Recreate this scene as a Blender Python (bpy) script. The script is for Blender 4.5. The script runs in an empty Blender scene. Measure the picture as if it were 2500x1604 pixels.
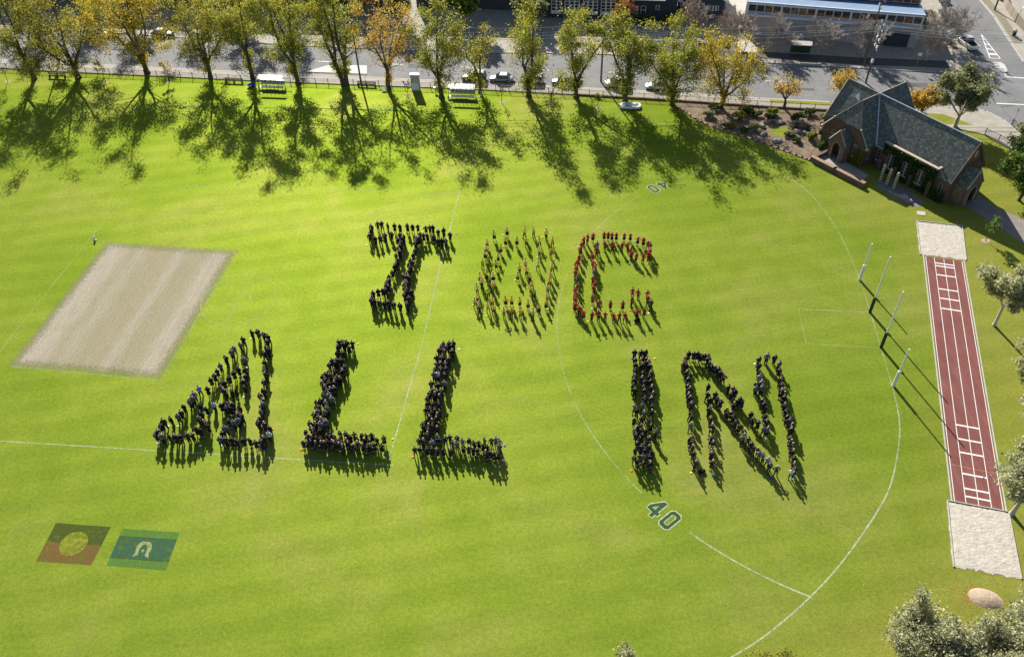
import bpy, bmesh, math, random
import numpy as np
from mathutils import Vector, Matrix

# ------------------------------------------------------------------ camera, sky, sun, exposure
scene = bpy.context.scene
PITCH, ROLL, CAM_H = 0.7641, -0.0379, 73.08
fw = Vector((0, math.cos(PITCH), -math.sin(PITCH)))
r0 = Vector((1, 0, 0)); u0 = r0.cross(fw)
rt = r0*math.cos(ROLL) + u0*math.sin(ROLL); up = -r0*math.sin(ROLL) + u0*math.cos(ROLL)
cam = bpy.data.cameras.new('camera')
cam.sensor_width = 36.0; cam.lens = 2011.5/2500*36.0
cam.clip_start = 1.0; cam.clip_end = 5000
cam_o = bpy.data.objects.new('camera', cam)
cam_o.matrix_world = Matrix(((rt.x, up.x, -fw.x, 0), (rt.y, up.y, -fw.y, 0), (rt.z, up.z, -fw.z, CAM_H), (0, 0, 0, 1)))
scene.collection.objects.link(cam_o); scene.camera = cam_o

SUN_ELEV = 0.5163
SUN_DIR = Vector((-0.227*math.cos(SUN_ELEV), 0.974*math.cos(SUN_ELEV), math.sin(SUN_ELEV)))   # towards the sun
world = bpy.data.worlds.new('World'); scene.world = world; world.use_nodes = True
wn = world.node_tree; bg = wn.nodes['Background']
sky = wn.nodes.new('ShaderNodeTexSky'); sky.sky_type = 'NISHITA'; sky.sun_disc = False
sky.sun_elevation = SUN_ELEV; sky.sun_rotation = math.atan2(SUN_DIR.x, SUN_DIR.y)
sky.air_density = 1.0; sky.dust_density = 1.0; sky.ozone_density = 1.0
wn.links.new(sky.outputs[0], bg.inputs[0]); bg.inputs[1].default_value = 0.058
sun = bpy.data.lights.new('sun', 'SUN'); sun.energy = 5.0; sun.angle = math.radians(0.53); sun.color = (1.0, 0.94, 0.84)
sun_o = bpy.data.objects.new('sun', sun); sun_o.rotation_euler = SUN_DIR.to_track_quat('Z', 'Y').to_euler()
sun_o.location = (0, 0, 150); scene.collection.objects.link(sun_o)
scene.view_settings.view_transform = 'Standard'; scene.view_settings.look = 'None'
scene.view_settings.gamma = 1.0; scene.view_settings.use_curve_mapping = False
scene.view_settings.exposure = 1.10
scene.render.engine = 'CYCLES'
scene.cycles.max_bounces = 6; scene.cycles.transparent_max_bounces = 12

rnd = random.Random(7)
COL = scene.collection

# ------------------------------------------------------------------ materials
class NT:
    def __init__(s, name):
        s.m = bpy.data.materials.new(name); s.m.use_nodes = True
        s.t = s.m.node_tree; s.t.nodes.clear(); s.out = s.n('ShaderNodeOutputMaterial')
    def n(s, typ, **kw):
        nd = s.t.nodes.new(typ)
        for k, v in kw.items():
            if hasattr(nd, k): setattr(nd, k, v)
        return nd
    def l(s, a, b): s.t.links.new(a, b)
    def coords(s, out='Object', scale=None, loc=None, rot=None):
        c = s.n('ShaderNodeTexCoord').outputs[out]
        if scale or loc or rot:
            mp = s.n('ShaderNodeMapping')
            if scale: mp.inputs['Scale'].default_value = scale
            if loc: mp.inputs['Location'].default_value = loc
            if rot: mp.inputs['Rotation'].default_value = rot
            s.l(c, mp.inputs[0]); c = mp.outputs[0]
        return c
    def noise(s, scale, detail=4, rough=.6, vec=None, dist=0):
        nd = s.n('ShaderNodeTexNoise'); nd.inputs['Scale'].default_value = scale
        nd.inputs['Detail'].default_value = detail; nd.inputs['Roughness'].default_value = rough
        nd.inputs['Distortion'].default_value = dist
        s.l(vec if vec is not None else s.coords(), nd.inputs['Vector']); return nd.outputs[0]
    def ramp(s, fac, stops):
        nd = s.n('ShaderNodeValToRGB'); e = nd.color_ramp.elements
        while len(e) > 1: e.remove(e[-1])
        for i, (p, c) in enumerate(stops):
            el = e[0] if i == 0 else e.new(p)
            el.position = p; el.color = c if len(c) == 4 else (*c, 1)
        s.l(fac, nd.inputs[0]); return nd.outputs[0]
    def mix(s, fac, a, b, mode='MIX'):
        nd = s.n('ShaderNodeMix', data_type='RGBA', blend_type=mode)
        for sock, v in ((nd.inputs[0], fac), (nd.inputs[6], a), (nd.inputs[7], b)):
            if isinstance(v, (int, float)): sock.default_value = v
            elif isinstance(v, tuple): sock.default_value = (*v, 1) if len(v) == 3 else v
            else: s.l(v, sock)
        return nd.outputs[2]
    def math(s, op, a, b=None, clamp=False):
        nd = s.n('ShaderNodeMath', operation=op); nd.use_clamp = clamp
        for i, v in enumerate((a, b)):
            if v is None: continue
            if isinstance(v, (int, float)): nd.inputs[i].default_value = v
            else: s.l(v, nd.inputs[i])
        return nd.outputs[0]
    def bsdf(s, col, rough=.8, spec=.3, metal=0, bump=None, bstr=.3, bdist=.05, alpha=None, **kw):
        b = s.n('ShaderNodeBsdfPrincipled')
        if isinstance(col, tuple): b.inputs['Base Color'].default_value = (*col, 1)
        else: s.l(col, b.inputs['Base Color'])
        for nm, v in (('Roughness', rough), ('Metallic', metal)):
            if isinstance(v, (int, float)): b.inputs[nm].default_value = v
            else: s.l(v, b.inputs[nm])
        b.inputs['Specular IOR Level'].default_value = spec
        for k, v in kw.items(): b.inputs[k.replace('_', ' ')].default_value = v
        if bump is not None:
            bp = s.n('ShaderNodeBump'); bp.inputs['Strength'].default_value = bstr; bp.inputs['Distance'].default_value = bdist
            s.l(bump, bp.inputs['Height']); s.l(bp.outputs[0], b.inputs['Normal'])
        if alpha is not None: s.l(alpha, b.inputs['Alpha'])
        return b
    def done(s, sh):
        s.l(sh.outputs[0], s.out.inputs[0]); return s.m

def pm(name, c1, c2=None, scale=4, rough=.75, spec=.3, metal=0, bump=0, bscale=None, bdist=.02, lo=.35, hi=.65, detail=5):
    "plain procedural material: two colours mottled by noise, optional fine relief"
    t = NT(name)
    if c2 is None: c2 = tuple(max(0, v*.82) for v in c1)
    col = t.ramp(t.noise(scale, detail), [(lo, c1), (hi, c2)])
    bp = t.noise(bscale or scale*4, 4) if bump else None
    return t.done(t.bsdf(col, rough, spec, metal, bp, bump, bdist))

def leafmat(name, stops, clump=.22, trans=.45, lum=(.72, 1.15), tcol=(1.0, 1.0, .62)):
    "leaves: colour per leaf and per clump, partly see-through to light from behind"
    t = NT(name)
    isl = t.n('ShaderNodeNewGeometry').outputs['Random Per Island']
    cl = t.noise(clump, 2, .5)
    f = t.math('ADD', t.math('MULTIPLY', isl, .45), t.math('MULTIPLY', cl, .75))
    col = t.ramp(f, stops)
    g = t.ramp(isl, [(0, (lum[0],)*3), (1, (lum[1],)*3)])
    col = t.mix(1.0, col, g, 'MULTIPLY')
    d = t.bsdf(col, .55, .25)
    tr = t.n('ShaderNodeBsdfTranslucent'); t.l(t.mix(1.0, col, tcol, 'MULTIPLY'), tr.inputs[0])
    mx = t.n('ShaderNodeMixShader'); mx.inputs[0].default_value = trans
    t.l(d.outputs[0], mx.inputs[1]); t.l(tr.outputs[0], mx.inputs[2])
    t.l(mx.outputs[0], t.out.inputs[0]); return t.m

def grass_material(name, lush, mid, dry, deep, patch=.045):
    t = NT(name)
    big = t.noise(patch, 5, .55, dist=.6)
    med = t.noise(.32, 5, .62)
    fine = t.noise(2.6, 4, .7)
    grain = t.noise(9.0, 3, .7)
    c = t.ramp(big, [(.36, lush), (.52, mid), (.68, dry)])
    c = t.mix(t.ramp(med, [(.42, (0, 0, 0)), (.75, (.55,)*3)]), c, deep)
    c = t.mix(t.ramp(t.noise(.11, 4, .6, vec=t.coords(loc=(31, 7, 0))), [(.57, (0, 0, 0)), (.78, (.40,)*3)]), c, dry)
    sx = t.n('ShaderNodeSeparateXYZ'); t.l(t.coords(), sx.inputs[0])      # unwatered turf outside the oval
    dx = t.math('ADD', sx.outputs[0], 5.0); dy = t.math('SUBTRACT', sx.outputs[1], 85.0)
    rad = t.math('SQRT', t.math('ADD', t.math('MULTIPLY', dx, dx), t.math('MULTIPLY', dy, dy)))
    out = t.math('ADD', t.math('MULTIPLY', t.math('SUBTRACT', rad, 56.0), .09), t.math('MULTIPLY', t.math('SUBTRACT', t.noise(.15, 5, .7, vec=t.coords(loc=(3, 50, 0))), .5), 1.6), clamp=True)
    out = t.math('MULTIPLY', out, t.math('MULTIPLY', t.math('SUBTRACT', sx.outputs[0], 2.0), .06, clamp=True))
    c = t.mix(t.math('MULTIPLY', out, .8), c, t.mix(t.noise(.6, 4), (.225, .215, .052), (.150, .170, .026)))
    c = t.mix(1.0, c, t.ramp(fine, [(.28, (.78, .80, .76)), (.72, (1.18, 1.17, 1.18))]), 'MULTIPLY')
    wv = t.n('ShaderNodeTexWave'); wv.bands_direction = 'X'; wv.inputs['Scale'].default_value = .085; wv.inputs['Distortion'].default_value = 1.2; wv.inputs['Detail'].default_value = 3
    t.l(t.coords(rot=(0, 0, 1.42)), wv.inputs[0])
    c = t.mix(1.0, c, t.ramp(wv.outputs[1], [(.3, (.955, .965, .95)), (.7, (1.04, 1.03, 1.03))]), 'MULTIPLY')
    speck = t.noise(4.2, 2, .9, vec=t.coords(loc=(5, 5, 0)))
    c = t.mix(t.ramp(speck, [(.66, (0, 0, 0)), (.74, (.5,)*3)]), c, (.24, .25, .09))
    c = t.mix(1.0, c, t.ramp(grain, [(.25, (.68, .70, .66)), (.75, (1.3, 1.28, 1.28))]), 'MULTIPLY')
    bp = t.math('ADD', t.math('MULTIPLY', fine, .5), grain)
    d = t.bsdf(c, .9, .0, bump=bp, bstr=.5, bdist=.06)
    gl = t.n('ShaderNodeBsdfGlossy'); gl.inputs['Roughness'].default_value = .58     # blades seen against the light shine yellow-green
    t.l(t.mix(1.0, c, (2.4, 2.4, 1.6), 'MULTIPLY'), gl.inputs['Color'])
    mx = t.n('ShaderNodeMixShader'); mx.inputs[0].default_value = .07
    t.l(d.outputs[0], mx.inputs[1]); t.l(gl.outputs[0], mx.inputs[2]); t.l(mx.outputs[0], t.out.inputs[0])
    return t.m

M = {}
M['grass'] = grass_material('grass', (.126, .174, .019), (.152, .195, .027), (.178, .194, .047), (.104, .150, .018), patch=.06)
def paint_on_grass(name, col, cover, scale=3.0, grass=None):
    t = NT(name)
    n = t.noise(scale, 5, .7); n2 = t.noise(.25, 3, .6)
    a = t.math('ADD', t.math('MULTIPLY', t.math('SUBTRACT', n, .5), 2.2), cover)
    a = t.math('ADD', a, t.math('MULTIPLY', t.math('SUBTRACT', n2, .5), 1.0), clamp=True)
    return t.done(t.bsdf(t.mix(1, col, t.ramp(t.noise(9, 3), [(.3, (.75,)*3), (.7, (1.2,)*3)]), 'MULTIPLY'), .8, .1, alpha=a))
M['chalk'] = paint_on_grass('line_paint', (.46, .52, .36), .48)
M['chalk_outline'] = paint_on_grass('digit_outline_paint', (.46, .52, .36), .75)
M['chalk_faint'] = paint_on_grass('worn_line_paint', (.40, .46, .24), .36)
M['digit_dark'] = paint_on_grass('dark_green_turf_paint', (0.033, 0.070, 0.025), .92)
M['flag_black'] = paint_on_grass('faded_black_turf_paint', (0.048, 0.070, 0.010), .70, 2)
M['flag_red'] = paint_on_grass('faded_red_turf_paint', (0.143, 0.082, 0.025), .70, 2)
M['flag_yellow'] = paint_on_grass('yellow_turf_paint', (.205, .235, .018), .6, 2)
M['flag_green'] = paint_on_grass('green_turf_paint', (0.074, 0.176, 0.034), .62, 2)
M['flag_blue'] = paint_on_grass('blue_turf_paint', (0.028, 0.090, 0.051), .70, 2)
M['flag_white'] = paint_on_grass('white_turf_paint', (0.221, 0.262, 0.107), .85, 2)
t = NT('asphalt')
c = t.ramp(t.noise(.16, 6, .65), [(.3, (.185, .187, .190)), (.7, (.135, .137, .142))])
c = t.mix(t.ramp(t.noise(.5, 6, .75, vec=t.coords(loc=(17, 2, 0))), [(.55, (0, 0, 0)), (.75, (.55,)*3)]), c, (.090, .091, .094))
vr = t.n('ShaderNodeTexVoronoi'); vr.feature = 'DISTANCE_TO_EDGE'; vr.inputs['Scale'].default_value = .22; t.l(t.coords(), vr.inputs[0])
c = t.mix(t.ramp(vr.outputs[0], [(.004, (.7,)*3), (.012, (0, 0, 0))]), c, (.07, .07, .072))
M['asphalt'] = t.done(t.bsdf(c, .85, .25, bump=t.noise(30, 4), bstr=.3, bdist=.01))
M['asphalt_dark'] = pm('fresh_asphalt', (.070, .072, .076), (.095, .095, .096), .5, .85, .25)
M['concrete'] = pm('concrete', (.34, .315, .27), (.27, .25, .215), .7, .85, .2, bump=.15, bscale=20)
M['concrete_pale'] = pm('pale_concrete', (.46, .44, .39), (.38, .36, .32), .8, .85, .2)
M['kerb'] = pm('kerb_concrete', (.42, .40, .36), (.34, .32, .29), 1.2, .85, .2)
M['mulch'] = pm('mulch_soil', (.230, .180, .125), (.125, .095, .066), .9, .95, .1, bump=.7, bscale=8, bdist=.06)
M['sand'] = pm('pit_sand', (.47, .435, .375), (.385, .355, .305), 1.4, .95, .05, bump=.8, bscale=3.4, bdist=.10, detail=6)
M['sand_tan'] = pm('heaped_sand', (.40, .31, .235), (.31, .24, .18), 1.6, .95, .05, bump=.6, bscale=4, bdist=.08)
t = NT('red_rubber_track')
c = t.ramp(t.noise(.45, 5), [(.3, (.185, .070, .060)), (.7, (.140, .052, .045))])
c = t.mix(t.ramp(t.noise(1.0, 6, .75, vec=t.coords(scale=(1.3, .16, 1), rot=(0, 0, -.3))), [(.48, (0, 0, 0)), (.75, (.6,)*3)]), c, (.23, .125, .105))
c = t.mix(t.ramp(t.noise(2.4, 5, .8, vec=t.coords(loc=(9, 3, 0))), [(.62, (0, 0, 0)), (.72, (.5,)*3)]), c, (.10, .045, .04))
M['track'] = t.done(t.bsdf(c, .9, .12, bump=t.noise(40, 4), bstr=.25, bdist=.01))
M['white_paint'] = pm('white_paint', (.72, .72, .70), (.60, .60, .58), 2, .6, .3)
M['white_metal'] = pm('white_enamel', (.78, .79, .79), (.68, .69, .70), 3, .4, .4)
M['black_metal'] = pm('black_steel', (.020, .019, .018), (.035, .032, .030), 5, .5, .4)
M['galv'] = pm('galvanised_steel', (.42, .43, .44), (.32, .33, .34), 6, .4, .5, metal=.7)
M['alu'] = pm('aluminium', (.55, .56, .57), (.45, .46, .47), 5, .35, .5, metal=.8)
M['wood'] = pm('weathered_timber', (.17, .115, .075), (.10, .07, .05), 6, .8, .2, bump=.3, bscale=12)
M['wood_pale'] = pm('pale_timber', (.34, .30, .24), (.25, .22, .17), 5, .8, .2)
M['pole_wood'] = pm('pole_timber', (.17, .145, .115), (.11, .095, .075), 5, .85, .2)
M['bark'] = pm('grey_brown_bark', (.125, .100, .070), (.060, .048, .034), 3.0, .9, .15, bump=.8, bscale=9, bdist=.05)
M['bark_grey'] = pm('grey_bark', (.44, .40, .355), (.30, .265, .235), 3.0, .9, .15)
M['bark_pale'] = pm('smooth_pale_gum_bark', (.56, .51, .44), (.38, .33, .27), 1.6, .75, .2)
M['pad_green'] = pm('dark_green_padding', (.012, .045, .030), (.008, .032, .022), 3, .6, .3)
M['glass'] = pm('dark_window_glass', (.020, .024, .030), (.035, .040, .046), .8, .08, .6)
M['rubber'] = pm('tyre_rubber', (.018, .018, .018), (.028, .028, .028), 8, .9, .1)
M['rock'] = pm('grey_rock', (.36, .33, .30), (.20, .18, .165), 1.8, .9, .2, bump=.7, bscale=6)

# ------------------------------------------------------------------ mesh helpers
def link(o, parent=None):
    COL.objects.link(o)
    if parent is not None: o.parent = parent
    return o

def npmesh(name, V, F, mat=None, smooth=False):
    V = np.asarray(V, np.float32); F = np.asarray(F, np.int32); k = F.shape[1]
    me = bpy.data.meshes.new(name)
    me.vertices.add(len(V)); me.vertices.foreach_set('co', V.ravel())
    me.loops.add(F.size); me.loops.foreach_set('vertex_index', F.ravel())
    me.polygons.add(len(F)); me.polygons.foreach_set('loop_start', np.arange(0, F.size, k, dtype=np.int32))
    me.polygons.foreach_set('loop_total', np.full(len(F), k, np.int32))
    if smooth: me.polygons.foreach_set('use_smooth', np.ones(len(F), bool))
    me.update(calc_edges=True)
    if mat: me.materials.append(mat)
    return me

class MB:
    "collects boxes, prisms, tubes and quads, built as one mesh"
    def __init__(s): s.v = []; s.f = []
    def add(s, vs, fs):
        o = len(s.v); s.v += [tuple(v) for v in vs]; s.f += [tuple(i+o for i in f) for f in fs]; return s
    def box(s, x0, x1, y0, y1, z0, z1, rz=0, about=None):
        vs = [Vector((x, y, z)) for z in (z0, z1) for x, y in ((x0, y0), (x1, y0), (x1, y1), (x0, y1))]
        if rz:
            c = Vector(about or ((x0+x1)/2, (y0+y1)/2, 0)); R = Matrix.Rotation(rz, 3, 'Z'); vs = [R @ (v-c)+c for v in vs]
        return s.add(vs, [(3, 2, 1, 0), (4, 5, 6, 7), (0, 1, 5, 4), (1, 2, 6, 5), (2, 3, 7, 6), (3, 0, 4, 7)])
    def prism(s, poly, z0, z1):
        n = len(poly); vs = [(x, y, z0) for x, y in poly]+[(x, y, z1) for x, y in poly]
        return s.add(vs, [tuple(range(n-1, -1, -1)), tuple(range(n, 2*n))]+[(i, (i+1) % n, n+(i+1) % n, n+i) for i in range(n)])
    def sheet(s, poly, z):
        return s.add([(x, y, z) for x, y in poly], [tuple(range(len(poly)))])
    def poly3(s, pts): return s.add(pts, [tuple(range(len(pts)))])
    def slab3(s, pts, th):
        "a planar polygon in space given thickness along its normal (downwards)"
        p = [Vector(q) for q in pts]; nn = (p[1]-p[0]).cross(p[2]-p[0]).normalized()
        n = len(p); q = [v-nn*th for v in p]
        return s.add(p+q, [tuple(range(n)), tuple(range(2*n-1, n-1, -1))]+[(i, n+i, n+(i+1) % n, (i+1) % n) for i in range(n)])
    def strip(s, pts, w, z):
        n = len(pts); vs = []
        for i in range(n):
            a = Vector(pts[max(i-1, 0)]); b = Vector(pts[min(i+1, n-1)]); d = (b-a).normalized(); p = Vector((-d.y, d.x))*w/2
            c = Vector(pts[i]); vs += [(c.x+p.x, c.y+p.y, z), (c.x-p.x, c.y-p.y, z)]
        return s.add(vs, [(2*i, 2*i+1, 2*i+3, 2*i+2) for i in range(n-1)])
    def wall(s, pts, w, z0, z1):
        for a, b in zip(pts, pts[1:]):
            a = Vector(a); b = Vector(b); d = (b-a).normalized(); p = Vector((-d.y, d.x))*w/2; e = d*w*.35
            s.prism([(a-p-e)[:], (b-p+e)[:], (b+p+e)[:], (a+p-e)[:]], z0, z1)
        return s
    def tube(s, pts, r, k=6, cap=True):
        pts = [Vector(p) for p in pts]; n = len(pts)
        rs = [r]*n if isinstance(r, (int, float)) else r
        vs = []; ref = None
        for i in range(n):
            d = (pts[min(i+1, n-1)]-pts[max(i-1, 0)]).normalized()
            if ref is None: ref = Vector((0, 0, 1)) if abs(d.z) < .9 else Vector((1, 0, 0))
            u = d.cross(ref).normalized(); w = u.cross(d)
            vs += [pts[i]+(u*math.cos(2*math.pi*j/k)+w*math.sin(2*math.pi*j/k))*rs[i] for j in range(k)]
        fs = [(i*k+j, i*k+(j+1) % k, (i+1)*k+(j+1) % k, (i+1)*k+j) for i in range(n-1) for j in range(k)]
        if cap: fs += [tuple(range(k-1, -1, -1)), tuple(range((n-1)*k, n*k))]
        return s.add(vs, fs)
    def lathe(s, prof, k=12, c=(0, 0, 0), sx=1, sy=1):
        vs = [(c[0]+r*sx*math.cos(2*math.pi*j/k), c[1]+r*sy*math.sin(2*math.pi*j/k), c[2]+z) for r, z in prof for j in range(k)]
        n = len(prof)
        fs = [(i*k+j, i*k+(j+1) % k, (i+1)*k+(j+1) % k, (i+1)*k+j) for i in range(n-1) for j in range(k)]
        fs += [tuple(range(k-1, -1, -1)), tuple(range((n-1)*k, n*k))]
        return s.add(vs, fs)
    def mesh(s, name, mat=None, smooth=False, bevel=0):
        me = bpy.data.meshes.new(name); me.from_pydata(s.v, [], s.f)
        if bevel:
            bm = bmesh.new(); bm.from_mesh(me)
            bmesh.ops.bevel(bm, geom=list(bm.edges), offset=bevel, segments=2, affect='EDGES', clamp_overlap=True)
            bm.to_mesh(me); bm.free()
        if smooth: me.polygons.foreach_set('use_smooth', [True]*len(me.polygons))
        me.update()
        if mat: me.materials.append(mat)
        return me

def ob(name, mb, mat=None, parent=None, smooth=False, bevel=0, loc=None, rz=0):
    me = mb.mesh(name, mat, smooth, bevel) if isinstance(mb, MB) else mb
    o = bpy.data.objects.new(name, me)
    if loc: o.location = loc
    if rz: o.rotation_euler[2] = rz
    return link(o, parent)
def tag(o, label, cat, group=None):
    o['label'] = label; o['category'] = cat
    if group: o['group'] = group
    return o
def thing(name, label, cat, loc=(0, 0, 0), rz=0, group=None):
    o = bpy.data.objects.new(name, None); o.empty_display_size = .3
    o.location = loc; o.rotation_euler[2] = rz; link(o)
    return tag(o, label, cat, group)
def struct(name, mb, mat, parent=None, **kw):
    o = ob(name, mb, mat, parent, **kw)
    if parent is None: o['kind'] = 'structure'
    return o
def dup(o, parent=None):
    c = o.copy(); COL.objects.link(c)
    if parent is not None: c.parent = parent
    for ch in o.children: dup(ch, c)
    return c
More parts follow.
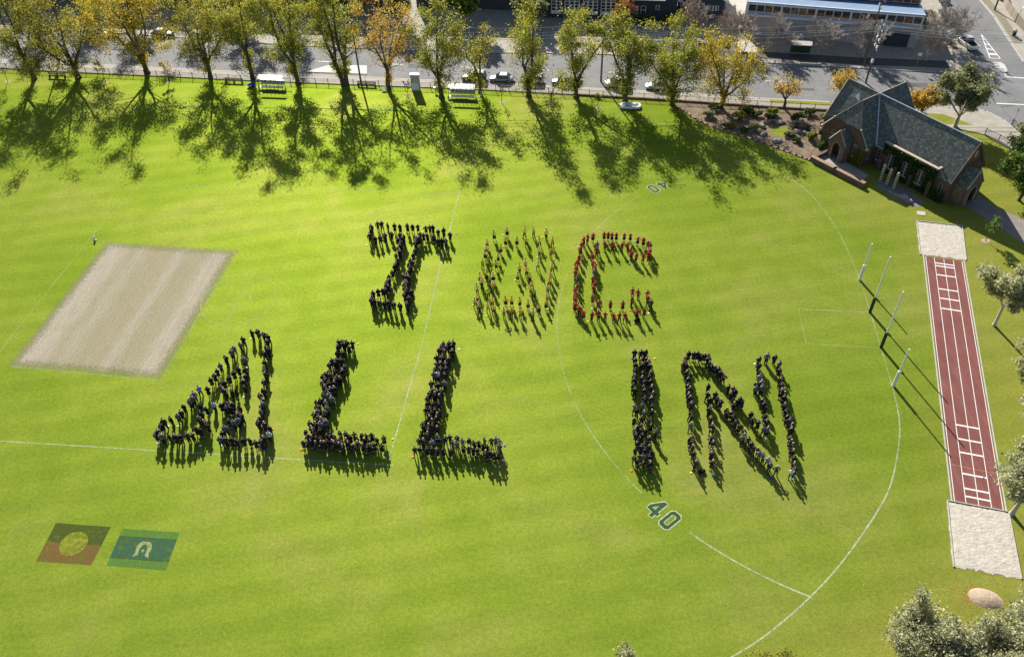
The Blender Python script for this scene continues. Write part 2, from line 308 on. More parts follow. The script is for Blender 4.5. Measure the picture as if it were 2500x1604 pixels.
# x, y, uniform, hair, label: people set out as letters on the field
PEOPLE = [
(13.5,53.29,'d','R','person in dark suit, 23rd from top in middle column of letter I'),
(14.29,53.14,'d','','person in dark suit, 19th from top in right column of letter I'),
(12.9,53.58,'d','','person in dark suit, 18th from top in left column of letter I'),
(-2.03,55.27,'k','','person in blazer and skirt, 33rd from left in foot of second letter L'),
(-2.49,55.32,'k','','person in blazer and skirt, 31st from left in foot of second letter L'),
(-3.42,55.5,'k','B','person in blazer and skirt, 27th from left in foot of second letter L'),
(-2.92,55.54,'k','','person in blazer and skirt, 29th from left in foot of second letter L'),
(12.71,54.18,'d','','person in dark suit, 17th from top in left column of letter I'),
(14.34,53.93,'d','','person in dark suit, 18th from top in right column of letter I'),
(13.65,54.19,'g','','person in grey jacket, 22nd from top in middle column of letter I'),
(-4.25,56.0,'k','B','person in blazer and skirt, 23rd from left in foot of second letter L'),
(-4.75,56.02,'k','B','person in blazer and skirt, 21st from left in foot of second letter L'),
(-1.84,56.28,'g','','person in grey jacket, 35th from left in foot of second letter L'),
(19.0,53.06,'d','G','person in dark suit, 12th from top in inner left column of letter N'),
(14.63,54.52,'k','','person in blazer and skirt, 17th from top in right column of letter I'),
(-5.27,56.21,'k','','person in blazer and skirt, 19th from left in foot of second letter L'),
(-7.36,56.01,'k','','person in blazer and skirt, 12th from left in foot of second letter L'),
(-3.25,56.41,'k','','person in blazer and skirt, 28th from left in foot of second letter L'),
(13.88,54.84,'d','','person in dark suit, 21st from top in middle column of letter I'),
(12.86,55.12,'d','','person in dark suit, 16th from top in left column of letter I'),
(-3.68,56.56,'k','','person in blazer and skirt, 25th from left in foot of second letter L'),
(-8.04,56.11,'k','','person in blazer and skirt, tenth from left in foot of second letter L'),
(-5.85,56.43,'k','','person in blazer and skirt, 18th from left in foot of second letter L'),
(-8.72,56.11,'k','B','person in blazer and skirt, eighth from left in foot of second letter L'),
(-1.83,56.91,'g','','person in grey jacket, 34th from left in foot of second letter L'),
(13.62,55.31,'d','','person in dark suit, 20th from top in middle column of letter I'),
(-9.32,56.21,'k','','person in blazer and skirt, sixth from left in foot of second letter L'),
(20.81,53.07,'k','B','person in blazer and skirt, 11th from top in inner left column of letter N'),
(-9.85,56.23,'k','','person in blazer and skirt, fifth from left in foot of second letter L'),
(-4.15,56.95,'k','','person in blazer and skirt, 24th from left in foot of second letter L'),
(-4.65,56.97,'k','','person in blazer and skirt, 22nd from left in foot of second letter L'),
(-2.26,57.16,'g','','person in grey jacket, 32nd from left in foot of second letter L'),
(-6.59,56.83,'g','','person in grey jacket, 15th from left in foot of second letter L'),
(-2.72,57.18,'d','','person in dark suit, 30th from left in foot of second letter L'),
(14.51,55.42,'k','','person in blazer and skirt, 16th from top in right column of letter I'),
(-10.56,56.4,'d','','person in dark suit, third from left in foot of second letter L'),
(13.88,55.69,'k','','person in blazer and skirt, 19th from top in middle column of letter I'),
(-11.16,56.36,'d','','person in dark suit, first from left in foot of second letter L'),
(-3.52,57.35,'g','','person in grey jacket, 26th from left in foot of second letter L'),
(-5.91,57.17,'g','','person in grey jacket, 17th from left in foot of second letter L'),
(-7.02,57.09,'g','','person in grey jacket, 14th from left in foot of second letter L'),
(13.23,55.98,'k','B','person in blazer and skirt, 15th from top in left column of letter I'),
(19.02,54.3,'d','','person in dark suit, 18th from top in outer left column of letter N'),
(-5.26,57.37,'d','','person in dark suit, 20th from left in foot of second letter L'),
(-7.88,57.5,'d','','person in dark suit, 11th from left in foot of second letter L'),
(21.02,54.11,'k','B','person in blazer and skirt, tenth from top in inner left column of letter N'),
(-8.43,57.46,'d','','person in dark suit, ninth from left in foot of second letter L'),
(-9.35,57.33,'w','','person in white shirt, seventh from left in foot of second letter L'),
(-6.59,57.74,'d','B','person in dark suit, 16th from left in foot of second letter L'),
(-7.27,57.74,'d','','person in dark suit, 13th from left in foot of second letter L'),
(-10.27,57.38,'d','B','person in dark suit, fourth from left in foot of second letter L'),
(14.63,56.53,'k','','person in blazer and skirt, 15th from top in right column of letter I'),
(19.17,55.2,'d','','person in dark suit, 17th from top in outer left column of letter N'),
(13.32,57.04,'d','','person in dark suit, 14th from top in left column of letter I'),
(-10.84,57.57,'d','','person in dark suit, second from left in foot of second letter L'),
(21.17,54.71,'t','','person in tan top, ninth from top in inner left column of letter N'),
(13.88,57.01,'d','','person in dark suit, 18th from top in middle column of letter I'),
(-8.8,58.08,'g','B','person in grey jacket, 54th from top in upright of second letter L'),
(27.5,51.94,'d','G','person in dark suit, 26th from top in lower diagonal of letter N'),
(26.8,52.38,'d','','person in dark suit, 25th from top in lower diagonal of letter N'),
(-14.88,57.01,'k','','person in blazer and skirt, 47th from left in foot of first letter L'),
(19.13,55.83,'d','','person in dark suit, 16th from top in outer left column of letter N'),
(28.97,51.5,'w','R','person in white shirt, 24th from top in outer right column of letter N'),
(-9.82,58.37,'k','B','person in blazer and skirt, 52nd from top in upright of second letter L'),
(-10.6,58.24,'d','','person in dark suit, 53rd from top in upright of second letter L'),
(-15.65,57.16,'k','','person in blazer and skirt, 45th from left in foot of first letter L'),
(15.42,57.3,'d','','person in dark suit, 14th from top in right column of letter I'),
(-16.55,56.99,'k','','person in blazer and skirt, 40th from left in foot of first letter L'),
(-16.11,57.13,'k','','person in blazer and skirt, 43rd from left in foot of first letter L'),
(13.26,57.87,'k','B','person in blazer and skirt, 13th from top in left column of letter I'),
(13.85,57.76,'d','','person in dark suit, 16th from top in middle column of letter I'),
(19.06,56.33,'k','','person in blazer and skirt, 15th from top in outer left column of letter N'),
(14.45,57.7,'k','','person in blazer and skirt, 17th from top in middle column of letter I'),
(29.4,51.79,'k','','person in blazer and skirt, 23rd from top in outer right column of letter N'),
(21.4,55.62,'d','B','person in dark suit, eighth from top in inner left column of letter N'),
(-17.03,57.15,'k','B','person in blazer and skirt, 38th from left in foot of first letter L'),
(-10.52,58.7,'k','B','person in blazer and skirt, 51st from top in upright of second letter L'),
(26.83,53.29,'w','','person in white shirt, 24th from top in lower diagonal of letter N'),
(26.46,53.56,'g','','person in grey jacket, 23rd from top in lower diagonal of letter N'),
(13.54,58.24,'d','','person in dark suit, 12th from top in left column of letter I'),
(-15.42,57.83,'d','','person in dark suit, 46th from left in foot of first letter L'),
(-9.75,59.12,'k','','person in blazer and skirt, 50th from top in upright of second letter L'),
(-17.57,57.3,'d','B','person in dark suit, 36th from left in foot of first letter L'),
(-8.87,59.28,'k','B','person in blazer and skirt, 49th from top in upright of second letter L'),
(-14.75,58.11,'k','','person in blazer and skirt, 48th from left in foot of first letter L'),
(-18.13,57.2,'k','','person in blazer and skirt, 33rd from left in foot of first letter L'),
(29.33,52.35,'d','B','person in dark suit, 22nd from top in outer right column of letter N'),
(26.2,54.06,'g','','person in grey jacket, 22nd from top in lower diagonal of letter N'),
(-16.37,57.81,'k','','person in blazer and skirt, 42nd from left in foot of first letter L'),
(13.99,58.49,'d','','person in dark suit, 15th from top in middle column of letter I'),
(21.39,56.21,'k','','person in blazer and skirt, seventh from top in inner left column of letter N'),
(-16.87,57.8,'k','','person in blazer and skirt, 39th from left in foot of first letter L'),
(-19.19,57.12,'k','B','person in blazer and skirt, 26th from left in foot of first letter L'),
(-9.4,59.58,'k','','person in blazer and skirt, 47th from top in upright of second letter L'),
(-10.3,59.45,'k','','person in blazer and skirt, 48th from top in upright of second letter L'),
(-18.67,57.38,'k','B','person in blazer and skirt, 31st from left in foot of first letter L'),
(15.06,58.46,'k','','person in blazer and skirt, 13th from top in right column of letter I'),
(-9.85,59.64,'k','B','person in blazer and skirt, 46th from top in upright of second letter L'),
(26.13,54.51,'d','B','person in dark suit, 21st from top in lower diagonal of letter N'),
(25.78,54.84,'d','','person in dark suit, 20th from top in lower diagonal of letter N'),
(-16.11,58.5,'k','B','person in blazer and skirt, 44th from left in foot of first letter L'),
(-19.68,57.4,'k','B','person in blazer and skirt, 23rd from left in foot of first letter L'),
(-17.76,58.1,'k','B','person in blazer and skirt, 35th from left in foot of first letter L'),
(-19.23,57.66,'k','','person in blazer and skirt, 27th from left in foot of first letter L'),
(25.5,55.2,'d','','person in dark suit, 19th from top in lower diagonal of letter N'),
(-16.62,58.49,'k','','person in blazer and skirt, 41st from left in foot of first letter L'),
(-18.81,57.86,'k','B','person in blazer and skirt, 29th from left in foot of first letter L'),
(-10.54,59.95,'k','','person in blazer and skirt, 45th from top in upright of second letter L'),
(13.34,59.41,'k','','person in blazer and skirt, 11th from top in left column of letter I'),
(-9.42,60.18,'k','B','person in blazer and skirt, 44th from top in upright of second letter L'),
(29.67,53.22,'d','','person in dark suit, 21st from top in outer right column of letter N'),
(-20.09,57.62,'k','B','person in blazer and skirt, 21st from left in foot of first letter L'),
(14.15,59.4,'d','R','person in dark suit, 14th from top in middle column of letter I'),
(15.11,59.17,'k','','person in blazer and skirt, 12th from top in right column of letter I'),
(-17.31,58.59,'k','','person in blazer and skirt, 37th from left in foot of first letter L'),
(-18.49,58.32,'k','','person in blazer and skirt, 32nd from left in foot of first letter L'),
(-10.16,60.39,'k','','person in blazer and skirt, 43rd from top in upright of second letter L'),
(-17.99,58.59,'k','','person in blazer and skirt, 34th from left in foot of first letter L'),
(-20.52,57.79,'k','B','person in blazer and skirt, 18th from left in foot of first letter L'),
(-9.11,60.66,'k','B','person in blazer and skirt, 42nd from top in upright of second letter L'),
(-19.94,58.05,'k','','person in blazer and skirt, 22nd from left in foot of first letter L'),
(-21.27,57.62,'k','B','person in blazer and skirt, 14th from left in foot of first letter L'),
(25.36,55.96,'d','','person in dark suit, 18th from top in lower diagonal of letter N'),
(24.79,56.24,'g','','person in grey jacket, 17th from top in lower diagonal of letter N'),
(19.5,58.3,'g','','person in grey jacket, 14th from top in outer left column of letter N'),
(-9.77,60.72,'k','B','person in blazer and skirt, 41st from top in upright of second letter L'),
(-19.57,58.35,'k','','person in blazer and skirt, 25th from left in foot of first letter L'),
(-18.86,58.6,'k','','person in blazer and skirt, 30th from left in foot of first letter L'),
(-20.95,57.95,'k','','person in blazer and skirt, 16th from left in foot of first letter L'),
(29.72,53.98,'d','B','person in dark suit, 20th from top in outer right column of letter N'),
(-8.85,61.05,'k','','person in blazer and skirt, 40th from top in upright of second letter L'),
(-21.72,57.74,'k','','person in blazer and skirt, 12th from left in foot of first letter L'),
(21.77,57.81,'d','','person in dark suit, sixth from top in inner left column of letter N'),
(-22.19,57.74,'k','B','person in blazer and skirt, ninth from left in foot of first letter L'),
(-20.67,58.32,'k','','person in blazer and skirt, 17th from left in foot of first letter L'),
(25.1,56.58,'d','','person in dark suit, 16th from top in lower diagonal of letter N'),
(14.63,60.15,'d','','person in dark suit, 13th from top in middle column of letter I'),
(-19.13,58.97,'k','','person in blazer and skirt, 28th from left in foot of first letter L'),
(-20.3,58.59,'k','B','person in blazer and skirt, 20th from left in foot of first letter L'),
(13.78,60.54,'d','','person in dark suit, tenth from top in left column of letter I'),
(29.72,54.53,'k','','person in blazer and skirt, 19th from top in outer right column of letter N'),
(-8.73,61.49,'k','','person in blazer and skirt, 38th from top in upright of second letter L'),
(15.41,60.17,'d','','person in dark suit, 11th from top in right column of letter I'),
(-21.78,58.2,'k','','person in blazer and skirt, 11th from left in foot of first letter L'),
(-9.6,61.44,'k','','person in blazer and skirt, 39th from top in upright of second letter L'),
(-19.71,59.09,'k','','person in blazer and skirt, 24th from left in foot of first letter L'),
(-22.75,57.99,'k','','person in blazer and skirt, seventh from left in foot of first letter L'),
(25.13,57.04,'d','','person in dark suit, 15th from top in lower diagonal of letter N'),
(-23.27,57.94,'k','','person in blazer and skirt, fourth from left in foot of first letter L'),
(-21.09,58.8,'k','','person in blazer and skirt, 15th from left in foot of first letter L'),
(-9.29,61.78,'k','','person in blazer and skirt, 37th from top in upright of second letter L'),
(-22.25,58.48,'k','','person in blazer and skirt, tenth from left in foot of first letter L'),
(19.7,59.4,'d','','person in dark suit, 13th from top in outer left column of letter N'),
(-20.62,59.1,'k','','person in blazer and skirt, 19th from left in foot of first letter L'),
(29.92,54.98,'k','','person in blazer and skirt, 18th from top in outer right column of letter N'),
(-23.73,57.97,'k','','person in blazer and skirt, first from left in foot of first letter L'),
(-9.81,61.91,'d','','person in dark suit, 35th from top in upright of second letter L'),
(13.65,61.18,'g','','person in grey jacket, ninth from top in left column of letter I'),
(-10.27,61.84,'d','','person in dark suit, 36th from top in upright of second letter L'),
(-22.85,58.53,'k','B','person in blazer and skirt, sixth from left in foot of first letter L'),
(-23.35,58.39,'k','','person in blazer and skirt, third from left in foot of first letter L'),
(21.88,59.01,'d','','person in dark suit, fifth from top in inner left column of letter N'),
(24.77,57.87,'k','','person in blazer and skirt, 14th from top in lower diagonal of letter N'),
(29.94,55.54,'k','','person in blazer and skirt, 17th from top in outer right column of letter N'),
(14.63,61.45,'g','','person in grey jacket, 12th from top in middle column of letter I'),
(15.56,61.24,'k','','person in blazer and skirt, tenth from top in right column of letter I'),
(19.75,60.06,'d','','person in dark suit, 12th from top in outer left column of letter N'),
(-23.2,58.83,'k','','person in blazer and skirt, fifth from left in foot of first letter L'),
(-8.76,62.63,'d','','person in dark suit, 34th from top in upright of second letter L'),
(24.48,58.33,'k','','person in blazer and skirt, 13th from top in lower diagonal of letter N'),
(-21.9,59.36,'d','','person in dark suit, 13th from left in foot of first letter L'),
(-9.4,62.77,'d','','person in dark suit, 32nd from top in upright of second letter L'),
(-22.7,59.3,'d','','person in dark suit, eighth from left in foot of first letter L'),
(29.99,56.0,'d','','person in dark suit, 16th from top in outer right column of letter N'),
(27.39,57.33,'g','','person in grey jacket, 17th from top in inner right column of letter N'),
(-10.06,62.77,'d','','person in dark suit, 33rd from top in upright of second letter L'),
(-2.0,94.68,'yk','','person in yellow shirt and skirt, first from left in upper row of yellow letter'),
(-0.16,95.38,'yk','B','person in yellow shirt and skirt, second from left in upper row of yellow letter'),
(2.27,94.99,'y','','person in yellow shirt and trousers, third from left in upper row of yellow letter'),
(3.63,95.19,'y','','person in yellow shirt and trousers, fourth from left in upper row of yellow letter'),
(5.41,94.36,'y','','person in yellow shirt and trousers, fifth from left in upper row of yellow letter'),
(-3.05,92.88,'yk','','person in yellow shirt and skirt, first from top in left side of yellow letter'),
(-3.22,91.58,'y','','person in yellow shirt and trousers, second from top in left side of yellow letter'),
(-3.32,90.34,'yk','','person in yellow shirt and skirt, third from top in left side of yellow letter'),
(-1.53,89.69,'yk','','person in yellow shirt and skirt, fourth from top in left side of yellow letter'),
(-3.72,88.47,'y','','person in yellow shirt and trousers, fifth from top in left side of yellow letter'),
(-1.81,88.09,'yk','','person in yellow shirt and skirt, sixth from top in left side of yellow letter'),
(-3.16,85.8,'yk','','person in yellow shirt and skirt, seventh from top in left side of yellow letter'),
(-2.23,85.49,'yk','','person in yellow shirt and skirt, eighth from top in left side of yellow letter'),
(-4.05,85.38,'yk','','person in yellow shirt and skirt, ninth from top in left side of yellow letter'),
(-2.78,84.58,'h','','person in hi-vis vest, tenth from top in left side of yellow letter'),
(-3.83,84.43,'y','','person in yellow shirt and trousers, 11th from top in left side of yellow letter'),
(-2.41,83.5,'y','','person in yellow shirt and trousers, 12th from top in left side of yellow letter'),
(-4.42,83.12,'y','','person in yellow shirt and trousers, 13th from top in left side of yellow letter'),
(-2.96,82.25,'h','','person in hi-vis vest, 14th from top in left side of yellow letter'),
(-4.47,81.35,'yk','','person in yellow shirt and skirt, 15th from top in left side of yellow letter'),
(-2.38,80.59,'y','','person in yellow shirt and trousers, 16th from top in left side of yellow letter'),
(-4.73,80.48,'y','','person in yellow shirt and trousers, 17th from top in left side of yellow letter'),
(-3.03,79.58,'y','','person in yellow shirt and trousers, 18th from top in left side of yellow letter'),
(-4.14,79.61,'y','','person in yellow shirt and trousers, 19th from top in left side of yellow letter'),
(-2.34,79.19,'y','','person in yellow shirt and trousers, 20th from top in left side of yellow letter'),
(-0.41,93.19,'yk','','person in yellow shirt and skirt, first from top in inner diagonal of yellow letter'),
(1.14,93.05,'yk','','person in yellow shirt and skirt, second from top in inner diagonal of yellow letter'),
(2.56,92.96,'y','','person in yellow shirt and trousers, third from top in inner diagonal of yellow letter'),
(-1.17,91.5,'yk','','person in yellow shirt and skirt, fourth from top in inner diagonal of yellow letter'),
(2.26,87.93,'y','','person in yellow shirt and trousers, fifth from top in inner diagonal of yellow letter'),
(3.85,87.79,'y','','person in yellow shirt and trousers, sixth from top in inner diagonal of yellow letter'),
(1.33,87.06,'y','','person in yellow shirt and trousers, seventh from top in inner diagonal of yellow letter'),
(2.26,86.48,'y','','person in yellow shirt and trousers, eighth from top in inner diagonal of yellow letter'),
(1.01,85.51,'yk','','person in yellow shirt and skirt, ninth from top in inner diagonal of yellow letter'),
(2.68,85.16,'yk','','person in yellow shirt and skirt, tenth from top in inner diagonal of yellow letter'),
(2.8,83.45,'yk','','person in yellow shirt and skirt, 11th from top in inner diagonal of yellow letter'),
(2.68,82.58,'y','','person in yellow shirt and trousers, 12th from top in inner diagonal of yellow letter'),
(3.02,81.74,'h','','person in hi-vis vest, 13th from top in inner diagonal of yellow letter'),
(4.38,92.7,'y','','person in yellow shirt and trousers, first from top in right side of yellow letter'),
(6.19,92.59,'y','','person in yellow shirt and trousers, second from top in right side of yellow letter'),
(5.79,90.43,'y','','person in yellow shirt and trousers, third from top in right side of yellow letter'),
(4.29,90.43,'y','','person in yellow shirt and trousers, fourth from top in right side of yellow letter'),
(5.84,86.88,'y','','person in yellow shirt and trousers, fifth from top in right side of yellow letter'),
(5.46,85.34,'y','','person in yellow shirt and trousers, sixth from top in right side of yellow letter'),
(5.25,83.98,'y','','person in yellow shirt and trousers, seventh from top in right side of yellow letter'),
(4.96,82.66,'y','','person in yellow shirt and trousers, eighth from top in right side of yellow letter'),
(4.77,80.94,'y','','person in yellow shirt and trousers, ninth from top in right side of yellow letter'),
(-0.98,78.36,'y','','person in yellow shirt and trousers, first from left in bottom row of yellow letter'),
(-0.67,80.49,'yk','','person in yellow shirt and skirt, second from left in bottom row of yellow letter'),
(-0.01,78.31,'y','','person in yellow shirt and trousers, third from left in bottom row of yellow letter'),
(0.1,80.48,'yk','','person in yellow shirt and skirt, fourth from left in bottom row of yellow letter'),
(1.14,80.22,'yk','','person in yellow shirt and skirt, fifth from left in bottom row of yellow letter'),
(1.14,78.05,'y','','person in yellow shirt and trousers, sixth from left in bottom row of yellow letter'),
(2.21,79.72,'yk','','person in yellow shirt and skirt, seventh from left in bottom row of yellow letter'),
(2.7,77.65,'y','','person in yellow shirt and trousers, eighth from left in bottom row of yellow letter'),
(3.6,78.77,'yk','','person in yellow shirt and skirt, ninth from left in bottom row of yellow letter'),
(4.54,79.55,'yk','','person in yellow shirt and skirt, tenth from left in bottom row of yellow letter'),
(10.65,92.51,'r','','person in red top, first from top in outer left line of red letter C'),
(10.16,91.34,'r','','person in red top, second from top in outer left line of red letter C'),
(9.97,90.42,'rk','B','person in red top, third from top in outer left line of red letter C'),
(9.65,88.85,'r','','person in red top, fourth from top in outer left line of red letter C'),
(9.21,87.57,'r','','person in red top, fifth from top in outer left line of red letter C'),
(9.09,87.09,'r','','person in red top, sixth from top in outer left line of red letter C'),
(9.04,86.13,'r','','person in red top, seventh from top in outer left line of red letter C'),
(8.87,85.3,'r','','person in red top, eighth from top in outer left line of red letter C'),
(8.74,83.71,'d','','person in dark suit, ninth from top in outer left line of red letter C'),
(8.66,82.68,'r','','person in red top, tenth from top in outer left line of red letter C'),
(8.52,81.63,'r','','person in red top, 11th from top in outer left line of red letter C'),
(8.47,80.73,'r','','person in red top, 12th from top in outer left line of red letter C'),
(8.32,79.82,'r','','person in red top, 13th from top in outer left line of red letter C'),
(8.24,78.84,'rk','','person in red top, 14th from top in outer left line of red letter C'),
(8.78,78.05,'r','','person in red top, 15th from top in outer left line of red letter C'),
(9.32,77.38,'rk','','person in red top, 16th from top in outer left line of red letter C'),
(12.0,93.47,'rk','B','person in red top, first from top in inner left line of red letter C'),
(11.2,92.95,'r','','person in red top, second from top in inner left line of red letter C'),
(12.2,89.94,'r','','person in red top, third from top in inner left line of red letter C'),
(11.54,88.57,'r','','person in red top, fourth from top in inner left line of red letter C'),
(11.52,87.31,'r','','person in red top, fifth from top in inner left line of red letter C'),
(11.6,86.78,'r','','person in red top, sixth from top in inner left line of red letter C'),
(11.57,85.98,'r','','person in red top, seventh from top in inner left line of red letter C'),
(11.33,85.36,'g','','person in grey jacket, eighth from top in inner left line of red letter C'),
(11.06,84.04,'r','B','person in red top, ninth from top in inner left line of red letter C'),
(11.2,82.8,'r','','person in red top, tenth from top in inner left line of red letter C'),
(11.05,82.01,'r','','person in red top, 11th from top in inner left line of red letter C'),
(10.78,80.27,'rk','','person in red top, 12th from top in inner left line of red letter C'),
(12.38,91.2,'g','','person in grey jacket, first from left in upper arm of red letter C'),
(13.69,93.67,'rk','','person in red top and skirt, second from left in upper arm of red letter C'),
(13.54,91.26,'r','','person in red top and trousers, third from left in upper arm of red letter C'),
(14.23,93.68,'rk','B','person in red top and skirt, fourth from left in upper arm of red letter C'),
(14.75,93.39,'rk','','person in red top and skirt, fifth from left in upper arm of red letter C'),
(14.57,91.11,'r','','person in red top and trousers, sixth from left in upper arm of red letter C'),
(15.38,93.35,'rk','','person in red top and skirt, seventh from left in upper arm of red letter C'),
(15.84,90.95,'r','','person in red top and trousers, eighth from left in upper arm of red letter C'),
(16.47,93.28,'rk','B','person in red top and skirt, ninth from left in upper arm of red letter C'),
(16.69,91.11,'r','B','person in red top and trousers, tenth from left in upper arm of red letter C'),
(17.33,93.14,'rk','B','person in red top and skirt, 11th from left in upper arm of red letter C'),
(16.98,90.11,'r','','person in red top and trousers, 12th from left in upper arm of red letter C'),
(18.22,92.3,'rk','B','person in red top and skirt, 13th from left in upper arm of red letter C'),
(19.03,91.82,'rk','B','person in red top and skirt, 14th from left in upper arm of red letter C'),
(19.53,91.27,'d','','person in dark suit, 15th from left in upper arm of red letter C'),
(19.73,90.49,'r','','person in red top and trousers, 16th from left in upper arm of red letter C'),
(19.54,89.58,'r','','person in red top and trousers, first from top in right tips of red letter C'),
(16.95,89.24,'r','','person in red top and trousers, second from top in right tips of red letter C'),
(19.39,89.1,'r','B','person in red top and trousers, third from top in right tips of red letter C'),
(19.25,88.67,'r','','person in red top and trousers, fourth from top in right tips of red letter C'),
(17.49,88.62,'r','','person in red top and trousers, fifth from top in right tips of red letter C'),
(18.43,88.32,'r','','person in red top and trousers, sixth from top in right tips of red letter C'),
(16.04,81.01,'r','','person in red top and trousers, seventh from top in right tips of red letter C'),
(16.83,80.89,'r','','person in red top and trousers, eighth from top in right tips of red letter C'),
(17.97,80.6,'r','','person in red top and trousers, ninth from top in right tips of red letter C'),
(17.79,79.54,'r','','person in red top and trousers, tenth from top in right tips of red letter C'),
(15.69,79.47,'r','','person in red top and trousers, 11th from top in right tips of red letter C'),
(10.24,76.91,'r','','person in red top and trousers, first from left in lower arm of red letter C'),
(11.27,79.07,'r','','person in red top and trousers, second from left in lower arm of red letter C'),
(11.14,76.86,'r','','person in red top and trousers, third from left in lower arm of red letter C'),
(12.03,76.88,'r','','person in red top and trousers, fourth from left in lower arm of red letter C'),
(12.91,78.98,'rk','','person in red top and skirt, fifth from left in lower arm of red letter C'),
(13.03,76.68,'r','','person in red top and trousers, sixth from left in lower arm of red letter C'),
(13.75,76.5,'r','','person in red top and trousers, seventh from left in lower arm of red letter C'),
(14.46,78.74,'rk','','person in red top and skirt, eighth from left in lower arm of red letter C'),
(14.47,76.56,'r','','person in red top and trousers, ninth from left in lower arm of red letter C'),
(16.06,77.0,'rk','','person in red top and skirt, tenth from left in lower arm of red letter C'),
(16.99,77.34,'r','','person in red top and trousers, 11th from left in lower arm of red letter C'),
(18.11,78.72,'d','','person in dark suit, 12th from left in lower arm of red letter C'),
]
